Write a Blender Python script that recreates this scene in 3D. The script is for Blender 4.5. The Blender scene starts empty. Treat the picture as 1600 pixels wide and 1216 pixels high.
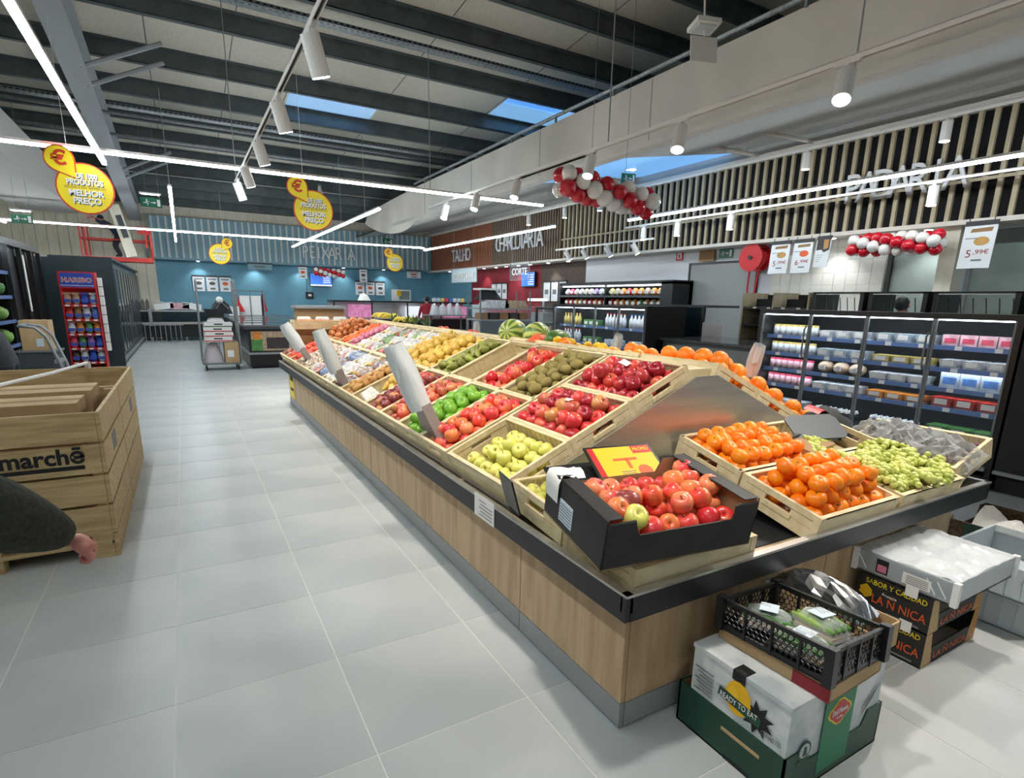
import bpy, math, random, zlib
from math import pi, sin, cos, radians, hypot
from mathutils import Matrix, Vector, Euler
random.seed(7)
SC = bpy.context.scene
COL = SC.collection
# ---------------------------------------------------------------- camera
cam_d = bpy.data.cameras.new('camera'); cam = bpy.data.objects.new('camera', cam_d); COL.objects.link(cam)
cam_d.sensor_fit = 'HORIZONTAL'; cam_d.sensor_width = 36; cam_d.lens = 870/1600*36
cam_d.shift_y = 71/1600; cam_d.clip_start = .05; cam_d.clip_end = 200
def _cam():
    yaw, pit, rol = radians(30.17), radians(13.43), radians(1.15)
    f = Vector((sin(yaw)*cos(pit), cos(yaw)*cos(pit), -sin(pit)))
    r = Vector((cos(yaw), -sin(yaw), 0)); u = r.cross(f)
    r2 = cos(rol)*r+sin(rol)*u; u2 = -sin(rol)*r+cos(rol)*u
    m = Matrix((r2, u2, -f)).transposed().to_4x4(); m.translation = (0, 0, 1.517)
    cam.matrix_world = m
_cam(); SC.camera = cam
# ---------------------------------------------------------------- world and exposure
W = bpy.data.worlds.new('daylight'); SC.world = W; W.use_nodes = True
bg = W.node_tree.nodes['Background']; bg.inputs[0].default_value = (.22, .54, 1, 1); bg.inputs[1].default_value = 2.4
SC.view_settings.view_transform = 'Standard'; SC.view_settings.look = 'None'
SC.view_settings.exposure = 0.36; SC.view_settings.gamma = 1; SC.view_settings.use_curve_mapping = False
LED_POWER = 37.0      # radiance of the linear luminaires
SPOT_W = 120.0        # track spotlights
# ---------------------------------------------------------------- materials
M = {}
def _mat(name):
    m = bpy.data.materials.new(name); m.use_nodes = True
    return m, m.node_tree, m.node_tree.nodes['Principled BSDF']
def S(r, g, b):
    f = lambda c: ((c/255+.055)/1.055)**2.4 if c > 10 else c/255/12.92
    return (f(r), f(g), f(b), 1)
def mat(name, col, rough=.5, metal=0., col2=None, scale=8., stretch=(1, 1, 1), detail=4., bump=0., bscale=None, spec=.5, emit=0., rnd=0., trans=0., alpha=1., lo=.35, hi=.65, coat=0., coords='Object'):
    """principled surface; col2 = second tone mixed in by noise; rnd = per object tone change"""
    m, nt, b = _mat(name); L = nt.links; N = nt.nodes
    b.inputs['Base Color'].default_value = col; b.inputs['Roughness'].default_value = rough; b.inputs['Metallic'].default_value = metal
    b.inputs['Specular IOR Level'].default_value = spec; b.inputs['Transmission Weight'].default_value = trans; b.inputs['Alpha'].default_value = alpha
    b.inputs['Coat Weight'].default_value = coat; b.inputs['Coat Roughness'].default_value = .1
    tc = None
    if col2 or bump:
        tc = N.new('ShaderNodeTexCoord'); mp = N.new('ShaderNodeMapping'); mp.inputs['Scale'].default_value = stretch
        L.new(tc.outputs[coords], mp.inputs[0])
        nz = N.new('ShaderNodeTexNoise'); nz.inputs['Scale'].default_value = scale; nz.inputs['Detail'].default_value = detail
        L.new(mp.outputs[0], nz.inputs['Vector'])
    src = None
    if col2:
        mr = N.new('ShaderNodeMapRange'); mr.inputs[1].default_value = lo; mr.inputs[2].default_value = hi; mr.interpolation_type = 'SMOOTHSTEP'
        L.new(nz.outputs[0], mr.inputs[0])
        mx = N.new('ShaderNodeMix'); mx.data_type = 'RGBA'; mx.inputs[6].default_value = col; mx.inputs[7].default_value = col2
        if rnd:
            oi = N.new('ShaderNodeObjectInfo'); ad = N.new('ShaderNodeMath'); ad.operation = 'MULTIPLY_ADD'; ad.use_clamp = True
            L.new(oi.outputs['Random'], ad.inputs[0]); ad.inputs[1].default_value = rnd; L.new(mr.outputs[0], ad.inputs[2])
            sb = N.new('ShaderNodeMath'); sb.operation = 'SUBTRACT'; sb.use_clamp = True; L.new(ad.outputs[0], sb.inputs[0]); sb.inputs[1].default_value = rnd*.4
            L.new(sb.outputs[0], mx.inputs[0])
        else:
            L.new(mr.outputs[0], mx.inputs[0])
        src = mx.outputs[2]; L.new(src, b.inputs['Base Color'])
    if bump:
        bp = N.new('ShaderNodeBump'); bp.inputs['Strength'].default_value = bump; bp.inputs['Distance'].default_value = .01
        n2 = nz
        if bscale:
            n2 = N.new('ShaderNodeTexNoise'); n2.inputs['Scale'].default_value = bscale; n2.inputs['Detail'].default_value = 2; L.new(mp.outputs[0], n2.inputs['Vector'])
        L.new(n2.outputs[0], bp.inputs['Height']); L.new(bp.outputs[0], b.inputs['Normal'])
    if emit:
        b.inputs['Emission Color'].default_value = col; b.inputs['Emission Strength'].default_value = emit
    M[name] = m; return m
def film(name, tint, a, rough=.08, ior=1.5):
    """clear plastic or glass: mostly see-through, with a glossy skin"""
    m = bpy.data.materials.new(name); m.use_nodes = True; nt = m.node_tree; N = nt.nodes; L = nt.links; N.clear()
    o = N.new('ShaderNodeOutputMaterial'); t = N.new('ShaderNodeBsdfTransparent'); t.inputs[0].default_value = (1, 1, 1, 1)
    p = N.new('ShaderNodeBsdfPrincipled'); p.inputs['Base Color'].default_value = tint; p.inputs['Roughness'].default_value = rough
    fr = N.new('ShaderNodeFresnel'); fr.inputs[0].default_value = ior
    ad = N.new('ShaderNodeMath'); ad.operation = 'ADD'; ad.use_clamp = True; L.new(fr.outputs[0], ad.inputs[0]); ad.inputs[1].default_value = a
    mx = N.new('ShaderNodeMixShader'); L.new(ad.outputs[0], mx.inputs[0]); L.new(t.outputs[0], mx.inputs[1]); L.new(p.outputs[0], mx.inputs[2]); L.new(mx.outputs[0], o.inputs[0])
    M[name] = m; return m
# shell
mat('floor_tile', S(192, 195, 193), .34, col2=S(180, 185, 185), scale=1.3, bump=.02, bscale=60, spec=.42, coords='Object')
mat('grout', S(222, 221, 214), .8)
mat('roof_panel', S(216, 211, 197), .9, col2=S(202, 198, 185), scale=40)
mat('purlin', S(88, 96, 98), .6, col2=S(76, 84, 86), scale=3)
mat('steel_grey', S(150, 153, 155), .5, .3)
mat('galv', S(165, 170, 172), .4, .7, col2=S(140, 146, 150), scale=20)
mat('bulkhead', S(214, 208, 198), .75, col2=S(205, 199, 190), scale=1.2)
mat('soffit', S(176, 176, 172), .8)
mat('beam_grey', S(150, 156, 160), .7)
mat('wall_blue', S(100, 152, 172), .6, col2=S(94, 146, 166), scale=2)
mat('band_blue', S(124, 158, 172), .7)
mat('slat_pale', S(196, 204, 200), .7)
mat('wall_white', S(214, 217, 222), .45)
mat('wall_red', S(140, 32, 42), .6, col2=S(124, 26, 36), scale=3)
mat('wall_brown', S(92, 76, 66), .7, col2=S(74, 60, 52), scale=9, stretch=(1, 1, 4))
mat('wall_wood', S(220, 214, 196), .7, col2=S(210, 203, 183), scale=6, stretch=(2, 2, .25))
mat('dark_void', S(9, 10, 16), .8, col2=S(16, 17, 26), scale=3)
mat('slat_oak', S(188, 176, 148), .6, col2=S(170, 156, 128), scale=10, stretch=(2, 2, .2))
mat('slat_rust', S(158, 98, 70), .6, col2=S(134, 80, 56), scale=10, stretch=(2, 2, .2))
mat('slat_brown', S(120, 100, 84), .6, col2=S(104, 86, 72), scale=10, stretch=(2, 2, .2))
mat('rust_back', S(84, 40, 30), .8)
mat('brown_back', S(50, 40, 34), .8)
mat('tile_white', S(226, 224, 214), .25, col2=S(218, 216, 206), scale=3)
mat('door_grey', S(150, 152, 150), .5)
mat('glass_room', S(142, 156, 150), .3, col2=S(120, 136, 132), scale=1.1)
mat('daylight_glow', S(120, 180, 240), .4, emit=.55)  # blue glow standing in for daylight that falls on the soffit
film('sky_glass', S(200, 225, 255), .0, .02, 1.1)
film('glass', S(200, 215, 220), .02, .03, 1.12)
film('glass_dark', S(40, 60, 66), .35, .06)
# metal, plastic, paint
mat('kick', S(150, 152, 153), .45, 0); mat('black', S(22, 23, 25), .35); mat('black_matt', S(26, 27, 29), .7); mat('trim_black', S(23, 25, 28), .42, col2=S(28, 30, 33), scale=4)
mat('white', S(235, 235, 233), .4); mat('white_matt', S(228, 227, 222), .8); mat('grey', S(120, 124, 126), .5); mat('grey_dark', S(68, 74, 78), .5)
mat('chrome', S(190, 192, 194), .22, .95); mat('steel', S(200, 198, 194), .32, .85, col2=S(186, 185, 182), scale=4, stretch=(.3, 6, 6))
mat('oak', S(204, 176, 138), .5, col2=S(176, 146, 110), scale=5, stretch=(3.2, 3.2, .35), detail=7, lo=.3, hi=.72)
mat('crate_wood', S(222, 205, 166), .55, col2=S(208, 190, 148), scale=9, stretch=(1, 3, 3))
mat('crate_dark', S(172, 154, 116), .6)
mat('pine', S(204, 180, 134), .65, col2=S(172, 144, 98), scale=4, stretch=(.8, 9, 9), detail=6, lo=.3, hi=.7)
mat('card', S(196, 166, 122), .8, col2=S(184, 154, 112), scale=3); mat('card_dark', S(150, 116, 78), .8)
mat('card_black', S(36, 34, 33), .6, col2=S(44, 41, 39), scale=8); mat('card_green', S(22, 66, 50), .5, col2=S(26, 74, 56), scale=5)
mat('panel_green', S(26, 126, 84), .5); mat('card_white', S(222, 226, 226), .55, col2=S(188, 198, 200), scale=7, detail=6, lo=.42, hi=.62)
mat('card_brown', S(96, 70, 44), .6, col2=S(62, 46, 30), scale=55, lo=.45, hi=.55)
mat('teal_dark', S(34, 54, 60), .4, col2=S(30, 48, 54), scale=2); mat('navy_in', S(20, 26, 36), .5)
mat('rail_blue', S(92, 122, 176), .35); mat('led_shelf', S(225, 240, 255), .4, emit=11)
mat('red', S(196, 26, 34), .45); mat('red_lift', S(190, 40, 32), .45); mat('lift_grey', S(170, 172, 174), .5)
mat('blue_print', S(30, 70, 176), .4); mat('green_sign', S(16, 92, 68), .4, emit=.05); mat('yellow', S(240, 214, 30), .45)
mat('yellow_deep', S(246, 190, 20), .5); mat('orange_print', S(222, 92, 40), .5); mat('red_rim', S(206, 60, 26), .5); mat('text_grey', S(86, 84, 78), .6)
mat('letter_pale', S(198, 204, 206), .5); mat('letter_steel', S(210, 211, 213), .5); mat('ink', S(24, 24, 26), .7); mat('ink_grey', S(120, 122, 124), .7); mat('ink_red', S(150, 36, 44), .6)
mat('paper', S(232, 230, 224), .7); mat('paper_blue', S(206, 220, 230), .5); mat('poster', S(226, 230, 232), .5); mat('poster_dark', S(52, 50, 52), .6)
mat('screen', S(60, 110, 200), .3, emit=.9); mat('screen_white', S(220, 226, 240), .3, emit=.8)
mat('led', (1, 1, 1, 1), .5, emit=LED_POWER); M['led'].node_tree.nodes['Principled BSDF'].inputs['Emission Color'].default_value = (.87, .955, 1, 1)
mat('lens', (1, 1, 1, 1), .5, emit=12); M['lens'].node_tree.nodes['Principled BSDF'].inputs['Emission Color'].default_value = (1, .96, .9, 1)
mat('downlight', (1, 1, 1, 1), .5, emit=9)
mat('lamp_white', S(226, 224, 220), .5); mat('stone_top', S(80, 84, 86), .12, col2=S(60, 64, 66), scale=40); mat('granite', S(40, 42, 46), .3, col2=S(62, 64, 68), scale=90)
mat('stand_brown', S(140, 126, 120), .4); mat('bag_white', S(226, 230, 230), .35, col2=S(206, 214, 216), scale=18, stretch=(1, 1, .1), trans=.0)
film('bag_clear', S(226, 234, 234), .7, .25); film('film_clear', S(236, 240, 242), .2, .06); film('film_white', S(236, 240, 244), .42, .1); film('crate_clear', S(210, 220, 224), .45, .2)
# fruit and vegetables
def apple_mat(name, a, b, c=None, rnd=.5, scale=3., lo=.35, hi=.65):
    return mat(name, a, .28, col2=b, scale=scale, stretch=(2.2, 2.2, .5), rnd=rnd, spec=.5, coat=.15, lo=lo, hi=hi)
apple_mat('ap_yellow', S(224, 218, 116), S(206, 206, 96), rnd=.3)
apple_mat('ap_red', S(206, 44, 50), S(218, 116, 78), rnd=.55, lo=.42, hi=.78)
apple_mat('ap_dark', S(150, 22, 40), S(200, 70, 60), rnd=.6, lo=.42, hi=.75)
apple_mat('ap_gala', S(222, 58, 48), S(240, 150, 82), rnd=.7, lo=.38, hi=.7)
apple_mat('ap_pink', S(222, 66, 68), S(240, 160, 100), rnd=.75, lo=.36, hi=.7)
apple_mat('ap_green', S(128, 182, 58), S(108, 164, 46), rnd=.4)
apple_mat('ap_fuji', S(178, 64, 58), S(206, 156, 84), rnd=.7, lo=.4, hi=.7)
apple_mat('plum', S(120, 40, 48), S(150, 70, 60), rnd=.6)
mat('pear_green', S(150, 158, 66), .45, col2=S(120, 118, 52), scale=4, rnd=.5); mat('pear_yellow', S(222, 190, 88), .45, col2=S(206, 160, 70), scale=4, rnd=.5)
mat('pear_brown', S(196, 150, 80), .5, col2=S(170, 120, 62), scale=5, rnd=.5); mat('kiwi', S(142, 128, 68), .75, col2=S(116, 102, 54), scale=10, rnd=.4, bump=.1, bscale=90)
mat('orange_skin', S(254, 150, 16), .42, col2=S(250, 126, 14), scale=2.2, rnd=.5, bump=.12, bscale=70, spec=.5); mat('mandarin', S(254, 146, 14), .36, col2=S(250, 120, 10), scale=2.2, rnd=.6, bump=.1, bscale=60)
mat('lemon', S(250, 206, 36), .45, col2=S(240, 184, 30), scale=3, rnd=.4, bump=.1, bscale=70); mat('grape', S(206, 208, 112), .22, col2=S(178, 190, 92), scale=20, rnd=.2, spec=.6)
mat('grape_red', S(120, 50, 70), .3, col2=S(90, 34, 54), scale=12, rnd=.3); mat('stem', S(92, 68, 40), .8); mat('leaf', S(74, 112, 44), .6, col2=S(52, 88, 34), scale=6, rnd=.5)
mat('onion', S(208, 136, 78), .4, col2=S(184, 106, 58), scale=5, stretch=(3, 3, .3), rnd=.6); mat('carrot', S(236, 112, 36), .5, col2=S(222, 92, 30), scale=9, rnd=.3); mat('onion_red', S(176, 90, 120), .4, col2=S(208, 130, 150), scale=5, rnd=.5)
mat('tomato', S(206, 52, 34), .3, col2=S(226, 84, 46), scale=3, rnd=.5); mat('garlic', S(226, 212, 198), .6, col2=S(206, 184, 170), scale=9, rnd=.3); mat('net_white', S(236, 234, 224), .6, col2=S(216, 212, 196), scale=30)
mat('banana', S(226, 200, 60), .5, col2=S(190, 180, 60), scale=4, rnd=.4); mat('cucumber', S(48, 100, 44), .4, col2=S(84, 140, 58), scale=14, stretch=(1, 1, 4)); mat('leek', S(178, 206, 120), .45, col2=S(96, 150, 64), scale=5); mat('cabbage', S(150, 190, 90), .6, col2=S(110, 160, 70), scale=5)
mat('net_red', S(226, 66, 40), .6, col2=S(240, 110, 50), scale=40); mat('zucchini', S(66, 108, 40), .4, col2=S(100, 140, 60), scale=8)
def melon_mat():
    m, nt, b = _mat('watermelon'); N = nt.nodes; L = nt.links
    tc = N.new('ShaderNodeTexCoord'); sp = N.new('ShaderNodeSeparateXYZ'); L.new(tc.outputs['Object'], sp.inputs[0])
    at = N.new('ShaderNodeMath'); at.operation = 'ARCTAN2'; L.new(sp.outputs[1], at.inputs[0]); L.new(sp.outputs[2], at.inputs[1])
    mu = N.new('ShaderNodeMath'); mu.operation = 'MULTIPLY'; L.new(at.outputs[0], mu.inputs[0]); mu.inputs[1].default_value = 9
    nz = N.new('ShaderNodeTexNoise'); nz.inputs['Scale'].default_value = 18; L.new(tc.outputs['Object'], nz.inputs['Vector'])
    a2 = N.new('ShaderNodeMath'); a2.operation = 'MULTIPLY_ADD'; L.new(nz.outputs[0], a2.inputs[0]); a2.inputs[1].default_value = 3; L.new(mu.outputs[0], a2.inputs[2])
    si = N.new('ShaderNodeMath'); si.operation = 'SINE'; L.new(a2.outputs[0], si.inputs[0])
    mr = N.new('ShaderNodeMapRange'); mr.inputs[1].default_value = -.3; mr.inputs[2].default_value = .4; L.new(si.outputs[0], mr.inputs[0])
    mx = N.new('ShaderNodeMix'); mx.data_type = 'RGBA'; mx.inputs[6].default_value = S(194, 200, 104); mx.inputs[7].default_value = S(92, 128, 58)
    L.new(mr.outputs[0], mx.inputs[0]); L.new(mx.outputs[2], b.inputs['Base Color']); b.inputs['Roughness'].default_value = .35; M['watermelon'] = m
melon_mat()
# people
mat('fleece_green', S(40, 44, 34), .95, col2=S(54, 58, 44), scale=60, bump=.5, bscale=120); mat('jacket_charcoal', S(52, 54, 58), .9, col2=S(60, 62, 66), scale=30); mat('skin', S(214, 150, 134), .5, col2=S(196, 120, 108), scale=6)
mat('trousers_dark', S(40, 42, 50), .9); mat('work_blue', S(32, 40, 62), .9); mat('hair_dark', S(28, 24, 22), .7); mat('shirt_red', S(150, 30, 44), .8); mat('balloon_red', S(206, 22, 44), .2, coat=.4); mat('balloon_white', S(236, 232, 228), .2, coat=.4)
for i, c in enumerate([(230, 232, 234), (206, 222, 232), (240, 214, 120), (232, 84, 110), (90, 140, 210), (214, 60, 50), (240, 150, 60), (90, 150, 80), (70, 60, 60), (196, 170, 140), (160, 110, 190), (236, 190, 196)]):
    mat('pack%d' % i, S(*c), .4, col2=S(*[max(0, int(k*.82)) for k in c]), scale=14, rnd=.4)
# ---------------------------------------------------------------- mesh helpers
class MB:
    def __init__(s): s.v = []; s.f = []; s.m = []; s.cm = 0
    def add(s, vs, fs, X=None):
        o = len(s.v)
        s.v += [tuple(X @ Vector(p)) for p in vs] if X is not None else [tuple(p) for p in vs]
        s.f += [tuple(o+i for i in f) for f in fs]; s.m += [s.cm]*len(fs); return s
    def b(s, x0, x1, y0, y1, z0, z1, X=None):
        return s.add([(x0, y0, z0), (x1, y0, z0), (x1, y1, z0), (x0, y1, z0), (x0, y0, z1), (x1, y0, z1), (x1, y1, z1), (x0, y1, z1)],
                     [(0, 3, 2, 1), (4, 5, 6, 7), (0, 1, 5, 4), (1, 2, 6, 5), (2, 3, 7, 6), (3, 0, 4, 7)], X)
    def c(s, c, d, X=None):
        return s.b(c[0]-d[0]/2, c[0]+d[0]/2, c[1]-d[1]/2, c[1]+d[1]/2, c[2]-d[2]/2, c[2]+d[2]/2, X)
    def cyl(s, p, q, r, n=8, r2=None, caps=True, X=None):
        p, q = Vector(p), Vector(q); r2 = r if r2 is None else r2; d = (q-p).normalized()
        a = d.orthogonal().normalized(); c = d.cross(a); vs = []
        for P, R in ((p, r), (q, r2)):
            vs += [P+(a*cos(2*pi*i/n)+c*sin(2*pi*i/n))*R for i in range(n)]
        fs = [(i, (i+1) % n, n+(i+1) % n, n+i) for i in range(n)]
        if caps: fs += [tuple(range(n))[::-1], tuple(range(n, 2*n))]
        return s.add(vs, fs, X)
    def tube(s, pts, r, n=6, X=None):
        pts = [Vector(p) for p in pts]; rs = r if isinstance(r, (list, tuple)) else [r]*len(pts); vs = []; a = None
        for i, p in enumerate(pts):
            d = (pts[min(i+1, len(pts)-1)]-pts[max(i-1, 0)]).normalized()
            a = (d.orthogonal() if a is None else a-d*a.dot(d)).normalized(); c = d.cross(a)
            vs += [p+(a*cos(2*pi*k/n)+c*sin(2*pi*k/n))*rs[i] for k in range(n)]
        fs = [(i*n+k, i*n+(k+1) % n, (i+1)*n+(k+1) % n, (i+1)*n+k) for i in range(len(pts)-1) for k in range(n)]
        fs += [tuple(range(n))[::-1], tuple(range((len(pts)-1)*n, len(pts)*n))]
        return s.add(vs, fs, X)
    def lathe(s, prof, n=12, X=None):
        vs = []; fs = []; k = len(prof)
        for j in range(n):
            a = 2*pi*j/n; vs += [(r*cos(a), r*sin(a), z) for r, z in prof]
        for j in range(n):
            for i in range(k-1): fs.append((j*k+i, ((j+1) % n)*k+i, ((j+1) % n)*k+i+1, j*k+i+1))
        return s.add(vs, fs, X)
    def ball(s, c, r, n=10, m=7, X=None):
        r = r if isinstance(r, (tuple, list)) else (r, r, r); vs = [(c[0], c[1], c[2]-r[2])]; fs = []
        for i in range(1, m):
            t = -pi/2+pi*i/m
            vs += [(c[0]+r[0]*cos(t)*cos(2*pi*j/n), c[1]+r[1]*cos(t)*sin(2*pi*j/n), c[2]+r[2]*sin(t)) for j in range(n)]
        vs.append((c[0], c[1], c[2]+r[2])); e = len(vs)-1
        for j in range(n):
            fs.append((0, 1+(j+1) % n, 1+j)); fs.append((e, e-n+j, e-n+(j+1) % n))
            for i in range(m-2): fs.append((1+i*n+j, 1+i*n+(j+1) % n, 1+(i+1)*n+(j+1) % n, 1+(i+1)*n+j))
        return s.add(vs, fs, X)
    def prism(s, pts, h, X=None):
        n = len(pts); vs = [(x, y, 0) for x, y in pts]+[(x, y, h) for x, y in pts]
        return s.add(vs, [tuple(range(n))[::-1], tuple(range(n, 2*n))]+[(i, (i+1) % n, n+(i+1) % n, n+i) for i in range(n)], X)
    def grid(s, nu, nv, fn, X=None):
        vs = [fn(i/nu, j/nv) for j in range(nv+1) for i in range(nu+1)]
        return s.add(vs, [(j*(nu+1)+i, j*(nu+1)+i+1, (j+1)*(nu+1)+i+1, (j+1)*(nu+1)+i) for j in range(nv) for i in range(nu)], X)
    def mesh(s, name, mats, smooth=False):
        me = bpy.data.meshes.new(name); me.from_pydata(s.v, [], s.f)
        for m in (mats if isinstance(mats, (list, tuple)) else [mats]): me.materials.append(M[m])
        if any(s.m): me.polygons.foreach_set('material_index', s.m)
        if smooth: me.polygons.foreach_set('use_smooth', [True]*len(me.polygons))
        me.update(); return me
    def build(s, name, mats, parent=None, smooth=False, loc=None, rot=None):
        return put(name, s.mesh(name, mats, smooth), parent, loc, rot)
def put(name, me, parent=None, loc=None, rot=None, mw=None):
    o = bpy.data.objects.new(name, me); COL.objects.link(o)
    if parent: o.parent = parent
    if mw is not None: o.matrix_basis = mw
    else:
        if loc is not None: o.location = loc
        if rot is not None: o.rotation_euler = rot
    return o
def tag(o, label, cat, group=None):
    o['label'] = label; o['category'] = cat
    if group: o['group'] = group
    return o
def thing(name, label, cat, loc=(0, 0, 0), rot=(0, 0, 0), group=None, mw=None):
    o = bpy.data.objects.new(name, None); COL.objects.link(o); o.empty_display_size = .1
    if mw is not None: o.matrix_basis = mw
    else: o.location = loc; o.rotation_euler = rot
    return tag(o, label, cat, group)
def struct(o): o['kind'] = 'structure'; return o
def plabel(o, t): o['label'] = t; return o
def dup(root, loc=None, rot=None, label=None, group=None, mw=None):
    def cp(o, par):
        c = o.copy(); COL.objects.link(c)
        if par: c.parent = par
        for ch in KIDS.get(o.name, o.children): cp(ch, c)
        return c
    r = cp(root, None)
    if mw is not None: r.matrix_basis = mw
    else:
        if loc is not None: r.location = loc
        if rot is not None: r.rotation_euler = rot
    if label: r['label'] = label
    if group: r['group'] = group
    return r
KIDS = {}
_side = bpy.data.scenes.new('workbench')
def bake(ob):
    """evaluated mesh of one object, worked out in an empty side scene"""
    _side.collection.objects.link(ob)
    with bpy.context.temp_override(scene=_side, view_layer=_side.view_layers[0]): dg = bpy.context.evaluated_depsgraph_get(); dg.update()
    me = bpy.data.meshes.new_from_object(ob.evaluated_get(dg)); _side.collection.objects.unlink(ob); return me
def zr(y): return 6.367-.083*y
_txt = {}
def text_mesh(s, mname, depth=.003, size=1., space=1., bold=0.):
    k = (s, mname, depth, size, space, bold)
    if k in _txt: return _txt[k]
    cu = bpy.data.curves.new('lettering', 'FONT'); cu.body = s; cu.size = size; cu.extrude = depth; cu.align_x = 'CENTER'; cu.align_y = 'CENTER'; cu.space_character = space; cu.resolution_u = 3; cu.offset = bold
    ob = bpy.data.objects.new('lettering_tmp', cu); me = bake(ob)
    bpy.data.objects.remove(ob); bpy.data.curves.remove(cu); me.materials.clear(); me.materials.append(M[mname]); _txt[k] = me; return me
def text(s, h, mname, parent, loc, rot=(pi/2, 0, 0), name='lettering', width=None, depth=.003, space=1., bold=0):
    """lettering of cap height h; scaled to width if given"""
    me = text_mesh(s, mname, depth/h*.7, 1., space, bold); o = put(name, me, parent, loc, rot)
    xs = [v.co.x for v in me.vertices]; w = max(xs)-min(xs); k = h/.7
    o.scale = ((width/w) if width else k, k, k); return o
FY = (pi/2, 0, 0)          # faces the viewer down the aisle (-Y)
FX = (pi/2, 0, -pi/2)      # faces the aisle from the right wall (-X)
def T(x, y, z): return Matrix.Translation((x, y, z))
def R(a, ax): return Matrix.Rotation(a, 4, ax)
# ================================================================ THE SETTING
YB, XW, XS = 23.3, 9.65, 9.2          # back wall, right wall, slat face
# ---- floor: grout bed with 60 cm tiles
fl = struct(MB().b(-6.2, 9.9, -6.2, 24, -.08, -.0015).build('floor', 'grout'))
tile_me = MB().b(-.2975, .2975, -.2975, .2975, -.02, 0).mesh('tile', 'floor_tile')
tl = []
for i in range(-11, 16):
    for j in range(-13, 37):
        x, y = .125+.6*i, .5+.2+.6*j
        if not (-6 < x < 9.7 and -6 < y < 23.6): continue
        ang = math.atan2(x, y)-radians(30); d = hypot(x, y)
        tl.append((d if (abs(ang) < radians(56) and d > .6 and not (1.6 < x < 3.2 and 1.6 < y < 8.3)) else d+1000, x, y))
tl.sort(); far = MB()
for k, (d, x, y) in enumerate(tl):
    if k < 300: put('floor_tile', tile_me, fl, (x, y, 0))
    else: far.b(x-.2975, x+.2975, y-.2975, y+.2975, -.02, 0)
fo = far.build('floor_tile_field', 'floor_tile', fl); fo['kind'] = 'stuff'
# ---- roof: sloping down to the back; purlins across, panels on top
ce = struct(MB().b(-6.2, -6.05, -6.2, 23.6, .2, .45).b(9.7, 9.85, -6.2, 23.6, .2, .45).build('ceiling', 'purlin', loc=(0, 0, 6.367), rot=(-.0828, 0, 0)))
PY = [-5.9, -4.5, -3.1, -1.7, -.3, 1.1, 2.5, 3.95, 5.4, 6.91, 8.14, 9.4, 10.8, 12.5, 13.98, 15.35, 16.7, 18.05, 19.4, 20.75, 22.1, 23.3]
pm = MB().b(-6.05, 9.7, -.04, -.03, 0, .28).b(-6.05, 9.7, -.04, .05, 0, .012).b(-6.05, 9.7, -.12, -.03, .268, .28).mesh('purlin', 'purlin')
for y in PY: put('purlin', pm, ce, (0, y, 0))
SKY = {12: (2.25, 4.1), 13-2: (99, 99)}
SKY = {PY.index(12.5): (2.25, 4.15), PY.index(10.8): (6.35, 8.3)}
XJ = [-6.05, -3.1, -.1, 1.15, 4.15, 6.35, 9.7]
for i in range(len(PY)-1):
    y0, y1 = PY[i], PY[i+1]; cuts = list(XJ)
    if i in SKY: cuts = sorted(set(cuts) | set(SKY[i]))
    for a, b in zip(cuts, cuts[1:]):
        if i in SKY and a >= SKY[i][0]-.01 and b <= SKY[i][1]+.01: continue
        MB().b(a+.001, b-.001, y0+.001, y1-.001, .283, .36).build('roof_panel', 'roof_panel', ce); MB().b(b-.007, b+.007, y0+.06, y1-.13, .279, .284).build('panel_joint', 'purlin', ce)
for n, (i, (a, b)) in enumerate(sorted(SKY.items(), reverse=True)):
    y0, y1 = PY[i], PY[i+1]
    w = struct(MB().b(a, b, y0, y0+.06, .28, .6).b(a, b, y1-.1, y1, .28, .6).b(a, a+.05, y0, y1, .28, .6).b(b-.05, b, y0, y1, .28, .6).build('window_%d' % (n+1), 'white_matt', loc=(0, 0, 6.367), rot=(-.0828, 0, 0)))
    MB().b(a, b, y0, y1, .6, .61).build('pane', 'sky_glass', w)
    for k in range(3): MB().b(a, b, y0+.3+.18*k, y0+.34+.18*k, .57, .595).build('glazing_bar', 'white_matt', w)
# cable trays and pipes hung under the purlins
def tray(y, x0, x1, z=-.02):
    t = thing('cable_tray', 'galvanised perforated cable tray running under the roof purlins %s' % ('above the near spotlights' if y < 11 else 'over the far part of the aisle'), 'cable tray', (0, 0, 6.367), (-.0828, 0, 0))
    MB().b(x0, x1, y, y+.18, z, z+.006).b(x0, x1, y, y+.006, z, z+.05).b(x0, x1, y+.174, y+.18, z, z+.05).build('tray', 'galv', t)
    h = MB()
    n = int((x1-x0)/.09)
    for k in range(n): h.b(x0+.09*k+.02, x0+.09*k+.06, y+.04, y+.055, z-.002, z-.0005).b(x0+.09*k+.03, x0+.09*k+.075, y-.002, y-.0005, z+.015, z+.035)
    o = h.build('perforation', 'black_matt', t); o['kind'] = 'stuff'
tray(9.75, -6, 9.6); tray(14.6, -6, 9.6)
for y, z in ((14.95, -.05), (16.3, -.06)):
    tag(MB().cyl((-6, y, z), (9.6, y, z), .035, 8).build('sprinkler_pipe', 'galv', loc=(0, 0, 6.367), rot=(-.0828, 0, 0), smooth=True), 'long galvanised pipe under the roof %s' % ('right behind the far cable tray' if y < 15 else 'furthest from the near spotlights'), 'pipe')
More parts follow.
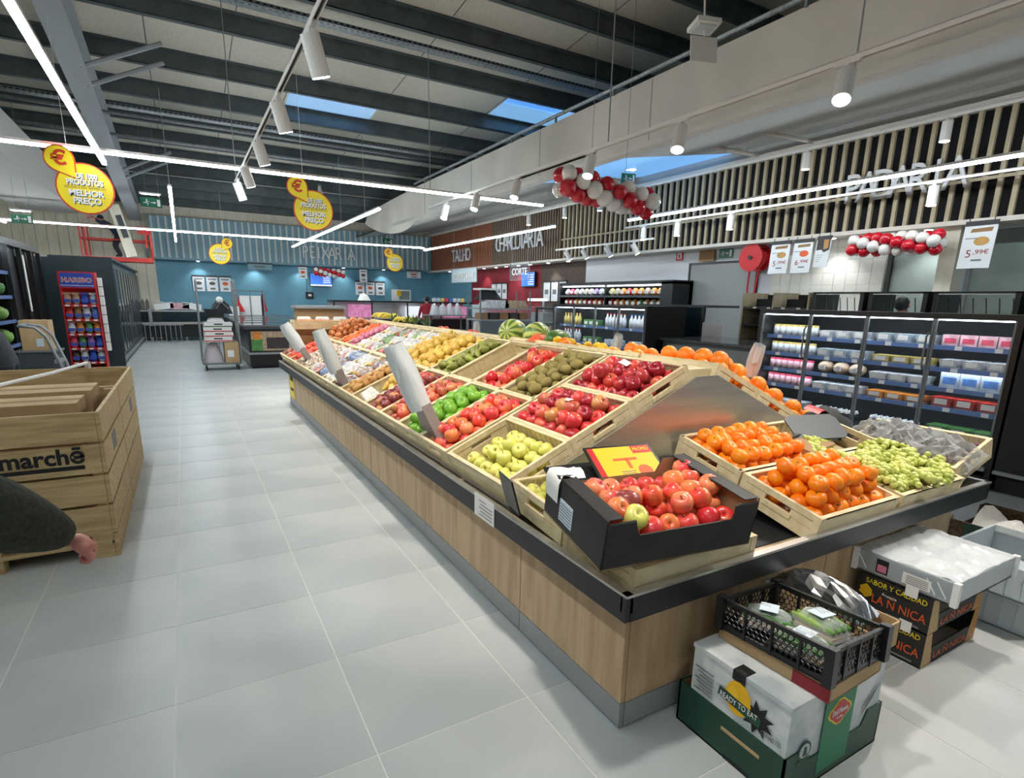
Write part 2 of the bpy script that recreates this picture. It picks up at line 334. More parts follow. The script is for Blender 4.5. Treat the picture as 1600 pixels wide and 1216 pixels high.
# main girder on the left with knee braces
bm = struct(MB().b(-1.24, -.92, -6, 23.2, -.58, -.55).b(-1.24, -.92, -6, 23.2, -.03, -.005).b(-1.10, -1.06, -6, 23.2, -.55, -.03).build('trim_1', 'beam_grey', loc=(0, 0, 6.367), rot=(-.0828, 0, 0)))
plabel(bm, 'grey steel roof girder')
for y in (11.6, 17.3):
    for dy in (0, .7):
        MB().cyl((-1.0, y+dy, -.57), (.12, y+dy, .0), .035, 6).build('brace', 'beam_grey', bm)
# left bulkhead and right bulkhead
struct(MB().b(-3.75, -2.4, -6, 21.6, 3.8, 4.6).build('trim_2', 'soffit'))
XK = 6.0
bh = struct(MB().b(XK, XK+.06, -6, 15.9, 3.78, 4.6).build('trim_3', 'bulkhead')); plabel(bh, 'pale bulkhead panel hanging along the right side')
MB().cyl((XK-.03, -6, 4.68), (XK-.03, 16, 4.68), .03, 6).build('rail', 'galv', bh)
for k in range(14): MB().b(XK-.045, XK-.015, -5+1.55*k, -4.97+1.55*k, 4.58, 4.68).build('rail_bracket', 'galv', bh)
for k in range(8): MB().b(XK-.004, XK, -5+2.9*k, -4.985+2.9*k, 3.8, 4.58).build('panel_joint', 'steel_grey', bh)
MB().b(XK-.05, XK+.12, -6, 15.9, 3.70, 3.78).build('bottom_ledge', 'bulkhead', bh)
# loose fabric hanging off the far end of the bulkhead
def drape(u, v):
    y = 15.9+5.0*u; sag = .82*(u**1.6)
    return (XK+.03+.12*sin(u*5)*v, y, 4.6-sag*.15-v*(.82-.45*u*u)-.28*sin(pi*u)*v)
MB().grid(16, 5, drape).build('loose_sheet', 'bulkhead', bh, smooth=True)
# sloping soffit from the bulkhead to the slat wall, with an added glowing pane for the patch of daylight on it
so = MB()
for y0, y1 in ((-6, 7.9), (10.4, 23.2)): so.add([(XK+.06, y0, 3.8), (XW, y0, 4.38), (XW, y1, 4.38), (XK+.06, y1, 3.8), (XK+.06, y0, 3.85), (XW, y0, 4.43), (XW, y1, 4.43), (XK+.06, y1, 3.85)], [(0, 1, 2, 3), (7, 6, 5, 4), (0, 4, 5, 1), (2, 6, 7, 3)])
struct(so.build('trim_4', 'soffit'))
sky_patch = struct(MB().add([(XK+.06, 7.9, 3.8), (XW, 7.9, 4.38), (XW, 10.4, 4.38), (XK+.06, 10.4, 3.8), (XK+.06, 7.9, 3.83), (XW, 7.9, 4.41), (XW, 10.4, 4.41), (XK+.06, 10.4, 3.83)], [(0, 1, 2, 3), (7, 6, 5, 4), (0, 4, 5, 1), (2, 6, 7, 3)]).build('window_3', 'daylight_glow')); plabel(sky_patch, 'glowing blue pane added for the patch of daylight on the sloping soffit'); MB().add([(XK+.0, 7.8, 3.86), (XW, 7.8, 4.44), (XW, 10.5, 4.44), (XK+.0, 10.5, 3.86), (XK+.0, 7.8, 3.90), (XW, 7.8, 4.48), (XW, 10.5, 4.48), (XK+.0, 10.5, 3.90)], [(0, 1, 2, 3), (7, 6, 5, 4), (0, 4, 5, 1), (2, 6, 7, 3), (0, 3, 7, 4), (1, 5, 6, 2)]).build('glow_shield', 'soffit', sky_patch)  # added pane glows as the daylight patch; unseen slab above blocks its upward light
for y in (5.9, 6.9): MB().cyl((8.05, y+.35, 4.13), (8.75, y, 4.02), .03, 6).build('strut', 'bulkhead', bh)
# ---- walls
wb = struct(MB().b(-6, XW+.1, YB, YB+.15, 0, 5.0).build('wall_back', 'wall_blue'))
MB().b(-.75, 9.3, YB-.03, YB, 4.08, 4.9).build('upper_strip', 'wall_wood', wb)
k = 0
x = -6.0
while x < -.8:
    MB().b(x+.006, x+.274, YB-.04, YB, 0, 4.7).build('board', 'wall_wood', wb); x += .28
tb = struct(MB().b(-.75, XS, YB-.45, YB, 2.68, 2.72).b(-.75, XS, YB-.42, YB-.40, 2.68, 4.06).build('trim_5', 'band_blue')); plabel(tb, 'blue grey panel band over the fish counter')
sm = MB().b(-.03, .03, -.03, .03, 2.74, 4.06).mesh('slat', 'slat_pale')
for i in range(47): put('slat', sm, tb, (-.65+.21*i, YB-.44, 0))
# right wall in its finishes
wr = struct(MB().b(XW, XW+.15, 4.95, 12.75, 0, 4.4).build('wall_right', 'wall_white'))
struct(MB().b(XW, XW+.15, 12.75, 15.0, 0, 4.4).build('wall_right.001', 'wall_brown'))
struct(MB().b(XW, XW+.15, 15.0, 19.9, 0, 4.4).build('wall_right.002', 'wall_red'))
struct(MB().b(XW, XW+.15, 19.9, YB, 0, 4.4).build('wall_right.003', 'wall_blue'))
struct(MB().b(XW, XW+.15, -6, 4.95, 2.6, 4.4).b(XW, XW+.15, -6, 4.95, 0, 1.1).build('wall_right.004', 'wall_white'))
struct(MB().b(XW+.05, XW+.2, -6.1, YB, 4.4, 7.2).build('wall_right.005', 'soffit'))
tm = MB().b(XW-.012, XW, .002, .198, .002, .198).mesh('wall_tile', 'tile_white')
for i in range(10):
    for j in range(8): put('wall_tile', tm, wr, (0, 5.0+.2*i, 1.1+.2*j))
# bakery back room windows and posts
w4 = struct(MB().b(XW+.02, XW+.05, 4.15, 4.9, 1.1, 2.6).build('window_4', 'glass_room')); MB().b(XW-.03, XW+.02, 4.9, 4.97, 1.1, 2.66).build('frame', 'black', w4)
w5 = struct(MB().b(XW+.02, XW+.05, -6, 3.9, 1.1, 2.6).build('window_5', 'glass_room')); MB().b(XW-.03, XW+.02, 3.85, 3.9, 1.1, 2.6).build('frame', 'steel_grey', w5)
struct(MB().b(9.3, XW+.05, 3.92, 4.13, 0, 2.68).build('trim_6', 'wall_wood'))
d1 = struct(MB().b(XW-.03, XW, 7.32, 8.98, 0, 2.36).build('door_1', 'door_grey')); MB().b(XW-.05, XW, 8.98, 9.02, 0, 2.4).b(XW-.05, XW, 7.28, 7.32, 0, 2.4).b(XW-.05, XW, 7.28, 9.02, 2.36, 2.4).build('door_frame', 'black', d1)
MB().b(XW-.06, XW-.03, 8.35, 8.75, 2.42, 2.64).build('shutter_box', 'card_dark', d1)
# slat band along the right wall
rb = struct(MB().b(XS+.16, XS+.18, -6, 13.3, 2.72, 4.06).build('trim_7', 'dark_void')); plabel(rb, 'dark backing of the bakery slat screen')
MB().b(XS-.02, XW, -6, YB, 2.64, 2.70).build('ledge', 'bulkhead', rb); MB().b(XS-.04, XS+.18, -6, YB, 4.06, 4.14).build('cap', 'bulkhead', rb)
MB().b(XS+.08, XS+.1, -6, YB, 4.14, 4.4).build('upper_strip', 'soffit', rb)
MB().b(XS-.03, XS-.005, -6, 13.3, 3.17, 3.21).build('rail', 'slat_oak', rb)
sm = MB().b(-.02, .03, -.027, .027, 2.70, 4.06).mesh('slat', 'slat_oak')
for i in range(82): put('slat', sm, rb, (XS, -1.0+.175*i, 0))

r2 = struct(MB().b(XS+.06, XS+.08, 13.3, 17.4, 2.70, 4.06).build('trim_8', 'brown_back')); plabel(r2, 'brown backing of the delicatessen slat screen')
sm = MB().b(-.03, .06, -.035, .035, 2.70, 4.06).mesh('slat', 'slat_brown')
for i in range(32): put('slat', sm, r2, (XS, 13.37+.128*i, 0))
r3 = struct(MB().b(XS+.06, XS+.08, 17.4, YB-.4, 2.70, 4.06).build('trim_9', 'rust_back')); plabel(r3, 'rust backing of the butcher slat screen')
sm = MB().b(-.03, .06, -.04, .04, 2.70, 4.06).mesh('slat', 'slat_rust')
for i in range(42): put('slat', sm, r3, (XS, 17.46+.128*i, 0))
# far left and behind: the shop goes on; plain pale walls
struct(MB().b(-6.2, -6.05, -6, YB, 0, 7).build('wall_left', 'wall_wood')); struct(MB().b(-6.2, XW+.2, -6.2, -6.05, 0, 7.2).build('wall_front', 'wall_white'))
# wall lettering
def sign_letters(s, y0, y1, z, h, mname, x=XS-.1, label=None, name='wall_lettering'):
    n = len(s); t = thing(name, label, 'lettering', (x, (y0+y1)/2, z))
    st = (y1-y0)/n
    for i, ch in enumerate(s):
        o = text(ch, h, mname, t, (0, (y1-y0)/2-st*(i+.5), 0), FX, 'letter', depth=.02); o.scale.x *= .8
sign_letters('PADARIA', 3.9, 5.5, 3.28, .42, 'letter_steel', label='big thin grey letters PADARIA on the bakery slats')
sign_letters('CHARCUTARIA', 14.15, 16.9, 3.3, .5, 'letter_steel', label='big thin grey letters CHARCUTARIA on the brown slats')
sign_letters('TALHO', 18.9, 20.5, 3.12, .44, 'letter_steel', label='big thin grey letters TALHO on the rust slats')
t = thing('wall_lettering', 'big pale letters PEIXARIA on the blue band', 'lettering', (5.0, YB-.5, 3.15))
for i, ch in enumerate('PEIXARIA'):
    o = text(ch, .46, 'white', t, (-.85+.245*i, 0, 0), FY, 'letter', depth=.02, bold=-.012); o.scale.x *= .7
# ================================================================ LIGHTS
ZL = 3.167
def led(p, q, label, z=ZL, cables=()):
    p, q = Vector((p[0], p[1], z)), Vector((q[0], q[1], z)); d = q-p; n = d.length; a = math.atan2(d.y, d.x)
    t = thing('linear_light', label, 'light', p, (0, 0, a), 'suspended linear lights')
    MB().b(0, n, -.026, .026, .02, .05).build('housing', 'lamp_white', t)
    MB().b(.01, n-.01, -.023, .023, -.010, .02).build('diffuser', 'led', t)
    for c in cables: MB().cyl((c, 0, .06), (c, 0, 2.05 if p.y < 10 else 1.5), .006, 5).build('cable', 'steel_grey', t)
led((-.69, 9.28), (-.69, -4), z=ZL-.05, label='brightest linear light, running out of the picture at the top left corner', cables=(4.6,))
led((-5, 8.95), (5.75, 8.95), z=ZL+.02, label= 'long linear light crossing the aisle over the far display end', cables=(3.0, 8.6))
led((0, 10.96), (0, 21.6), 'short looking linear light over the aisle beside the exit sign', cables=(.3, 5))
led((3.4, 11.0), (3.4, 20.9), 'linear light left of the bulkhead pointing at the PEIXARIA letters', cables=(1, 3.0))
led((7.4, 11.0), (7.4, 19.0), 'linear light in front of the CHARCUTARIA and TALHO letters')
led((8.05, -4), (8.05, 9.3), 'long linear light in front of the PADARIA letters')
led((-5, 19.0), (7.4, 19.0), z=ZL+.07, label= 'far thin linear light crossing in front of the blue band')
led((-3.6, 11), (-3.6, 18.9), 'linear light at the left edge in front of the pale boards')
# track spotlights
def track(p, q, label, z=ZL, cables=()):
    p, q = Vector((p[0], p[1], z)), Vector((q[0], q[1], z)); d = q-p
    t = thing('light_track', label, 'light track', p, (0, 0, math.atan2(d.y, d.x)))
    n = d.length
    MB().b(0, n, -.018, -.012, 0, .035).b(0, n, .012, .018, 0, .035).b(0, n, -.018, .018, .03, .036).build('rail', 'lamp_white', t)
    MB().b(.01, n-.01, -.011, .011, .018, .029).build('conductor', 'black_matt', t)
    for c in cables: MB().cyl((c, 0, .03), (c, 0, 2.4), .007, 5).build('hanger', 'steel_grey', t)
track((.87, -3), (.87, 9.9), 'white light track over the aisle edge of the fruit display', cables=(12.8,))
track((4.15, -3), (4.15, 10.4), 'white light track along the bulkhead side of the display', cables=(8.2,))
hp = MB().cyl((0, 0, .0), (0, 0, -.235), .06, 16); hb = hp.mesh('body', 'lamp_white', False)
hl = MB().cyl((0, 0, -.2355), (0, 0, -.24), .054, 16).mesh('lens', 'lens')
hy = MB().b(-.02, .02, -.02, .02, .0, .05).cyl((0, 0, .0), (0, 0, -.05), .014, 8).mesh('yoke', 'lamp_white')
had = MB().b(-.09, .09, -.016, .016, -.012, .012).mesh('adapter', 'lamp_white')
sp_d = bpy.data.lights.new('spot_beam', 'SPOT'); sp_d.energy = SPOT_W; sp_d.spot_size = radians(75); sp_d.spot_blend = .5; sp_d.shadow_soft_size = .06; sp_d.color = (1, .93, .84)
def spot(x, y, z, aim, label, group, on=True, rail=True, off=(0, 0, 0)):
    t = thing('spotlight', label, 'spotlight', (x, y, z), (0, 0, 0), group)
    put('adapter', had, t, (0, 0, 0), (0, 0, pi/2)); put('yoke', hy, t, (0, 0, -.05))
    d = (Vector(aim)-Vector((x, y, z-.1))).normalized(); q = (-d).to_track_quat('Z', 'Y').to_matrix().to_4x4()
    mx = T(*(Vector((0, 0, -.1))-d*.06)) @ q
    b = put('body', hb, t, mw=mx); put('lens', hl, b)
    if on:
        l = bpy.data.objects.new('spot_beam', sp_d); COL.objects.link(l); l.parent = t; l.matrix_basis = mx @ T(0, 0, -.25)
sl = ['nearest, largest white spotlight on the left track', 'second nearest white spotlight on the left track, in front of the roof light', 'third white spotlight along the left track', 'fourth white spotlight along the left track', 'last white spotlight at the far end of the left track']
for i, y in enumerate((4.1, 5.55, 7.0, 8.45, 9.6)): spot(.87, y, ZL, (1.55, y+.45, .9), sl[i], 'left track spotlights')
for i, y in enumerate((-1.2, .2, 1.5, 2.9)): spot(.87, y-.3, ZL, (1.6, y+.3, .7), 'white spotlight of the left track, beyond the top of the picture', 'left track spotlights out of view', on=i > 1)
sl = ['glaring spotlight cut by the upper right corner', 'big glaring white spotlight right of centre on the bulkhead track', 'white spotlight on the bulkhead track below the white ceiling plate', 'white spotlight just above the balloon garland', 'white spotlight left of the balloon garland', 'smaller white spotlight third from the far end of the bulkhead track', 'small white spotlight near the far end of the bulkhead track']
for i, y in enumerate((1.45, 2.62, 4.15, 5.5, 7.15, 8.4, 9.6)): spot(4.15, y, ZL, (3.3 if i > 1 else 3.0, y-.55, .75), sl[i], 'bulkhead track spotlights')
for i, y in enumerate((-.8, .35)): spot(4.15, y, ZL, (2.9, y+.9, .7), 'white spotlight of the bulkhead track, right outside the picture', 'bulkhead track spotlights out of view', on=i == 1)
# heads in front of the slat screen
sl = ['white cylinder spotlight under the top edge of the bakery slats, rightmost', 'white cylinder spotlight under the top edge of the bakery slats, above the price posters', 'white cylinder spotlight high on the slats beside the balloon garland', 'white cylinder spotlight high on the brown slats', 'white cylinder spotlight at the left end of the high slat row']
for i, (y, z) in enumerate(((4.0, 3.9), (5.88, 3.92), (10.95, 3.85), (12.36, 3.8), (14.1, 3.8))): spot(8.6, y, 3.88, (8.55, y, 0), sl[i], 'upper slat spotlights', on=False)
track((8.6, -3), (8.6, 14.4), 'white light track along the top of the slat screen', 3.88, cables=())
track((8.6, 3.0), (8.6, 10.0), 'white light track across the middle of the bakery slats', 3.12)
for y, l in ((4.02, 'white spotlight right beside the last PADARIA letters'), (7.2, 'white spotlight on the slats right of the middle track end'), (8.46, 'white spotlight above the fire extinguisher sign'), (9.42, 'white spotlight at the end of the middle slat track')): spot(8.6, y, 3.12, (8.5, y, 0), l, 'middle slat spotlights', on=False)
track((8.6, 9.1), (8.6, 12.7), 'short white light track over the snack cabinet', 2.83)
for i, (y, l) in enumerate(((12.2, 'leftmost small spotlight over the snack cabinet'), (11.5, 'second small spotlight from the left over the snack cabinet'), (10.6, 'third small spotlight from the left over the snack cabinet'), (9.7, 'rightmost small spotlight over the snack cabinet'))): spot(8.6, y, 2.83, (9.4, y-.3, 1.4), l, 'snack cabinet spotlights', on=False)
# recessed downlights
dm = MB().cyl((0, 0, 0), (0, 0, -.012), .065, 14).mesh('rim', 'white'); dl = MB().cyl((0, 0, -.0121), (0, 0, -.02), .05, 14).mesh('lens', 'downlight')
def downlight(x, y, z, label, group):
    t = thing('downlight', label, 'downlight', (x, y, z), group=group); put('rim', dm, t); put('lens', dl, t)
for i, y in enumerate((4.35, 5.75, 13.2, 14.2, 15.2, 15.9, 16.7, 17.4, 18.3, 19.2, 20.2, 21.3)):
    downlight(9.36, y, 2.64, ['round downlight between the right garland and wood post', 'round downlight above the 5,99 and 6,99 posters'][i] if i < 2 else 'small round downlight under the slats over the butcher and delicatessen counters', 'downlights under the bakery slats' if i < 2 else 'counter downlights')
for x in (.6, 2.4, 4.0, 5.6, 7.2, 8.4): downlight(x, YB-.25, 2.68, 'small round downlight under the blue band over the fish counter', 'downlights under the blue band')
# wall-wash over the blue wall comes from those downlights
pl = bpy.data.lights.new('downlight_beam', 'SPOT'); pl.energy = 30; pl.spot_size = radians(110); pl.spot_blend = .6; pl.shadow_soft_size = .05; pl.color = (.95, .98, 1)
for p in ((.6, YB-.25, 2.65), (2.4, YB-.25, 2.65), (4.0, YB-.25, 2.65), (5.6, YB-.25, 2.65), (7.2, YB-.25, 2.65), (9.36, 16.3, 2.6), (9.36, 18.6, 2.6), (9.36, 14.2, 2.6), (9.36, 5.75, 2.6), (9.36, 4.35, 2.6)):
    l = bpy.data.objects.new('downlight_beam', pl); COL.objects.link(l); l.location = p
# ================================================================ FRUIT DISPLAY
DX0, DX1, DY0, DY1 = 1.223, 3.58, 1.288, 8.58
dsp = thing('display_stand', 'long oak clad fruit display with black rim and steel top', 'display stand', (2.4, 5, 0))
def D(mb, name, m, par=None): # display parts are given in world coordinates
    mb.v = [(x-2.4, y-5, z) for x, y, z in mb.v]; return mb.build(name, m, par or dsp)
D(MB().b(DX0+.03, DX1-.03, DY0+.03, DY1-.03, 0, .56), 'carcass', 'black_matt')
PJ = [DY0, 2.0, 3.2, 4.42, 5.64, 6.86, DY1]
for a, b in zip(PJ, PJ[1:]):
    for x0, x1 in ((DX0, DX0+.02), (DX1-.02, DX1)):
        D(MB().b(x0, x1, a+.003, b-.003, .112, .56), 'oak_panel', 'oak'); D(MB().b(x0-.001 if x0 == DX0 else x0, x1 if x0 == DX0 else x1+.001, a+.003, b-.003, .012, .108), 'kick_plate', 'kick')
for a, b in ((DX0+.02, 2.4), (2.4, DX1-.02)):
    for y0, y1 in ((DY0, DY0+.02), (DY1-.02, DY1)):
        D(MB().b(a+.003, b-.003, y0, y1, .112, .56), 'oak_panel', 'oak'); D(MB().b(a+.003, b-.003, y0-.001, y1, .012, .108), 'kick_plate', 'kick')
RX0, RX1, RY0, RY1 = 1.118, 3.685, 1.183, 8.685
RJ = [RY0, 2.12, 3.36, 4.6, 5.83, 7.1, RY1]
for a, b in zip(RJ, RJ[1:]):
    for x0, x1 in ((RX0, RX0+.02), (RX1-.02, RX1)): D(MB().b(x0, x1, a+.002, b-.002, .525, .612), 'rim_board', 'trim_black')
for y0, y1 in ((RY0, RY0+.02), (RY1-.02, RY1)): D(MB().b(RX0+.02, RX1-.02, y0, y1, .525, .612), 'rim_board', 'trim_black')
D(MB().b(RX0+.02, RX1-.02, RY0+.02, RY1-.02, .54, .556), 'tray_floor', 'steel')
D(MB().b(RX0-.002, RX0+.028, RY0, RY1, .613, .622).b(RX1-.028, RX1+.002, RY0, RY1, .613, .622).b(RX0, RX1, RY0-.002, RY0+.028, .613, .622).b(RX0, RX1, RY1-.028, RY1+.002, .613, .622).b(RX0+.02, RX0+.028, RY0, RY1, .556, .613).b(RX1-.028, RX1-.02, RY0, RY1, .556, .613).b(RX0, RX1, RY0+.02, RY0+.028, .556, .613), 'steel_lip', 'steel')
prof = [(1.165, .556), (1.165, .652), (2.285, 1.155), (2.44, 1.155), (3.61, .63), (3.61, .556)]
XZ = Matrix(((1, 0, 0, 0), (0, 0, -1, 0), (0, 1, 0, 0), (0, 0, 0, 1)))   # prism drawn in x,z, extruded to -y
def slab(y, t, pts): return MB().prism(pts, t, T(0, y, 0) @ XZ)
D(slab(2.03, .012, prof), 'end_panel', 'steel')
D(slab(8.62, .012, prof), 'end_panel', 'steel')
core = [(1.24, .556), (1.24, .608), (2.30, 1.088), (2.42, 1.088), (3.5, .612), (3.5, .556)]
D(slab(8.60, 6.56, core), 'sloped_bed', 'steel')
D(MB().b(2.262, 2.452, 2.08, 8.55, 1.1, 1.185), 'ridge_board', 'crate_wood')
# paper notices on the rim
nt = thing('paper_notice', 'white printed notice taped to the black display rim', 'notice', (1.117, 2.164, .582))
MB().b(-.002, 0, -.098, .098, -.06, .05).build('sheet', 'paper', nt)
for k in range(5): MB().b(-.0026, -.002, -.08 if k else -.02, .05-.012*(k % 2), .026-.017*k-.003, .026-.017*k+.002).build('print_line', 'ink_grey', nt)
nt2 = thing('yellow_notice', 'yellow notice on the far corner of the display base', 'notice', (1.221, 8.3, .33))
MB().b(-.003, 0, -.18, .18, -.2, .2).build('sheet', 'yellow', nt2); MB().b(-.004, -.003, -.12, .12, .04, .12).build('print_line', 'ink', nt2); MB().b(-.004, -.003, -.12, .12, -.1, -.06).build('print_line', 'ink', nt2)
# ---------------------------------------------------------------- stacking crates
CW, CD, CH = .598, .398, .12
def crate_meshes():
    ms = {}
    b = MB().b(-CW/2+.01, CW/2-.01, -CD/2+.01, CD/2-.01, 0, .008)
    ms['base'] = b.mesh('base', 'crate_dark')
    def long_side():
        m = MB(); y = -CD/2; w = CW/2
        for z0, z1 in ((.0, .052), (.056, CH)): m.b(-w+.03, w-.03, y, y+.012, z0, z1)
        m.b(-w+.03, w-.03, y+.003, y+.010, .05, .058)
        for s in (-1, 1): m.b(s*w-(.03 if s > 0 else 0), s*w+(.03 if s < 0 else 0), y-.001, y+.022, 0, CH)
        m.b(-w, w, y, y+.02, CH-.008, CH+.001)
        for k in range(11): m.b(-w+.06+k*.047, -w+.066+k*.047, y+.012, y+.017, .01, CH-.01)
        return m
    ms['long_side'] = long_side().mesh('long_side', 'crate_wood')
    def short_side():
        m = MB(); x = -CW/2; d = CD/2
        m.b(x, x+.018, -d+.005, d-.005, CH-.028, CH+.001)                  # top bar over the grip
        for s in (-1, 1):
            a, b2 = (.065, d-.022) if s > 0 else (-d+.022, -.065)
            m.b(x, x+.012, a, b2, .056, CH-.032); m.b(x-.001, x+.02, s*d-(.03 if s > 0 else 0), s*d+(.03 if s < 0 else 0), 0, CH)
        m.b(x, x+.012, -d+.022, d-.022, 0, .052); m.b(x+.003, x+.010, -d+.022, d-.022, .05, .058)
        m.b(x-.004, x+.012, -.075, .075, .04, .062)
        return m
    ms['short_side'] = short_side().mesh('short_side', 'crate_wood')
    return ms
CM = crate_meshes()
def crate(mw, label, group=None):
    t = thing('produce_crate', label, 'crate', mw=mw, group=group)
    put('base', CM['base'], t)
    for a in (0, pi): put('long_side', CM['long_side'], t, rot=(0, 0, a)); put('short_side', CM['short_side'], t, rot=(0, 0, a))
    return mw
# ---------------------------------------------------------------- produce meshes
def lathe_me(name, prof, m, n=12, squash=None): return MB().lathe(prof, n).mesh(name, m, True)
AP = [(.001, -.026), (.010, -.031), (.022, -.0325), (.032, -.024), (.0385, -.006), (.0395, .010), (.034, .025), (.022, .033), (.011, .0315), (.004, .024), (.0005, .021)]
APS = {k: lathe_me('apple', AP, k) for k in ('ap_yellow', 'ap_red', 'ap_dark', 'ap_gala', 'ap_pink', 'ap_green', 'ap_fuji', 'plum')}
STEM = MB().cyl((0, 0, .02), (.004, .002, .042), .0016, 5).mesh('stem', 'stem')
PE = [(.001, -.042), (.012, -.047), (.026, -.04), (.034, -.024), (.034, -.008), (.027, .012), (.018, .03), (.013, .045), (.008, .054), (.001, .056)]
PEARS = {k: lathe_me('pear', PE, k, 10) for k in ('pear_green', 'pear_yellow', 'pear_brown')}
PRD = {'kiwi': MB().ball((0, 0, 0), (.037, .029, .028), 10, 7).mesh('kiwi', 'kiwi', True), 'orange': MB().ball((0, 0, 0), (.045, .045, .043), 14, 9).mesh('orange', 'orange_skin', True),
       'mandarin': MB().lathe([(.001, -.027), (.016, -.029), (.031, -.02), (.038, -.002), (.034, .017), (.02, .027), (.007, .027), (.001, .024)], 14).mesh('mandarin', 'mandarin', True),
       'lemon': lathe_me('lemon', [(.001, -.05), (.006, -.046), (.02, -.034), (.031, -.012), (.031, .012), (.02, .034), (.006, .047), (.001, .051)], 'lemon', 10),
       'yellow_apple': lathe_me('apple', AP, 'pear_yellow', 10), 'onion': lathe_me('onion', [(.001, -.03), (.02, -.028), (.036, -.01), (.036, .006), (.02, .024), (.007, .034), (.003, .046)], 'onion', 10),
       'tomato': MB().ball((0, 0, 0), (.036, .036, .03), 10, 7).mesh('tomato', 'tomato', True), 'carrot': lathe_me('carrot', [(.001, -.08), (.008, -.07), (.018, .03), (.02, .06), (.008, .07)], 'carrot', 8),
       'red_onion': MB().ball((0, 0, 0), (.034, .034, .032), 9, 6).mesh('red_onion', 'onion_red', True), 'garlic': lathe_me('garlic', [(.001, -.02), (.018, -.02), (.026, -.006), (.02, .01), (.006, .022), (.004, .04)], 'garlic', 8)}
GMARK = MB().cyl((0, 0, .0395), (0, 0, .0415), .004, 6).mesh('stalk_end', 'leaf'); MMARK = MB().cyl((0, 0, .0235), (0, 0, .0265), .004, 6).mesh('stalk_end', 'leaf')
def fill(mw, mesh, name, cat, label, group, dia, w=.545, d=.345, z0=.012, layers=2, drop=0., lie=False, stem=None, mound=.55, seed=None, x0=0, y0=0, lift=0., scale=1.):
    rn = random.Random(zlib.crc32(label.encode())); meshes = mesh if isinstance(mesh, list) else [mesh]
    for L in range(layers):
        ww, dd = w-L*dia*mound*2, d-L*dia*mound*2; nx, ny = max(1, int(ww/dia+.15)), max(1, int(dd/(dia*.94)+.15))
        sx, sy = ww/nx, dd/ny
        for j in range(ny):
            off = .16*sx*(1 if j % 2 else -1)
            for i in range(nx):
                if rn.random() < drop*(L+.4): continue
                if L == 0 and layers > 1 and 2 <= i < nx-2 and 2 <= j < ny-2 and drop == 0: continue   # wholly buried
                x = -ww/2+(i+.5)*sx+off*.8+rn.uniform(-.08, .08)*dia; y = -dd/2+(j+.5)*sy+rn.uniform(-.08, .08)*dia
                z = z0+lift+dia*.47+L*dia*.66+rn.uniform(-.05, .1)*dia; s = rn.uniform(.93, 1.06)*scale
                if lie: r = R(rn.uniform(0, 2*pi), 'Z') @ R(pi/2+rn.uniform(-.3, .3), 'X') @ R(rn.uniform(0, 6), 'Z')
                else: r = R(rn.uniform(0, 2*pi), 'Z') @ R(rn.uniform(-.9, .9), 'X') @ R(rn.uniform(-.6, .6), 'Y')
                o = put(name, rn.choice(meshes), mw=mw @ T(x0+x, y0+y, z) @ r @ Matrix.Scale(s, 4)); v = (mw.to_3x3() @ Vector((x, y, 0))); lw = label.split()
                if nx*ny > 8: lab = '%s, %s, %s %s' % (label, 'top layer' if L == layers-1 else 'lower layer', 'near' if v.y < 0 else 'far', 'left' if v.x < -.09 else ('right' if v.x > .09 else 'middle'))
                else: lab = label
                tag(o, lab, cat, group)
                if stem: put('stem' if stem is STEM else 'stalk_end', stem, o)
ANG = math.atan2(1.22-.725, 2.242-1.14); CA, SA = cos(ANG), sin(ANG)
def ML(s, y): return T(1.189+s*CA, y, .6156+s*SA) @ R(-ANG, 'Y')
def MR(s, y): return T(2.475-.049+s*CA, y, 1.215-.109-s*SA) @ R(ANG, 'Y')
RZ = R(pi/2, 'Z')
# --- first row of the aisle slope: three crates lengthwise
m = crate(ML(.2, 2.35) @ RZ, 'wood look crate of yellow green apples at the display corner')
fill(m, APS['ap_yellow'], 'yellow_apple', 'apple', 'yellow green apple in the half empty corner crate', 'yellow apples in the corner crate', .073, w=.47, d=.33, layers=1, drop=.06, stem=STEM, x0=-.03, y0=-.01, lift=.012)
fill(m, APS['ap_yellow'], 'yellow_apple', 'apple', 'yellow green apple lying on top in the corner crate', 'yellow apples on top in the corner crate', .073, w=.2, d=.16, layers=1, drop=.75, stem=STEM, x0=-.02, lift=.055)
m = crate(ML(.6, 2.35) @ RZ, 'wood look crate of red apples with a paper slip, middle of the slope end')
fill(m, [APS['ap_red'], APS['ap_red'], APS['ap_fuji'], APS['ap_dark']], 'red_apple', 'apple', 'red and yellow apple in the middle crate of the slope end', 'red apples in the middle end crate', .081, layers=2, stem=STEM, lift=.03, scale=1.08)
MB().b(-.03, .03, -.018, .018, 0, .002).build('slip', 'paper').matrix_basis = m @ T(-.02, -.02, .172) @ R(.3, 'X'); tag(bpy.data.objects['slip'], 'white paper slip on the red apples of the middle end crate', 'paper slip')
bpy.data.objects['slip'].name = 'paper_slip'
m = crate(ML(1.0, 2.35) @ RZ, 'wood look crate of dark red apples at the ridge end')
fill(m, [APS['ap_dark'], APS['ap_dark'], APS['ap_red']], 'dark_red_apple', 'apple', 'dark red apple in the ridge end crate', 'dark red apples in the ridge end crate', .079, layers=2, stem=STEM, lift=.028, scale=1.06)
tag(put('apple', APS['ap_dark'], mw=m @ T(.02, .1, .195) @ R(.4, 'X') @ Matrix.Scale(1.15, 4)), 'single very dark apple on top beside the ridge board', 'apple')
tag(MB().b(-.03, .03, -.02, .02, 0, .002).build('paper_slip', 'paper'), 'white paper slip on the dark red apples', 'paper slip').matrix_basis = m @ T(.0, -.05, .17) @ R(-.3, 'Y')
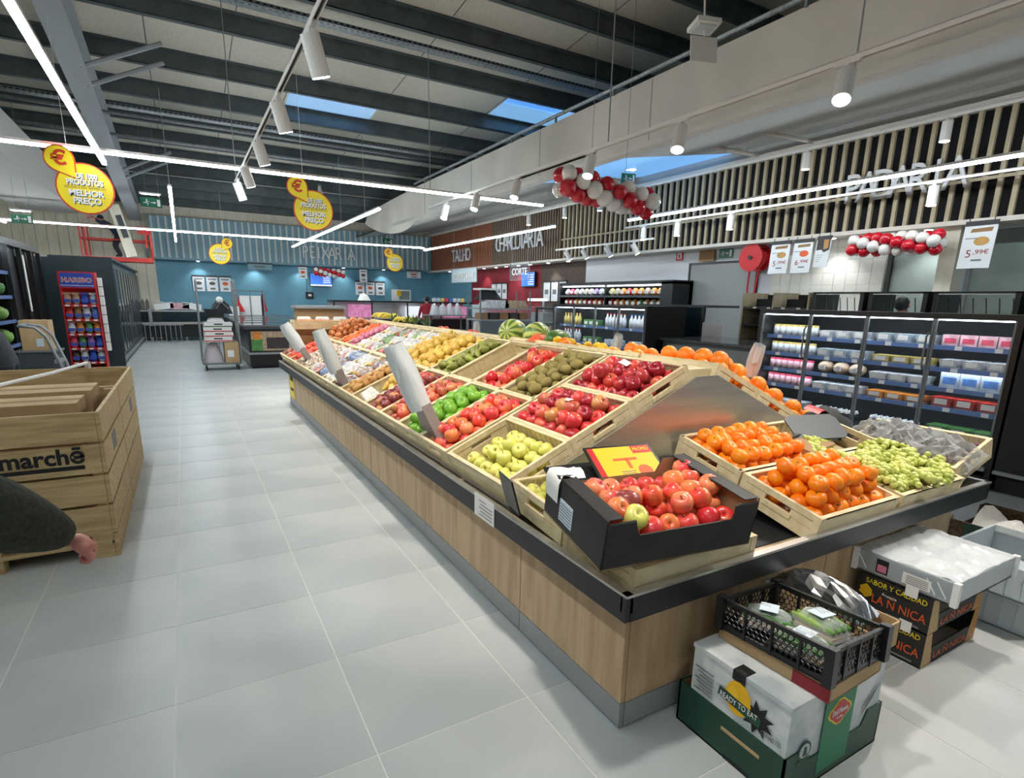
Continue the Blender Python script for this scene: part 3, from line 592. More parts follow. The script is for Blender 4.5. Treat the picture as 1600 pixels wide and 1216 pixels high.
# --- the other rows: two crates per row, long side up the slope
ROWS = [2.872+.4*i for i in range(15)]
def row(i, s, label): return crate(ML(s, ROWS[i]), label)
A = lambda *k: [APS[q] for q in k]
m = row(0, .3, 'crate of orange red apples next to the corner crate'); fill(m, A('ap_gala', 'ap_gala', 'ap_red', 'ap_pink'), 'orange_red_apple', 'apple', 'orange red apple in the crate next to the yellow apples', 'orange red apples', .08, layers=2, stem=STEM, lift=.022, scale=1.07)
m = row(0, .9, 'crate of kiwis beside the dark red apples'); fill(m, PRD['kiwi'], 'kiwi', 'kiwi', 'brown green kiwi in the crate beside the dark red apples', 'kiwis', .078, layers=2, lift=.028, mound=.4, scale=1.2)
m = row(1, .3, 'crate of bright green apples behind the orange red ones'); fill(m, APS['ap_green'], 'green_apple', 'apple', 'bright green apple in the second row crate', 'green apples', .08, layers=2, lift=.02, drop=.08, scale=1.07)
m = row(1, .9, 'crate of bright red apples behind the kiwis'); fill(m, A('ap_pink', 'ap_red', 'ap_red', 'ap_gala'), 'bright_red_apple', 'apple', 'bright red apple in the crate behind the kiwis', 'bright red apples behind the kiwis', .083, layers=2, lift=.012, drop=.1, scale=1.1)
m = row(2, .3, 'crate of brownish red apples behind the green apples'); fill(m, A('ap_fuji', 'ap_fuji', 'ap_pink'), 'brown_red_apple', 'apple', 'brownish red apple behind the green apples', 'brownish red apples', .077, layers=2, lift=.015)
m = row(2, .9, 'empty wood look crate between red apples and green pears')
m = row(3, .3, 'crate of dark plum coloured apples'); fill(m, A('plum', 'plum', 'ap_fuji'), 'plum_apple', 'apple', 'dark plum coloured apple beyond the brownish apples', 'plum coloured apples', .07, layers=2, lift=.02)
m = row(3, .9, 'crate of green pears beyond the empty crate'); fill(m, PEARS['pear_green'], 'pear', 'pear', 'green brown pear beyond the empty crate', 'green pears', .075, layers=2, lie=True, lift=.02)
m = row(4, .3, 'crate of pale pears with white net packs'); fill(m, PEARS['pear_yellow'], 'pear', 'pear', 'pale yellow pear behind the white netted fruit', 'pale pears', .07, layers=2, lie=True, w=.3, x0=.13, lift=.015)
for k in range(3):
    o = MB()
    for q in range(4): o.ball((-.045+.03*q, 0, .0), (.026, .03, .03), 9, 6)
    tag(o.build('netted_fruit', 'net_white', smooth=True), 'white netted fruit pack at the aisle edge of the display', 'fruit pack', 'white netted packs').matrix_basis = m @ T(-.2+.01*k, -.11+.1*k, .1) @ R(.2*k, 'Z')
m = row(4, .9, 'crate of round yellow fruit behind the green pears'); fill(m, [PRD['yellow_apple']], 'yellow_fruit', 'fruit', 'round yellow fruit behind the green pears', 'round yellow fruit, near crate', .075, layers=2, lift=.045, scale=1.05)
m = row(5, .3, 'crate of brown yellow pears'); fill(m, PEARS['pear_brown'], 'pear', 'pear', 'brown yellow pear near the aisle edge', 'brown pears', .072, layers=2, lie=True, lift=.02)
m = row(5, .9, 'second crate of round yellow fruit'); fill(m, [PRD['yellow_apple'], PEARS['pear_yellow']], 'yellow_fruit', 'fruit', 'round yellow fruit next to the film wrapped packs', 'round yellow fruit, far crate', .075, layers=2, lift=.045, scale=1.05)
# film wrapped packs
def lump(rn, w, d, h):
    m = MB(); n = 7
    def f(u, v):
        e = (sin(pi*u)*sin(pi*v))**.45; return ((u-.5)*w, (v-.5)*d, h*e*(1+rn.uniform(-.2, .2)))
    m.grid(n, n, f); return m
rnp = random.Random(5)
def pack_proto(cm, tray, filmm):
    tr = MB().b(-.085, .085, -.06, .06, 0, .006).b(-.085, .085, -.06, -.055, 0, .025).b(-.085, .085, .055, .06, 0, .025).b(-.085, -.08, -.06, .06, 0, .025).b(.08, .085, -.06, .06, 0, .025).mesh('tray', tray)
    co = MB()
    for i in range(3):
        for j in range(2): co.ball((-.05+.05*i+rnp.uniform(-.005, .005), -.026+.052*j, .03), .026, 8, 6)
    return tr, co.mesh('content', cm, True), lump(rnp, .19, .14, .07).mesh('film', filmm, True)
PK = {k: pack_proto(*v) for k, v in dict(green=('ap_green', 'black_matt', 'film_clear'), red=('ap_red', 'black_matt', 'film_clear'), white=('garlic', 'white', 'film_white'), purple=('plum', 'black_matt', 'film_clear'), pale=('pear_yellow', 'white', 'film_white'), blue=('pack4', 'black_matt', 'film_clear'), brown=('pear_brown', 'white', 'film_clear')).items()}
def packs(mw, kinds, label, group, nx=3, ny=3):
    for i in range(nx):
        for j in range(ny):
            tr, co, fi = PK[rnp.choice(kinds)]; t = thing('fruit_pack', '%s, %s %s' % (label, ['low', 'middle', 'high'][i], ['near', 'centre', 'far'][j]), 'fruit pack', mw=mw @ T((i-(nx-1)/2)*.18, (j-(ny-1)/2)*.125, .055+rnp.uniform(0, .025)) @ R(rnp.uniform(-.25, .25), 'Z') @ R(rnp.uniform(-.2, .2), 'X'), group=group)
            put('tray', tr, t); put('content', co, t); put('film', fi, t)
for i, s, kinds, l, g in ((6, .3, ['brown', 'white', 'purple'], 'film wrapped fruit pack behind the brown pears', 'packs behind the brown pears'), (6, .9, ['pale', 'white', 'green'], 'film wrapped pale pack next to the round yellow fruit', 'packs next to the yellow fruit'),
        (7, .3, ['white', 'pale'], 'glossy white film pack beside the second bag stand', 'white packs by the second bag stand'), (7, .9, ['white', 'red', 'green'], 'film pack of green or red apples high on the slope', 'apple packs high on the slope'),
        (8, .3, ['blue', 'purple', 'green'], 'film pack with blue and purple print near the rim', 'blue and purple packs'), (8, .9, ['white', 'green', 'red'], 'shiny film pack in the middle of the far slope', 'shiny packs of the far slope'),
        (9, .3, ['purple', 'red', 'white'], 'film pack with red apples left of the second bag stand', 'red apple packs by the bag stand'), (9, .9, ['white', 'pale'], 'pale crumpled film pack near the ridge', 'pale packs near the ridge')):
    packs(row(i, s, '%s crate of film packs, %s row counted from the yellow fruit' % ('lower' if s < .5 else 'upper', ['first', 'second', 'third', 'fourth'][i-6])), kinds, l, g)
m = row(10, .3, 'crate of small garlic bulbs near the rim'); fill(m, PRD['garlic'], 'garlic', 'garlic', 'small pale garlic bulb in the nearer garlic crate', 'garlic, nearer crate', .055, layers=2, lift=.04)
m = row(10, .9, 'crate of pink onions beside the film packs'); fill(m, PRD['red_onion'], 'red_onion', 'onion', 'small pink onion in the nearer onion crate', 'pink onions, nearer crate', .064, layers=2, lift=.035)
m = row(11, .3, 'second crate of garlic near the rim'); fill(m, PRD['garlic'], 'garlic', 'garlic', 'small pale garlic bulb in the farther garlic crate', 'garlic, farther crate', .055, layers=2, lift=.04)
m = row(11, .9, 'crate of bright orange carrots'); fill(m, PRD['carrot'], 'carrot', 'carrot', 'bright orange carrot beside the onions', 'carrots', .06, layers=2, lie=True, lift=.03)
m = row(12, .3, 'crate of red tomatoes behind the garlic'); fill(m, PRD['tomato'], 'tomato', 'tomato', 'red tomato behind the garlic', 'tomatoes, nearer crate', .07, layers=2, lift=.02)
m = row(12, .9, 'crate of orange brown onions beside the carrots'); fill(m, PRD['onion'], 'onion', 'onion', 'orange brown onion beside the carrots', 'onions, nearer crate', .078, layers=3, lift=.045, scale=1.1)
m = row(13, .3, 'second crate of red tomatoes'); fill(m, PRD['tomato'], 'tomato', 'tomato', 'red tomato beside the third bag stand', 'tomatoes, farther crate', .07, layers=2, lift=.02)
m = row(13, .9, 'second crate of orange brown onions'); fill(m, PRD['onion'], 'onion', 'onion', 'orange brown onion at the far heap', 'onions, farther crate', .078, layers=3, lift=.045, scale=1.1)
m = row(14, .3, 'crate of dark red potatoes in the far display corner'); fill(m, [PRD['tomato'], APS['plum']], 'potato', 'potato', 'dark red potato in the far display corner', 'red potatoes', .072, layers=2, lift=.0)
# raised far end: reddish panel with two crates on top
fe = thing('end_shelf', 'reddish board shelf closing the far end of the display', 'shelf', (1.9, 8.44, 1.0)); MB().b(-.62, .3, -.02, .02, -.36, .06).build('board', 'card_dark', fe); MB().b(-.62, .62, -.02, .22, .06, .075).build('top', 'crate_dark', fe)
for k in range(2):
    m = crate(T(1.62+.62*k, 8.55, 1.08), ['left of the two crates standing on the far end shelf', 'right of the two crates standing on the far end shelf'][k])
    fill(m, PRD['onion'], 'onion', 'onion', 'onion in the %s crate on the far end shelf' % ('left' if k == 0 else 'right'), 'onions on the far end shelf %d' % k, .072, layers=2, lift=.0)
# --- right slope, seen over the ridge
for k, s in enumerate((.2, .6, 1.0)):
    m = crate(MR(s, 2.35) @ RZ, ['top orange crate of the right slope end', 'middle orange crate of the right slope end', 'lowest orange crate of the right slope end'][k])
    fill(m, PRD['orange'], 'orange', 'orange', 'large orange in the %s crate of the right slope end' % ['top', 'middle', 'lowest'][k], 'oranges of the right slope %d' % k, .108, layers=2, lift=.035, stem=GMARK, mound=.25, scale=1.2)
for i, y in enumerate(ROWS):
    m = crate(MR(.3, y), 'upper right slope crate of %s' % (['large oranges by the ridge', 'lemons by the ridge', 'oranges behind the lemons', 'orange net bags', 'watermelons', 'two watermelons and avocados', 'tomatoes behind the watermelons', 'peppers behind the watermelons', 'tomatoes in the middle', 'mixed leaves', 'leeks', 'leafy greens and bananas', 'bananas', 'pineapple leaves', 'yellow bananas at the far end'][i]))
    if i == 0: fill(m, PRD['orange'], 'orange', 'orange', 'orange beside the lemons over the ridge', 'oranges beside the lemons', .105, layers=2, lift=.045, scale=1.18)
    elif i in (1, 2): fill(m, [PRD['lemon']] if i == 1 else [PRD['orange'], PRD['lemon']], 'citrus', 'citrus fruit', ['yellow lemon showing over the ridge', 'orange or lemon behind the lemon crate'][i-1], 'citrus over the ridge %d' % i, .088, layers=2, lie=True, lift=.05, scale=1.12)
    elif i in (6, 8): fill(m, PRD['tomato'], 'tomato', 'tomato', 'red tomato showing over the ridge %s' % ('right behind the watermelons' if i == 6 else 'far behind the watermelons'), 'ridge tomatoes %d' % i, .07, layers=2, lift=.045)
m3 = MR(.18, ROWS[3])
for k in range(3):
    o = lump(rnp, .22, .16, .1).mesh('net_bag', 'net_red', True)
    tag(put('net_bag', o, mw=m3 @ T(.06*k-.08, -.1+.1*k, .1)), ['red net bag of fruit nearest to the lemons', 'middle red net bag of fruit on the ridge', 'red net bag of fruit nearest to the watermelons'][k], 'net bag')
for k, (x, y, r) in enumerate(((2.56, 4.42, .13), (2.62, 4.12, .115))):
    t = thing('watermelon', ['striped yellow green watermelon, left of the two', 'striped green watermelon, right of the two'][k], 'watermelon', (x, y, 1.235), (.3, .2, .6+k)); MB().ball((0, 0, 0), (r*1.15, r, r), 20, 12).build('rind', 'watermelon', t, True); MB().cyl((r*1.13, 0, 0), (r*1.22, 0, .01), .006, 6).build('stalk', 'stem', t)
tag(MB().ball((0, 0, 0), (.14, .085, .08), 14, 9).build('green_melon', 'zucchini', smooth=True, loc=(2.66, 3.86, 1.22), rot=(0, 0, .3)), 'dark green long melon right of the watermelons', 'melon')
# bananas and leafy tops at the far right slope
def banana_bunch(mw, label):
    t = thing('banana_bunch', label, 'bananas', mw=mw)
    for k in range(5):
        a = -.5+.25*k; pts = [(.02*k-.04+a*.05*q, -.09+.045*q, .05*sin(pi*q/4)+.01) for q in range(5)]
        MB().tube(pts, [.008, .017, .019, .017, .007], 7).build('banana', 'banana', t, True)
for k, (y, dz) in enumerate(((7.2, .0), (7.9, .02), (8.1, .03), (8.35, .02))): banana_bunch(T(2.52+.05*(k % 2), y, 1.22+dz) @ R(k*.7, 'Z'), ['yellow banana bunch left of the leafy tops', 'yellow banana bunch behind the leafy tops', 'yellow banana bunch beside the farthest bunch', 'farthest yellow banana bunch on the display'][k])
def leafy(mw, label, n=16, h=.16, m='leaf'):
    t = thing('leafy_top', label, 'leafy greens', mw=mw); rn = random.Random(int(mw.translation.y*100))
    for k in range(n):
        a = rn.uniform(0, 6.28); e = rn.uniform(.4, 1.3); l = h*rn.uniform(.7, 1.2); d = Vector((cos(a)*cos(e), sin(a)*cos(e), sin(e))); p = d*l; s = Vector((-sin(a), cos(a), 0))*.012
        q = d*l*.5+Vector((0, 0, .01))
        MB().add([(0, 0, 0), q+s, p+Vector((0, 0, -.02)), q-s], [(0, 1, 2, 3)]).build('leaf', m, t)
for k, y in enumerate((6.4, 6.75, 7.05, 7.45, 7.65)): leafy(T(2.5, y, 1.2), ['nearest spiky leafy top on the ridge', 'second spiky leafy top on the ridge', 'middle spiky leafy top on the ridge', 'fourth spiky leafy top on the ridge, by the bananas', 'farthest spiky leafy top on the ridge'][k])
# ================================================================ NEAR END OF THE DISPLAY
TX = radians(13)
def MF(x, s): return T(x, 1.222, .565) @ R(TX, 'X') @ T(0, s, 0)
m = crate(MF(2.455, .2), 'front crate heaped with mandarins')
fill(m, PRD['mandarin'], 'mandarin', 'mandarin', 'bright orange mandarin in the front crate', 'mandarins in the front crate', .086, layers=3, lift=.032, stem=MMARK, mound=.3, scale=1.12)
m2 = crate(MF(2.455, .61), 'rear mandarin crate against the steel end panel')
fill(m2, PRD['mandarin'], 'mandarin', 'mandarin', 'bright orange mandarin in the rear crate by the steel panel', 'mandarins in the rear crate', .086, layers=2, lift=.035, stem=MMARK, mound=.15, scale=1.14)
tag(MB().b(-.035, .035, -.025, .025, 0, .002).build('paper_slip', 'paper'), 'white paper slip on the mandarins near the grapes', 'paper slip').matrix_basis = m @ T(.17, .02, .168) @ R(.35, 'X') @ R(.3, 'Z')
m = crate(MF(3.085, .2), 'front crate of green grapes')
def bunch(mw, label, group, mname, n=75, L=.2, r=.0158, sd=1):
    t = thing('grape_bunch', label, 'grapes', mw=mw, group=group); rn = random.Random(sd); b = MB()
    for k in range(n):
        u = rn.random(); rad = .062*(1-.5*u)*(.55+.45*rn.random()**.4); a = rn.uniform(0, 6.28)
        b.ball(((u-.5)*L, rad*cos(a), .03+rad*abs(sin(a))*.9), r*rn.uniform(.85, 1.15), 10, 7)
    o = b.build('berries', mname, t, True); o['kind'] = 'stuff'
    MB().tube([(-L/2-.03, 0, .05), (-L/2, .005, .045), (L/3, 0, .04)], .003, 5).build('stalk', 'stem', t)
for i in range(4):
    for j in range(3): bunch(m @ T(-.2+.135*i, -.11+.11*j, .075+.025*((i+j) % 2)) @ R(i*1.3+j*.9, 'Z'), 'bunch of green grapes in the front crate, %s row, %s' % (['front', 'middle', 'back'][j], ['leftmost', 'second from left', 'third from left', 'rightmost'][i]), 'green grape bunches', 'grape', 58, sd=i*5+j)
m = crate(MF(3.085, .61), 'rear crate behind the green grapes with dark signs on it')
bunch(m @ T(-.1, -.05, .05), 'bunch of green grapes lying in the rear crate', 'green grape bunches in the rear crate', 'grape', 70, sd=40); bunch(m @ T(-.22, -.1, .05) @ R(1, 'Z'), 'bunch of green grapes in the rear crate', 'green grape bunches in the rear crate', 'grape', 70, sd=41)
# crate of red grapes tilted over the right rim
mt = T(3.44, 1.25, .60) @ R(-radians(18), 'Y') @ T(.2, .3, 0) @ RZ
crate(mt, 'tilted crate of bagged red grapes at the right corner')
for i in range(4):
    for j in range(2):
        bunch(mt @ T(-.21+.14*i, -.09+.18*j, .035) @ R(i+j, 'Z'), 'bunch of dark red grapes inside clear bags, %s %s' % (['nearest', 'second', 'third', 'farthest'][i], ['right', 'left'][j]), 'red grape bunches', 'grape_red', 34, .14, .012, 60+i*2+j)
for k in range(5):
    rn = random.Random(k); b = MB()
    def fb(u, v): return ((u-.5)*.26, (v-.5)*.24, (sin(pi*u)*sin(pi*v))**.4*.1*(1+rn.uniform(-.35, .35))+.02)
    b.grid(9, 9, fb); tag(put('clear_bag', b.mesh('clear_bag', 'film_clear', False), mw=mt @ T(-.2+.1*k, .03*(-1)**k, .05+.008*k)), 'crumpled clear plastic bag over the red grapes, %s' % ['nearest', 'second nearest', 'middle one', 'second farthest', 'farthest'][k], 'plastic bag', 'clear bags over the red grapes')
# left front corner: two empty-ish crates, the black box stands on them
def MF2(x, s): return T(x, 1.222, .565) @ R(radians(5), 'X') @ T(0, s, 0)
m = crate(MF2(1.475, .2), 'empty crate at the very front corner under the black box')
m = crate(MF2(1.475, .61), 'crate with a few green apples behind the black box'); fill(m, APS['ap_yellow'], 'green_apple', 'apple', 'bright green yellow apple half hidden by the black box', 'green apples behind the black box', .076, w=.54, layers=1, drop=.25, lift=.02, stem=STEM)
# black cardboard box of pink apples
BX = T(1.03, 1.215, .712) @ R(radians(-7), 'Z') @ R(radians(8), 'X')
bb = thing('cardboard_box', 'open black cardboard box full of pink red apples', 'box', mw=BX)
w, d, h, t_ = .60, .40, .165, .006
MB().b(0, w, 0, d, 0, t_).build('floor_board', 'card', bb)
def panel(pts, X, nm='side_panel'):
    p = MB().prism(pts, t_, X); p.m = [0]+[1]+[0]*(len(p.f)-2); return p.build(nm, ['card_black', 'card'], bb)
# front: low in the middle, tall at the corners with a notch
fp = [(0, 0), (w, 0), (w, h), (w-.085, h), (w-.09, h-.02), (w-.105, h-.055), (.125, h-.055), (.11, h-.02), (.105, h), (0, h)]
FXZ = Matrix(((1, 0, 0, 0), (0, 0, 1, 0), (0, 1, 0, 0), (0, 0, 0, 1)))
panel(fp, T(0, 0, 0) @ FXZ); panel(fp, T(w, d, 0) @ R(pi, 'Z') @ FXZ)
sp_ = [(0, .035), (.13, .035), (.15, 0), (.25, 0), (.27, .035), (d, .035), (d, h+.015), (0, h+.015)]
sp_ = [(0, 0), (d, 0), (d, h+.012), (0, h+.012)]
panel(sp_, T(0, d, 0) @ R(-pi/2, 'Z') @ FXZ); panel(sp_, T(w, 0, 0) @ R(pi/2, 'Z') @ FXZ)
MB().b(0, .06, t_, d-t_, h+.008, h+.012).build('top_flap', 'card_black', bb); MB().b(w-.06, w, t_, d-t_, h+.008, h+.012).build('top_flap', 'card_black', bb)
for x in (0, w-.105):
    MB().b(x+.002, x+.103, -.003, 0, h-.055, h-.002).build('corner_fold', 'card_black', bb)
lb = MB().b(-.0015, 0, .20, .29, .03, .11).build('shipping_label', 'paper_blue', bb); 
for k in range(6): MB().b(-.0022, -.0015, .205, .285, .038+.011*k, .042+.011*k).build('print_line', 'ink_grey', bb)
pf = MB(); pf.grid(4, 6, lambda u, v: (-.004-.01*sin(pi*v)*u+(.10*(v-.45)/.55 if v > .45 else -.003), .30+.085*u, h+.018+.012*sin(7*u+5*v) if v > .45 else h+.018-(.45-v)*.22))
pf.build('hanging_paper', 'paper', bb, True)
fill(BX @ T(w/2, d/2, .035), A('ap_pink', 'ap_pink', 'ap_gala', 'ap_red'), 'pink_red_apple', 'apple', 'pink red apple in the black cardboard box', 'apples in the black box', .079, w=.55, d=.36, layers=1, stem=STEM)
fill(BX @ T(w/2+.03, d/2+.02, .045), A('ap_pink', 'ap_gala'), 'pink_red_apple', 'apple', 'pink red apple on the upper layer of the black box', 'upper apples in the black box', .079, w=.5, d=.3, layers=1, stem=STEM, lift=.045, drop=1.3)
ya = put('apple', APS['ap_yellow'], mw=BX @ T(.15, .07, .13) @ R(.6, 'X') @ Matrix.Scale(1.1, 4)); tag(ya, 'yellow apple with round stickers at the front of the black box', 'apple')
for q in (-.35, .25): put('sticker', MB().cyl((0, 0, 0), (0, 0, .002), .011, 12).mesh('sticker', 'white'), ya, mw=R(q, 'Z') @ R(-2.0, 'X') @ T(0, 0, .0365)); 
tag(put('apple', APS['plum'], mw=BX @ T(.17, .15, .14) @ R(-.3, 'X') @ Matrix.Scale(1.2, 4)), 'dull purple apple right behind the stickered yellow apple', 'apple')
# price signs lying on the end
def price_sign(mw, label, w, h, front):
    t = thing('price_sign', label, 'price sign', mw=mw); MB().b(-w/2, w/2, -h/2, h/2, 0, .008).build('frame', 'black', t)
    if front == 'promo':
        MB().b(-w/2+.012, w/2-.012, -h/2+.012, h/2-.012, .008, .0095).build('card', 'yellow_deep', t); MB().b(-w/2+.012, -w/2+.04, -h/2+.012, h/2-.012, .0095, .0102).build('side_band', 'red', t)
        MB().b(w/2-.11, w/2-.012, h/2-.06, h/2-.012, .0095, .0102).build('corner_band', 'red', t); text('PROMO', .022, 'yellow', t, (w/2-.062, h/2-.036, .0104), (0, 0, 0), width=.08, depth=.0004)
        MB().b(-.06, .06, .02, .034, .0095, .0105).build('price_bar', 'orange_print', t); MB().b(.0, .016, -.03, .034, .0095, .0105).build('price_bar', 'orange_print', t); MB().cyl((.07, -.05, .0095), (.07, -.05, .0101), .035, 16).build('price_spot', 'orange_print', t)
        for k in range(4): MB().b(-.05, .02, -.05-.012*k, -.046-.012*k, .0095, .01).build('print_line', 'ink_grey', t)
    return t
price_sign(T(1.64, 1.80, .82) @ R(radians(-10), 'Z') @ R(radians(28), 'X'), 'yellow and red promotion card in a black frame behind the black box', .34, .24, 'promo')
price_sign(T(1.40, 1.84, .775) @ R(radians(-6), 'Z') @ R(radians(20), 'X'), 'black framed card lying over the green apples', .24, .2, '')
price_sign(T(1.105, 1.92, .735) @ R(radians(80), 'Z') @ R(radians(75), 'X'), 'dark slate price tag clipped to the rim at the display corner', .16, .15, '')
dk = thing('dark_card', 'dark grey plastic card propped against the orange crates', 'sign', mw=T(3.02, 1.80, .86) @ R(radians(-15), 'Z') @ R(radians(35), 'X')); MB().prism([(-.17, -.09), (.15, -.09), (.18, -.06), (.18, .06), (.15, .09), (-.13, .09), (-.17, .06)], .008).build('plate', 'grey_dark', dk)
for k, (mw, l) in enumerate(((T(2.88, 1.72, .80) @ R(radians(12), 'Z') @ R(radians(15), 'X'), 'flat brown cardboard lid with dark edge beside the mandarins'),)):
    t = thing('cardboard_sheet', l, 'lid', mw=mw); MB().b(-.16, .16, -.07, .07, 0, .006).build('sheet', 'card_dark', t); MB().b(-.17, .17, .07, .085, 0, .02).build('edge', 'black_matt', t)
t = thing('folded_jacket', 'black and red jacket heaped behind the dark card', 'jacket', (3.42, 1.98, .74)); lump(random.Random(3), .36, .3, .16).build('cloth', 'black_matt', t, True); MB().grid(6, 4, lambda u, v: (-.16+.2*u, -.05+.1*v, .15+.02*sin(6*u)+.02*v)).build('red_lining', 'red', t, True)
# ---------------------------------------------------------------- bag dispensers leaning over the rim
def bag_stand(base, top, w, label, foot=True):
    base, top = Vector(base), Vector(top); d = top-base; L = d.length; z = d.normalized(); x = Vector((0, 1, 0)); x = (x-z*x.dot(z)).normalized(); y = z.cross(x)
    mw = Matrix((x, y, z)).transposed().to_4x4(); mw.translation = base
    t = thing('bag_dispenser', label, 'bag dispenser', mw=mw)
    if foot: MB().prism([(-w*.75, -.06), (w*.75, -.06), (w*.5, L*.3), (-w*.5, L*.3)], .06, T(0, -.03, 0) @ FXZ).build('foot_plate', 'stand_brown', t)
    MB().cyl((0, .01, L*.2), (0, .01, L*.97), .008, 6).build('post', 'chrome', t)
    def sk(u, v):
        a = 2*pi*u; k = w*.5*(1+.18*sin(3*v)-.12*v+.05*sin(5*a+9*v)); return (k*cos(a), .012+.8*k*sin(a), L*(.26+.74*v))
    MB().grid(18, 10, sk).build('bag_roll', 'bag_white', t, True)
    def fl(u, v): return ((u-.5)*w*1.05-.02*v, .03+.02*sin(5*u)+.05*v*(1-u), L*(.98-.5*v*(.6+.4*u)))
    MB().grid(8, 8, fl).build('loose_bag', 'bag_clear', t, True)
bag_stand((1.215, 3.03, .77), (1.02, 3.1, 1.27), .155, 'nearest stand of white plastic bags leaning over the display rim')
bag_stand((1.22, 5.2, .73), (1.03, 5.22, 1.24), .15, 'second stand of white plastic bags beside the film packs')
bag_stand((1.25, 7.1, .80), (1.02, 7.15, 1.21), .16, 'farthest stand of white plastic bags at the far tomato crates')
bag_stand((3.36, 2.52, .98), (3.34, 2.44, 1.27), .09, 'white roll of plastic bags behind the oranges on the right slope', False)
bag_stand((3.36, 3.95, 1.0), (3.33, 3.86, 1.25), .09, 'white roll of plastic bags above the lemons', False)
bag_stand((3.36, 6.75, 1.0), (3.33, 6.7, 1.25), .09, 'white roll of plastic bags left of the watermelons', False)
# ================================================================ BOXES ON THE FLOOR, RIGHT FOREGROUND
def open_box(t, x0, x1, y0, y1, z0, z1, m, inner='card', th=.006, notch=True):
    MB().b(x0, x1, y0, y1, z0, z0+th).build('bottom', inner, t)
    def side(pts, X):
        p = MB().prism(pts, th, X); p.m = [0, 1]+[0]*(len(p.f)-2); p.build('side_panel', [m, inner], t)
    w, d, h = x1-x0, y1-y0, z1-z0
    fp = [(0, 0), (w, 0), (w, h), (w-.09, h), (w-.12, h*.68), (.12, h*.68), (.09, h), (0, h)] if notch else [(0, 0), (w, 0), (w, h), (0, h)]
    dp = [(0, 0), (d, 0), (d, h), (0, h)]
    side(fp, T(x0, y0, z0) @ FXZ); side(fp, T(x1, y1, z0) @ R(pi, 'Z') @ FXZ); side(dp, T(x0, y1, z0) @ R(-pi/2, 'Z') @ FXZ); side(dp, T(x1, y0, z0) @ R(pi/2, 'Z') @ FXZ)
g = thing('cardboard_tray', 'dark green cardboard tray on the floor under the pineapple box', 'box', (1.735, 1.02, 0)); x0, x1, y0, y1 = -.275, .27, -.215, .215
open_box(g, x0, x1, y0, y1, 0, .165, 'card_green', 'card_dark', .007)
MB().b(x0-.002, x0, -.13, .02, .10, .112).build('hand_slot', 'card', g); MB().b(x0-.002, x0, -.10, .0, .0, .014).build('foot_notch', 'ink', g)
# white pineapple box
w = thing('pineapple_box', 'white printed pineapple box standing in the green tray', 'box', (1.725, 1.0, .03)); a0, a1, b0, b1, hh = -.262, .262, -.19, .185, .315
MB().b(a0, a1, b0, b1, 0, hh).build('carton', 'card_white', w)
MB().b(a0-.004, a1+.004, b0-.004, b1+.004, hh-.012, hh+.004).build('lid', 'card_white', w)
lx = a0-.005
def side_fruit(t, x, y, z, s):
    MB().prism([(s*.5*cos(q*.52), s*.62*sin(q*.52)) for q in range(12)], .001, T(x, y, z) @ R(-pi/2, 'Z') @ R(pi/2, 'X')).build('pineapple_print', 'yellow_deep', t)
    MB().prism([(s*.2*cos(q*.8)-s*.2, s*.25*sin(q*.8)+s*.1) for q in range(8)], .0012, T(x-.0004, y, z) @ R(-pi/2, 'Z') @ R(pi/2, 'X')).build('slice_print', 'lemon', t)
    sp = []
    for q in range(18): rr = s*(.62 if q % 2 else .34); sp.append((rr*cos(q*.349)+s*.75, rr*sin(q*.349)-.02))
    MB().prism(sp, .0008, T(x, y, z) @ R(-pi/2, 'Z') @ R(pi/2, 'X')).build('leaf_print', 'ink', t)
    MB().b(-s*.75, s*.9, -s*.17, s*.17, 0, .0015, T(x-.0012, y, z-.02) @ R(-pi/2, 'Z') @ R(pi/2, 'X') @ R(-.12, 'Z')).build('ribbon', 'card_green', t)
    o = text('READY TO EAT', s*.2, 'white', t, (x-.0030, y-.005, z-.02), (pi/2, 0, -pi/2), width=s*1.45, depth=.0006)
side_fruit(w, lx, -.01, .225, .1)
MB().b(lx-.0005, lx, -.03, .02, hh-.03, hh+.004).build('leaf_tuft', 'ink', w); MB().b(lx, lx+.05, -.03, .02, hh+.004, hh+.005).build('leaf_tuft', 'ink', w)
for k in range(7): MB().b(lx-.0008, lx, .09, .17-.01*(k % 3), .24-.014*k, .244-.014*k).build('print_line', 'ink_grey', w)
text('CE NAD.YBS', .018, 'ink_grey', w, (lx-.001, -.14, .17), FX, width=.07, depth=.0004)
# front face: green middle panel with red badge, round green seal
fy = b0-.005
MB().b(-.085, .085, fy-.001, fy, .0, hh+.004).build('green_panel', 'panel_green', w)
bd = [(.052*cos(q*.349)*(1+.12*cos(q*1.4)), .04*sin(q*.349)*(1+.12*cos(q*1.4))) for q in range(18)]
MB().prism([(p*1.14, q*1.14) for p, q in bd], .001, T(.0, fy-.001, .21) @ R(pi/2, 'X')).build('badge_rim', 'yellow', w); MB().prism(bd, .0016, T(.0, fy-.001, .21) @ R(pi/2, 'X')).build('badge', 'red', w)
text('Del Monte', .022, 'white', w, (0, fy-.0033, .213), FY, width=.088, depth=.0006); text('Quality', .009, 'white', w, (0, fy-.0033, .19), FY, width=.035, depth=.0005)
MB().cyl((-.17, fy-.001, .13), (-.17, fy, .13), .034, 18).build('seal', 'card_green', w); MB().cyl((-.17, fy-.0018, .13), (-.17, fy-.001, .13), .026, 18).build('seal_disc', 'card_white', w); MB().prism([(-.01, -.018), (.012, -.018), (.008, .012), (-.004, .018)], .001, T(-.17, fy-.0018, .13) @ R(pi/2, 'X')).build('seal_figure', 'card_green', w); MB().b(-.205, -.135, fy-.002, fy-.001, .09, .1).build('seal_ribbon', 'card_green', w)
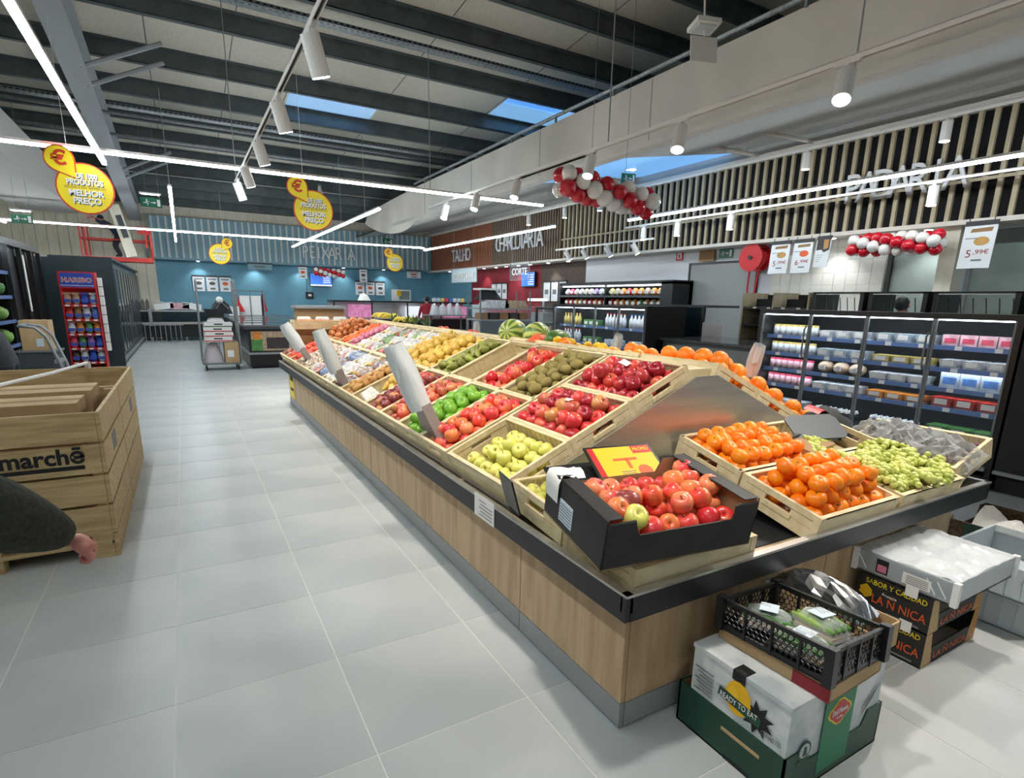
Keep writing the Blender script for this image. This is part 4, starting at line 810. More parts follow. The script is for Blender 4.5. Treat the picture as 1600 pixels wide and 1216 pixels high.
MB().add([(.13, fy-.001, .12), (.2, fy-.001, .18), (.24, fy-.001, .24), (.18, fy-.001, .19)], [(0, 1, 2, 3)]).build('swoosh_print', 'ink_grey', w)
for s in (-1, 1): MB().b(s*.085-.012, s*.085+.012, fy-.004, fy+.02, hh-.03, hh+.006).build('hand_hole', 'ink', w)
# shallow brown box with red print between
bz = .345
c = thing('cardboard_box', 'shallow brown box with red corner print under the black crate', 'box', (1.72, .975, bz), (0, 0, radians(2))); open_box(c, -.15, .16, -.2, .2, 0, .055, 'card', 'card', notch=False); MB().b(-.1515, -.15, -.2, -.08, .003, .05).build('red_print', 'ink_red', c)
# black mesh crate with cucumbers
k0 = thing('mesh_crate', 'black plastic mesh crate with wrapped cucumbers and leeks', 'crate', (1.705, .965, bz+.055), (radians(-3), radians(3), radians(1)))
cw, cd, ch = .155, .195, .115
MB().b(-cw, cw, -cd, cd, 0, .006).build('floor_plate', 'black', k0)
def mesh_side(L, H, X):
    m = MB(); m.b(-L, L, 0, .008, 0, .018); m.b(-L, L, -.002, .01, H-.014, H)
    r = .011; n = int(2*L/(r*1.74)); rows = int((H-.03)/(r*1.5))
    for j in range(rows):
        for i in range(n):
            cx = -L+.01+(i+.5*(j % 2))*r*1.74; cz = .024+j*r*1.5
            for q in range(3):
                a = q*pi/3+pi/6; p = (cx+r*cos(a), .004, cz+r*sin(a)); b2 = (cx+r*cos(a+pi/3), .004, cz+r*sin(a+pi/3))
                if abs(p[0]) < L and abs(b2[0]) < L and p[2] < H and b2[2] < H: m.cyl(p, b2, .0022, 4, caps=False)
    for i in range(5): m.b(-L+2*L*i/4-.004, -L+2*L*i/4+.004, -.003, .008, 0, H)
    m.v = [tuple(X @ Vector(p)) for p in m.v]; o = m.build('mesh_side', 'black', k0)
mesh_side(cw, ch, T(0, -cd, 0)); mesh_side(cw, ch, T(0, cd, 0) @ R(pi, 'Z')); mesh_side(cd, ch, T(-cw, 0, 0) @ R(-pi/2, 'Z')); mesh_side(cd, ch, T(cw, 0, 0) @ R(pi/2, 'Z'))
for sx in (-1, 1):
    for sy in (-1, 1): MB().b(sx*cw-.015, sx*cw+.015, sy*cd-.015, sy*cd+.015, 0, ch+.008).build('corner_post', 'black', k0)
def veg_pack(x, y, z, rz, label, m='cucumber', n=4, lab=True):
    t = thing('vegetable_pack', label, 'vegetable pack', mw=k0.matrix_basis @ T(x, y, z) @ R(rz, 'Z')); MB().b(-.06, .06, -.085, .085, 0, .012).build('tray', 'card', t)
    for i in range(n): MB().tube([(-.042+.028*i, -.078, .028), (-.042+.028*i, 0, .032), (-.042+.028*i+.004, .078, .028)], [.008, .015, .009], 8).build('cucumber' if m != 'leek' else 'leek', m, t, True)
    lump(random.Random(n+int(x*100)), .135, .185, .06).build('film', 'film_clear', t, True)
    if lab: MB().b(-.035, .035, -.03, .03, .058, .0595).build('price_label', 'paper_blue', t)
veg_pack(-.03, .095, .035, .5, 'film pack of cucumbers with a white label at the back of the mesh crate', 'cucumber'); veg_pack(-.075, -.06, .03, .1, 'film pack of cucumbers with a white label at the front of the mesh crate', 'cucumber', 4); veg_pack(.07, -.03, .05, -.1, 'film pack of leeks in a brown tray in the mesh crate', 'leek', 4)
# silver film bag and small boxes behind it
t = thing('film_bag', 'shiny crumpled silver film bag behind the mesh crate', 'bag', (2.0, 1.07, .44)); rn = random.Random(8)
b = MB(); b.grid(12, 10, lambda u, v: ((u-.5)*.16+rn.uniform(-.008, .008), (v-.5)*.36, (sin(pi*u)*sin(pi*v))**.5*.09+rn.uniform(-.01, .01))); b.build('film', 'chrome', t)
t = thing('cardboard_box', 'brown open box behind the mesh crate carrying the silver bag', 'box', (2.0, 1.03, .345)); open_box(t, -.09, .09, -.2, .18, 0, .1, 'card', 'card', notch=False); MB().b(-.05, .03, -.2015, -.2, .05, .085).build('leaf_print', 'leaf', t)
# black fruit cartons with lettering
def fruit_carton(z, label):
    t = thing('fruit_carton', label, 'box', (2.86, 1.08, z), (0, 0, radians(0))); x0, x1, y0, y1, h = -.25, .25, -.145, .16, .162
    MB().b(x0, x1, y0, y1, 0, .006).build('bottom', 'card', t)
    for xx in (x0, x1-.006): MB().b(xx, xx+.006, y0, y1, 0, h).build('end_panel', 'card_black', t)
    MB().b(x0+.006, x1-.006, y1-.006, y1, 0, h*.75).build('side_panel', 'card_black', t); MB().b(x0+.006, x1-.006, y0, y0+.006, 0, h*.5).build('side_panel', ['card_black'], t)
    for s, xa in ((1, x0), (-1, x1)): MB().add([(xa, y0-.001, 0), (xa+s*.09, y0-.001, 0), (xa+s*.05, y0-.001, h), (xa, y0-.001, h)], [(0, 1, 2, 3)]).build('corner_print', 'card' if s > 0 else 'pear_brown', t)
    X = x0-.001
    text('SABOR Y CALIDAD', .024, 'yellow', t, (X-.001, -.0, h-.025), FX, width=.25, depth=.0005); text('LA \u00d1 NICA', .040, 'orange_print', t, (X-.001, -.02, .062), FX, width=.22, depth=.0006); text('Fruteria', .013, 'white', t, (X-.001, .02, .098), FX, width=.06, depth=.0004)
    MB().prism([(.028*cos(q*.52)*(1+.2*sin(3*q)), .03*sin(q*.52)*(1+.15*cos(2*q))) for q in range(12)], .001, T(X, .12, .085) @ R(-pi/2, 'Z') @ R(pi/2, 'X')).build('fruit_print', 'lemon', t)
    MB().b(X-.0016, X, -.085, -.035, .05, .10).build('sticker', 'paper', t); MB().b(X-.0008, X, -.06, .02, .115, .128).build('hand_hole', 'black', t); MB().b(X-.0012, X, -.11, .02, .012, .02).build('print_line', 'ink_grey', t)
    text('LA \u00d1 NICA', .03, 'orange_print', t, (0, y0-.0015, .035), FY, width=.3, depth=.0005)
    lump(random.Random(int(z*50)+2), .46, .28, .05).build('clear_liner', 'film_clear', t, True)
    t.children[-1].location = (0, 0, .09)
fruit_carton(0, 'lower black fruit carton with yellow and orange lettering on the floor'); fruit_carton(.164, 'upper black fruit carton under the white plastic crate')
# white plastic crate with film-wrapped top
t = thing('plastic_crate', 'white translucent plastic crate wrapped in film on the black cartons', 'crate', (2.9, 1.07, .33)); x0, x1, y0, y1, h = -.28, .28, -.2, .2, .10
MB().b(x0, x1, y0, y1, 0, .008).build('bottom', 'white', t)
for nm, q in (('long_side', (x0, x1, y0, y0+.01)), ('long_side', (x0, x1, y1-.01, y1)), ('short_side', (x0, x0+.01, y0, y1)), ('short_side', (x1-.01, x1, y0, y1))): MB().b(*q, 0, h).build(nm, 'crate_clear', t)
for sx in (-1, 1):
    for sy in (-1, 1):
        MB().b(sx*.28-.012, sx*.28+.012, sy*.2-.012, sy*.2+.012, 0, h+.006).build('corner_post', 'white', t)
for sy, d in ((-.201, 0), (.12, 0)):
    for q in range(2): MB().tube([(x0-.001, sy+.03+.04*q if sy > 0 else -.17+.04*q, .02), (x0-.001, (sy+.07+.04*q) if sy > 0 else -.13+.04*q, .08)], .003, 4).build('lattice', 'white', t)
MB().b(x0-.002, x0, .06, .11, .02, .085).build('photo_label', 'ink', t); MB().b(x0-.0028, x0-.002, .066, .104, .027, .06).build('grape_photo', 'onion_red', t); MB().b(x0-.002, x0, -.11, -.0, .02, .07).build('print_label', 'paper', t)
for k in range(5): MB().b(x0-.0026, x0-.002, -.1, -.015, .026+.008*k, .029+.008*k).build('print_line', 'ink_grey', t)
rn = random.Random(4); MB().grid(14, 12, lambda u, v: (x0+(x1-x0)*u, y0+(y1-y0)*v, h+.008+rn.uniform(-.006, .006))).build('film_top', 'film_white', t); MB().b(x0+.015, x1-.015, y0+.015, y1-.015, .02, h-.008).build('wrapped_goods', 'card_white', t)
# clear stacked crates and brown box at the right edge
for k in range(2):
    t = thing('plastic_crate', ['lower clear plastic crate at the right edge of the picture', 'upper clear plastic crate at the right edge of the picture'][k], 'crate', (3.62, 1.0, .165*k)); x0, x1, y0, y1, h = -.3, .3, -.2, .2, .15
    MB().b(x0, x1, y0, y1, 0, .006).build('bottom', 'crate_clear', t)
    for nm, q in (('long_side', (x0, x1, y0, y0+.008)), ('long_side', (x0, x1, y1-.008, y1)), ('short_side', (x0, x0+.008, y0, y1)), ('short_side', (x1-.008, x1, y0, y1))): MB().b(*q, 0, h).build(nm, 'crate_clear', t)
    for q in range(7): MB().b(x0-.003, x0, y0+.06*q, y0+.006+.06*q, 0, h).build('rib', 'crate_clear', t); MB().b(x0+.09*q, x0+.006+.09*q, y0-.003, y0, 0, h).build('rib', 'crate_clear', t)
    MB().b(x0-.005, x1+.005, y0-.005, y0+.01, h, h+.012).b(x0-.005, x0+.01, y0, y1, h, h+.012).b(x1-.01, x1+.005, y0, y1, h, h+.012).b(x0, x1, y1-.01, y1+.005, h, h+.012).build('rim', 'crate_clear', t)
t = thing('produce_box', 'brown patterned box with green panel and tissue at the right edge', 'box', (4.3, 1.28, 0)); open_box(t, -.26, .3, -.2, .2, .0, .25, 'card_brown', 'card_brown'); MB().b(-.2625, -.26, -.07, .1, .03, .25).build('green_panel', 'card_green', t); text('\u2229', .05, 'white', t, (-.2655, .015, .16), FX, depth=.0006); MB().b(-.264, -.2625, -.03, .06, .09, .1).build('print_line', 'white', t)
rn = random.Random(6); MB().grid(8, 8, lambda u, v: (-.2+.4*u, -.17+.34*v, .2+.07*sin(4*u)*sin(5*v)+rn.uniform(-.02, .02))).build('tissue', 'paper', t)
# ================================================================ PALLET BOXES, LEFT FOREGROUND
def pallet_box(y0, y1, label, ml):
    x0, x1 = -1.62, -.47; t = thing('pallet_box', label, 'crate', ((x0+x1)/2, (y0+y1)/2, 0)); X = (x1-x0)/2; Y = (y1-y0)/2-.006
    for yy in (-Y, Y-.09):                                           # pallet
        for xx in (-X, -.05, X-.122): MB().b(xx, xx+.1, yy, yy+.09, 0, .078).build('pallet_block', 'pine', t)
        MB().b(-X, X-.03, yy, yy+.09, .078, .10).build('pallet_board', 'pine', t)
        for xx in (-X, -.05, X-.122): MB().b(xx, xx+.1, yy, yy+.09, .10, .142).build('pallet_block', 'pine', t)
    MB().b(-X, X-.022, -Y, Y, .142, .150).build('floor_board', 'pine', t)
    zz = .15; bh = .167; gp = .017
    for k in range(4):
        z0 = zz+k*(bh+gp); z1 = z0+bh
        MB().b(-X, X-.022, -Y, -Y+.02, z0, z1).build('plank', 'pine', t); MB().b(-X, X-.022, Y-.02, Y, z0, z1).build('plank', 'pine', t); MB().b(-X, -X+.02, -Y+.02, Y-.02, z0, z1).build('plank', 'pine', t)
    for k in range(5):
        z0 = 0 if k == 0 else .15+(k-1)*(bh+gp); z1 = .142 if k == 0 else z0+bh
        yb = -Y if k else -Y
        MB().b(X-.02, X, yb, Y, z0, z1).build('side_plank', 'pine', t)
    for sx in (-X+.02, X-.075):
        for sy in (-Y+.02, Y-.06): MB().b(sx, sx+.05, sy, sy+.04, .15, .86).build('corner_batten', 'pine', t)
    if ml:
        o = text('Inter', .095, 'ink', t, (-.08, -Y-.002, .62), FY, width=.32, depth=.001, bold=.03); o = text('marche\u0304'.replace('e\u0304', '\u0113'), .085, 'ink', t, (.295, -Y-.002, .625), FY, 'lettering', width=.37, depth=.001, bold=.03)
        MB().b(-.25, .475, -Y-.0015, -Y, .55, .573).build('underline', 'ink', t)
    MB().b(X, X+.001, -.14 if ml else .0, .06 if ml else .2, .55, .66).build('stencil_print', 'ink_grey', t)
    return t
pallet_box(3.8, 4.87, 'nearest wooden pallet box with black lettering, left foreground', True); pallet_box(4.88, 6.2, 'wooden pallet box standing right behind the lettered one', False)
def carton(x0, x1, y0, y1, z0, z1, label, m='card'):
    t = thing('carton', label, 'box', ((x0+x1)/2, (y0+y1)/2, z0)); a, b2 = (x1-x0)/2, (y1-y0)/2; MB().b(-a, a, -b2, b2, 0, z1-z0).build('body', m, t)
    MB().b(-a, a, -b2, -.004, z1-z0, z1-z0+.004).build('flap', m, t); MB().b(-a, a, .004, b2, z1-z0, z1-z0+.004).build('flap', m, t); MB().b(-a, a, -.03, .03, z1-z0+.004, z1-z0+.005).build('tape', 'card_dark', t); return t
carton(-1.56, -.58, 3.92, 4.24, .152, .905, 'front flat topped carton inside the lettered pallet box'); carton(-1.3, -.56, 4.34, 4.72, .152, .915, 'rear carton inside the lettered pallet box')
carton(-1.5, -.66, 5.0, 5.4, .152, .80, 'low carton inside the rear pallet box')
t = thing('strap', 'white plastic strap running diagonally over the pallet boxes', 'strap', (0, 0, 0)); MB().tube([(-1.35, 3.7, .93), (-1.12, 4.4, .94), (-.9, 5.3, .93), (-.78, 6.1, .92)], .013, 6).build('band', 'white', t); MB().b(-.80, -.76, 6.08, 6.12, .87, .93).build('buckle', 'white', t)
# ================================================================ REFRIGERATORS
def box_item(w, d, h, m, lid=None, kind='box'):
    """small shelf goods: list of (part name, mesh)"""
    if kind == 'jar': return [('jar', MB().cyl((0, 0, 0), (0, 0, h*.82), w/2, 10).mesh('jar', m, True)), ('lid', MB().cyl((0, 0, h*.82), (0, 0, h), w/2*.95, 10).mesh('lid', lid or 'white'))]
    if kind == 'bottle': return [('bottle', MB().lathe([(.001, 0), (w/2, 0), (w/2, h*.6), (w*.2, h*.8), (w*.2, h*.92)], 10).mesh('bottle', m, True)), ('cap', MB().cyl((0, 0, h*.92), (0, 0, h), w*.22, 8).mesh('cap', lid or 'white'))]
    if kind == 'tray': return [('tray', MB().add([(-w*.42, -d*.42, 0), (w*.42, -d*.42, 0), (w*.42, d*.42, 0), (-w*.42, d*.42, 0), (-w/2, -d/2, h*.7), (w/2, -d/2, h*.7), (w/2, d/2, h*.7), (-w/2, d/2, h*.7)], [(0, 3, 2, 1), (4, 5, 6, 7), (0, 1, 5, 4), (1, 2, 6, 5), (2, 3, 7, 6), (3, 0, 4, 7)]).mesh('tray', m)), ('lid', lump(rnp, w, d, h*.35).mesh('lid', lid or 'film_white', True)), ('label', MB().b(-w/2-.001, -w/2+.002, -d*.3, d*.3, h*.2, h*.6).mesh('label', 'paper'))]
    if kind == 'eggs':
        e = MB()
        for i in range(3):
            for j in range(4): e.ball((-w/3+w/3*i, -d*.37+d*.25*j, h*.6), (w*.14, w*.14, h*.42), 8, 6)
        return [('carton', MB().b(-w/2, w/2, -d/2, d/2, 0, h*.5).mesh('carton', m)), ('eggs', e.mesh('eggs', lid or 'white', True))]
    if kind == 'bag': return [('bag', MB().ball((0, 0, h/2), (w/2, d/2, h/2), 10, 7).mesh('bag', m, True)), ('label', MB().b(-w/2-.001, -w*.3, -d*.2, d*.2, h*.3, h*.6).mesh('label', lid or 'paper'))]
    return [('box', MB().b(-w/2, w/2, -d/2, d/2, 0, h).mesh('box', m)), ('label', MB().b(-w/2-.0015, -w/2, -d*.35, d*.35, h*.25, h*.7).mesh('label', lid or 'paper'))]
def goods(x, y, z, spec, label, name, cat, group, rot=0.):
    t = thing(name, label, cat, (x, y, z), (0, 0, rot), group)
    for n, me in spec: put(n, me, t)
def multideck(y0, nd, shelves, label, z0=.36, z1=1.44, x0=5.85, dw=.59, depth=.8):
    """low glass door cabinet facing the aisle (-X)"""
    L = nd*dw; t = thing('refrigerated_cabinet', label, 'refrigerator', (x0, y0, 0))
    MB().b(depth-.05, depth, 0, L, .1, z1+.05).build('back', 'navy_in', t); MB().b(.03, depth, -.0, L, .2, z0).build('base', 'black', t); MB().b(.08, depth, 0, L, .0, .1).build('plinth', 'black_matt', t)
    MB().b(-.03, .03, 0, L, .17, .20).build('bumper', 'steel_grey', t); MB().b(0, depth, 0, L, z1, z1+.05).build('top', 'black', t)
    for yy in (-.04, L): MB().b(0, depth, yy, yy+.04, 0, z1+.05).build('side_wall', 'black', t)
    for z in shelves:
        s = MB().b(.14, depth-.05, 0, L, z-.018, z).build('shelf', 'navy_in', t); MB().b(.128, .14, 0, L, z-.035, z+.006).build('price_rail', 'rail_blue', s); MB().b(.142, .165, 0, L, z-.028, z-.0185).build('shelf_lamp', 'led_shelf', s)
        for k in range(nd*2): MB().b(.126, .128, .1+k*dw/2, .155+k*dw/2, z-.032, z+.003).build('price_label', 'paper', s)
    MB().b(.06, .12, 0, L, z1-.012, z1-.002).build('top_lamp', 'led_shelf', t)
    for k in range(nd):
        d = MB().b(.0, .022, k*dw+.003, k*dw+.018, z0, z1).b(.0, .022, (k+1)*dw-.018, (k+1)*dw-.003, z0, z1).build('door_frame', 'grey', t)
        MB().b(.008, .014, k*dw+.018, (k+1)*dw-.018, z0, z1).build('pane', 'glass', d)
        yy = k*dw+(.03 if k % 2 else dw-.03); MB().tube([(-.002, yy, z0+.62), (-.035, yy, z0+.66), (-.035, yy, z0+.92), (-.002, yy, z0+.96)], .009, 6).build('handle', 'grey', d)
    return t
SH = [.38, .64, .82, 1.0, 1.2]
multideck(1.94, 4, SH[1:], 'low black refrigerator with four glass doors behind the grapes')
K = {}
K['white_tray'] = box_item(.2, .15, .11, 'pack0', 'film_white', 'tray'); K['clear_tray'] = box_item(.2, .15, .12, 'pack1', 'film_white', 'tray'); K['blue_tray'] = box_item(.12, .15, .14, 'pack1', 'pack4', 'box'); K['yellow_jar'] = box_item(.075, .075, .12, 'pack0', 'pack2', 'jar'); K['pink_pot'] = box_item(.075, .075, .11, 'pack11', 'pack3', 'jar'); K['eggs'] = box_item(.13, .22, .07, 'pack8', 'white', 'eggs')
K['white_bag'] = box_item(.16, .16, .13, 'pack0', 'pack4', 'bag'); K['brown_bag'] = box_item(.18, .17, .13, 'pack9', 'pack0', 'bag'); K['pink_box'] = box_item(.12, .13, .1, 'pack11', 'pack3'); K['green_pack'] = box_item(.18, .17, .12, 'pack7', 'film_clear', 'tray'); K['red_pack'] = box_item(.18, .17, .13, 'pack5', 'film_clear', 'tray'); K['orange_pack'] = box_item(.18, .17, .1, 'pack6', 'film_clear', 'tray'); K['yellow_tray'] = box_item(.18, .17, .1, 'pack2', 'film_clear', 'tray'); K['dark_tray'] = box_item(.18, .17, .11, 'pack0', 'film_clear', 'tray')
ORD = ['leftmost', 'second from left', 'third from left', 'fourth from left', 'fifth from left', 'sixth from left', 'seventh from left', 'eighth from left']
DOOR = ['right door', 'third door', 'second door', 'left door']
SHN = ['bottom shelf', 'fourth shelf', 'middle shelf', 'second shelf', 'top shelf']
LOOK = dict(white_tray='white film covered tray', clear_tray='pale blue film covered tray', blue_tray='pale tray with blue label', yellow_jar='small white jar with yellow lid', pink_pot='small pale pot with pink lid', eggs='carton of white eggs', white_bag='plump white bag', brown_bag='plump dark bag', pink_box='small pink box', green_pack='green vegetable pack', red_pack='red vegetable pack', orange_pack='orange pack', yellow_tray='yellow tray', dark_tray='dark tray')
LAY = {4: ['pink_box', 'clear_tray', 'white_tray', 'yellow_jar'], 3: ['white_tray', 'yellow_tray', 'clear_tray', 'yellow_jar'], 2: ['blue_tray', 'dark_tray', 'brown_bag', 'pink_pot'], 1: ['red_pack', 'orange_pack', 'white_tray', 'pink_pot'], 0: ['green_pack', 'eggs', 'eggs', 'dark_tray']}
WID = dict(yellow_jar=.078, pink_pot=.078, pink_box=.14, blue_tray=.155, eggs=.23, brown_bag=.17)
for si, lay in LAY.items():
    for di, kd in enumerate(lay):
        ws = WID.get(kd, .18); n = int(.57/ws)
        for k in range(n):
            goods(5.85+.235+(.02 if kd == 'eggs' else 0), 1.96+di*.59+(.57-n*ws)/2+ws*(k+.5), SH[si]+.001, K[kd], '%s, %s on the %s, %s' % (LOOK[kd], ORD[n-1-k], SHN[si], DOOR[di]), 'goods_'+kd if kd != 'eggs' else 'egg_carton', 'packaged food', '%s %s' % (SHN[si], DOOR[di]))
for n, (y, c) in enumerate(((2.55, 'white'),)):
    pass
# dark end cabinet closing the row on the right
t = thing('dark_cabinet', 'tall dark panel cabinet at the right edge beside the glass door refrigerator', 'cabinet', (5.85, -.2, 0)); MB().b(0, .8, 0, 2.08, .2, 1.52).build('body', 'black_matt', t); MB().b(-.03, .03, 0, 2.08, .17, .2).build('bumper', 'steel_grey', t); MB().b(.08, .8, 0, 2.08, 0, .2).build('plinth', 'black_matt', t); MB().b(-.006, 0, .3, 1.8, .7, 1.2).build('grille', 'grey_dark', t)
# drinks refrigerator further back
multideck(6.26, 4, [.55, .85, 1.14], 'low black refrigerator of drinks behind the lemons')
KB = {'juice': box_item(.07, .07, .2, 'pack2', 'pack6', 'bottle'), 'white_bottle': box_item(.07, .07, .22, 'pack0', 'pack5', 'bottle'), 'milk': box_item(.075, .075, .21, 'pack0', 'pack4', 'bottle'), 'green_box': box_item(.1, .12, .1, 'pack7'), 'blue_box': box_item(.1, .13, .09, 'pack1')}
LB = dict(juice='yellow orange juice bottle', white_bottle='white bottle with red cap', milk='white milk bottle with blue cap', green_box='small green pack', blue_box='pale blue pack')
for z, lay, sn in ((1.14, ['milk', 'white_bottle', 'green_box', 'juice'], 'top shelf'), (.85, ['blue_box', 'blue_box', 'green_box', 'white_bottle'], 'middle shelf')):
    for di, kd in enumerate(lay):
        ws = .085 if 'b' in kd and kd not in ('green_box', 'blue_box') or kd in ('juice', 'milk') else .14; n = int(.54/ws)
        for k in range(n): goods(6.06, 6.28+di*.59+(.55-n*ws)/2+ws*(k+.5), z+.001, KB[kd], '%s, %s, drinks refrigerator %s, %s' % (LB[kd], ORD[n-1-k], sn, ['nearest door', 'second door', 'third door', 'far door'][di]), 'drink_bottle' if kd not in ('green_box', 'blue_box') else 'drink_pack', 'drink', 'drinks %s %d' % (sn, di))
# ================================================================ LEFT SIDE OF THE SHOP
# tall freezers in a row along the aisle
t = thing('freezer_row', 'long row of tall dark glass door freezers along the left aisle', 'freezer', (-1.21, 14.6, 0))
MB().b(-1.4, -.05, .0, 8.2, .1, 2.2).build('body', 'teal_dark', t); MB().b(-1.0, -.02, 0, 8.2, 0, .1).build('plinth', 'grey_dark', t); MB().b(-.06, .02, 0, 8.2, .1, .16).build('bumper', 'grey', t); MB().b(-1.42, .02, -.05, 0, 0, 2.2).build('end_panel', 'teal_dark', t); MB().b(-1.02, .02, -.05, 8.2, 2.2, 2.24).build('top', 'teal_dark', t)
for k in range(11):
    d = MB().b(-.05, -.02, k*.745+.01, k*.745+.05, .2, 2.1).b(-.05, -.02, k*.745+.69, k*.745+.735, .2, 2.1).b(-.05, -.02, k*.745+.05, k*.745+.69, .2, .25).b(-.05, -.02, k*.745+.05, k*.745+.69, 2.05, 2.1).build('door', 'grey_dark', t)
    MB().b(-.04, -.03, k*.745+.05, k*.745+.69, .25, 2.05).build('pane', 'glass_dark', d); MB().cyl((-.015, k*.745+.09, 1.0), (-.015, k*.745+.09, 1.25), .01, 6).build('handle', 'chrome', d)
# sweets stand
h = thing('sweets_stand', 'tall red sweets stand with blue header reading HARIBO', 'display stand', (-1.68, 13.45, 0)); Wd = .28
MB().b(-Wd, -Wd+.02, 0, .34, .1, 1.9).build('side', 'red', h); MB().b(Wd-.02, Wd, 0, .34, .1, 1.9).build('side', 'red', h); MB().b(-Wd, Wd, .32, .34, .1, 1.9).build('back', 'red', h); MB().b(-Wd, Wd, -.03, .34, 0, .1).build('base', 'red', h)
MB().prism([(-Wd, 1.60), (Wd, 1.60), (Wd, 1.86), (Wd-.04, 1.90), (-Wd+.04, 1.90), (-Wd, 1.86)], .03, T(0, -.01, 0) @ XZ).build('header_rim', 'red', h); MB().prism([(-Wd+.03, 1.62), (Wd-.03, 1.62), (Wd-.03, 1.85), (Wd-.06, 1.875), (-Wd+.06, 1.875), (-Wd+.03, 1.85)], .005, T(0, -.04, 0) @ XZ).build('header', 'blue_print', h)
text('HARIBO', .08, 'white', h, (0, -.047, 1.745), FY, 'lettering_outline', depth=.002, bold=.065, space=1.15); text('HARIBO', .08, 'red', h, (0, -.051, 1.745), FY, depth=.002, bold=.008, space=1.15)
MB().b(-Wd+.03, Wd-.03, -.046, -.045, 1.645, 1.655).build('header_line', 'white', h)
PC = ['pack9', 'pack9', 'blue_print', 'pack1', 'pack5', 'card_dark', 'pack0', 'pack4', 'pack0', 'pack6', 'pack7', 'pack6', 'pack3', 'pack7', 'pack10', 'blue_print', 'pack8', 'pack0', 'blue_print', 'pack1']
for r in range(5):
    z = 1.29-.27*r; s = MB().b(-Wd+.02, Wd-.02, 0, .32, z-.01, z).build('shelf', 'red', h); MB().b(-Wd+.02, Wd-.02, -.012, 0, z-.03, z+.015).build('shelf_front', 'red', s)
    for c in range(4):
        x = -.2+.133*c; MB().b(x-.035, x+.035, -.014, -.0125, z-.022, z+.004).build('price_label', 'white', s)
        b = thing('sweets_bag', '%s row, %s bag of sweets on the red stand' % (['top', 'second', 'third', 'fourth', 'bottom'][r], ['leftmost', 'second from left', 'third from left', 'rightmost'][c]), 'sweets', (-1.68+x, 13.5, z+.016), (radians(-12), 0, 0), 'sweets bags'); MB().ball((0, 0, .09), (.066, .035, .115), 8, 6).build('bag', PC[r*4+c], b, True); MB().b(-.06, .06, -.004, .004, .18, .22).build('top_seal', PC[r*4+c], b); MB().b(-.05, .05, -.034, -.028, .03, .09).build('print_panel', 'blue_print', b)
t = thing('hanging_packs', 'strip of white packs hanging on the right side of the sweets stand', 'packs', (-1.37, 13.62, 0))
for k in range(8): MB().b(-.012, .05, -.09, .09, .42+.175*k, .58+.175*k).build('pack', 'white', t)
# produce cabinet at the left edge
v = thing('produce_cabinet', 'black framed vegetable cabinet at the left edge of the picture', 'refrigerator', (-2.2, 8.6, 0)); MB().b(-.8, -.75, 0, 4.95, 0, 2.3).build('back', 'navy_in', v); MB().b(-.8, 0, 0, 4.95, 2.2, 2.3).build('top', 'black', v); MB().b(-.8, .05, 0, 4.95, 0, .4).build('base', 'black', v)
for yy in (0, 2.6, 3.45, 4.2, 4.9): MB().b(-.04, .02, yy, yy+.07, .4, 2.2).build('post', 'black', v)
MB().b(-.02, -.0, 3.55, 3.75, 1.2, 2.1).build('hanging_notice', 'paper', v); MB().b(-.02, -.0, 2.68, 2.76, 1.2, 2.1).build('hanging_notice', 'paper', v)
for z in (.75, 1.1, 1.45, 1.8): s = MB().b(-.75, -.02, 0, 2.6, z-.02, z).build('shelf', 'navy_in', v); MB().b(-.02, -.01, 0, 2.6, z-.04, z+.01).build('price_rail', 'rail_blue', s)
MB().b(-.12, -.08, 0, 2.6, 2.15, 2.18).build('lamp', 'led_shelf', v); MB().b(-.7, -.06, 2.67, 4.9, .4, 2.2).build('dark_glass', 'black', v)
rn = random.Random(12)
def cabbage(x, y, z, r, m, label, name):
    t = thing(name, label, 'vegetable', (x, y, z)); MB().ball((0, 0, r*.9), (r, r, r*.9), 12, 8).build('heart', m, t, True)
    for k in range(6):
        a = k*1.05; b = MB(); b.grid(4, 4, lambda u, w: (r*1.12*cos(a+(u-.5)*1.3)*sin(.5+w*1.6), r*1.12*sin(a+(u-.5)*1.3)*sin(.5+w*1.6), r*.9-r*.95*cos(.5+w*1.6))); b.build('leaf', m, t, True)
VL = ['leftmost', 'second', 'third', 'fourth', 'fifth']
for zi, z in enumerate((.41, .76, 1.11, 1.46)):
    for k in range(5): cabbage(-2.36, 8.95+.5*k, z, .11+.02*rn.random(), ['leaf', 'cabbage', 'leek', 'cucumber'][(zi+k) % 4], '%s leafy green head on the %s shelf of the vegetable cabinet' % (VL[k], ['lowest', 'second', 'third', 'top'][zi]), 'lettuce')
# hand truck and carton by the cabinet
t = thing('hand_truck', 'grey tube hand truck between cabinet and sweets stand', 'hand truck', (-1.75, 9.6, 0))
for dy in (-.2, .2): MB().tube([(-.1, dy, 1.09), (.06, dy, 1.07), (.16, dy, .95), (.27, dy, .56), (.33, dy, .12)], .02, 8).build('tube', 'steel_grey', t, True)
MB().tube([(-.1, -.2, 1.09), (-.1, .2, 1.09)], .02, 6).build('grip', 'steel_grey', t); MB().b(-.05, .33, -.22, .22, .02, .035).build('toe_plate', 'steel_grey', t); MB().b(.2, .26, -.2, .2, .6, .64).build('cross_bar', 'steel_grey', t)
for dy in (-.26, .22): MB().cyl((.36, dy, .1), (.36, dy+.04, .1), .1, 12).build('wheel', 'black_matt', t)
t = thing('grey_tub', 'grey tub under the brown carton by the hand truck', 'tub', (-1.82, 10.25, 0)); MB().b(-.22, .22, -.2, .2, 0, .70).build('body', 'grey_dark', t); MB().b(-.24, .24, -.22, .22, .70, .725).build('rim', 'grey', t)
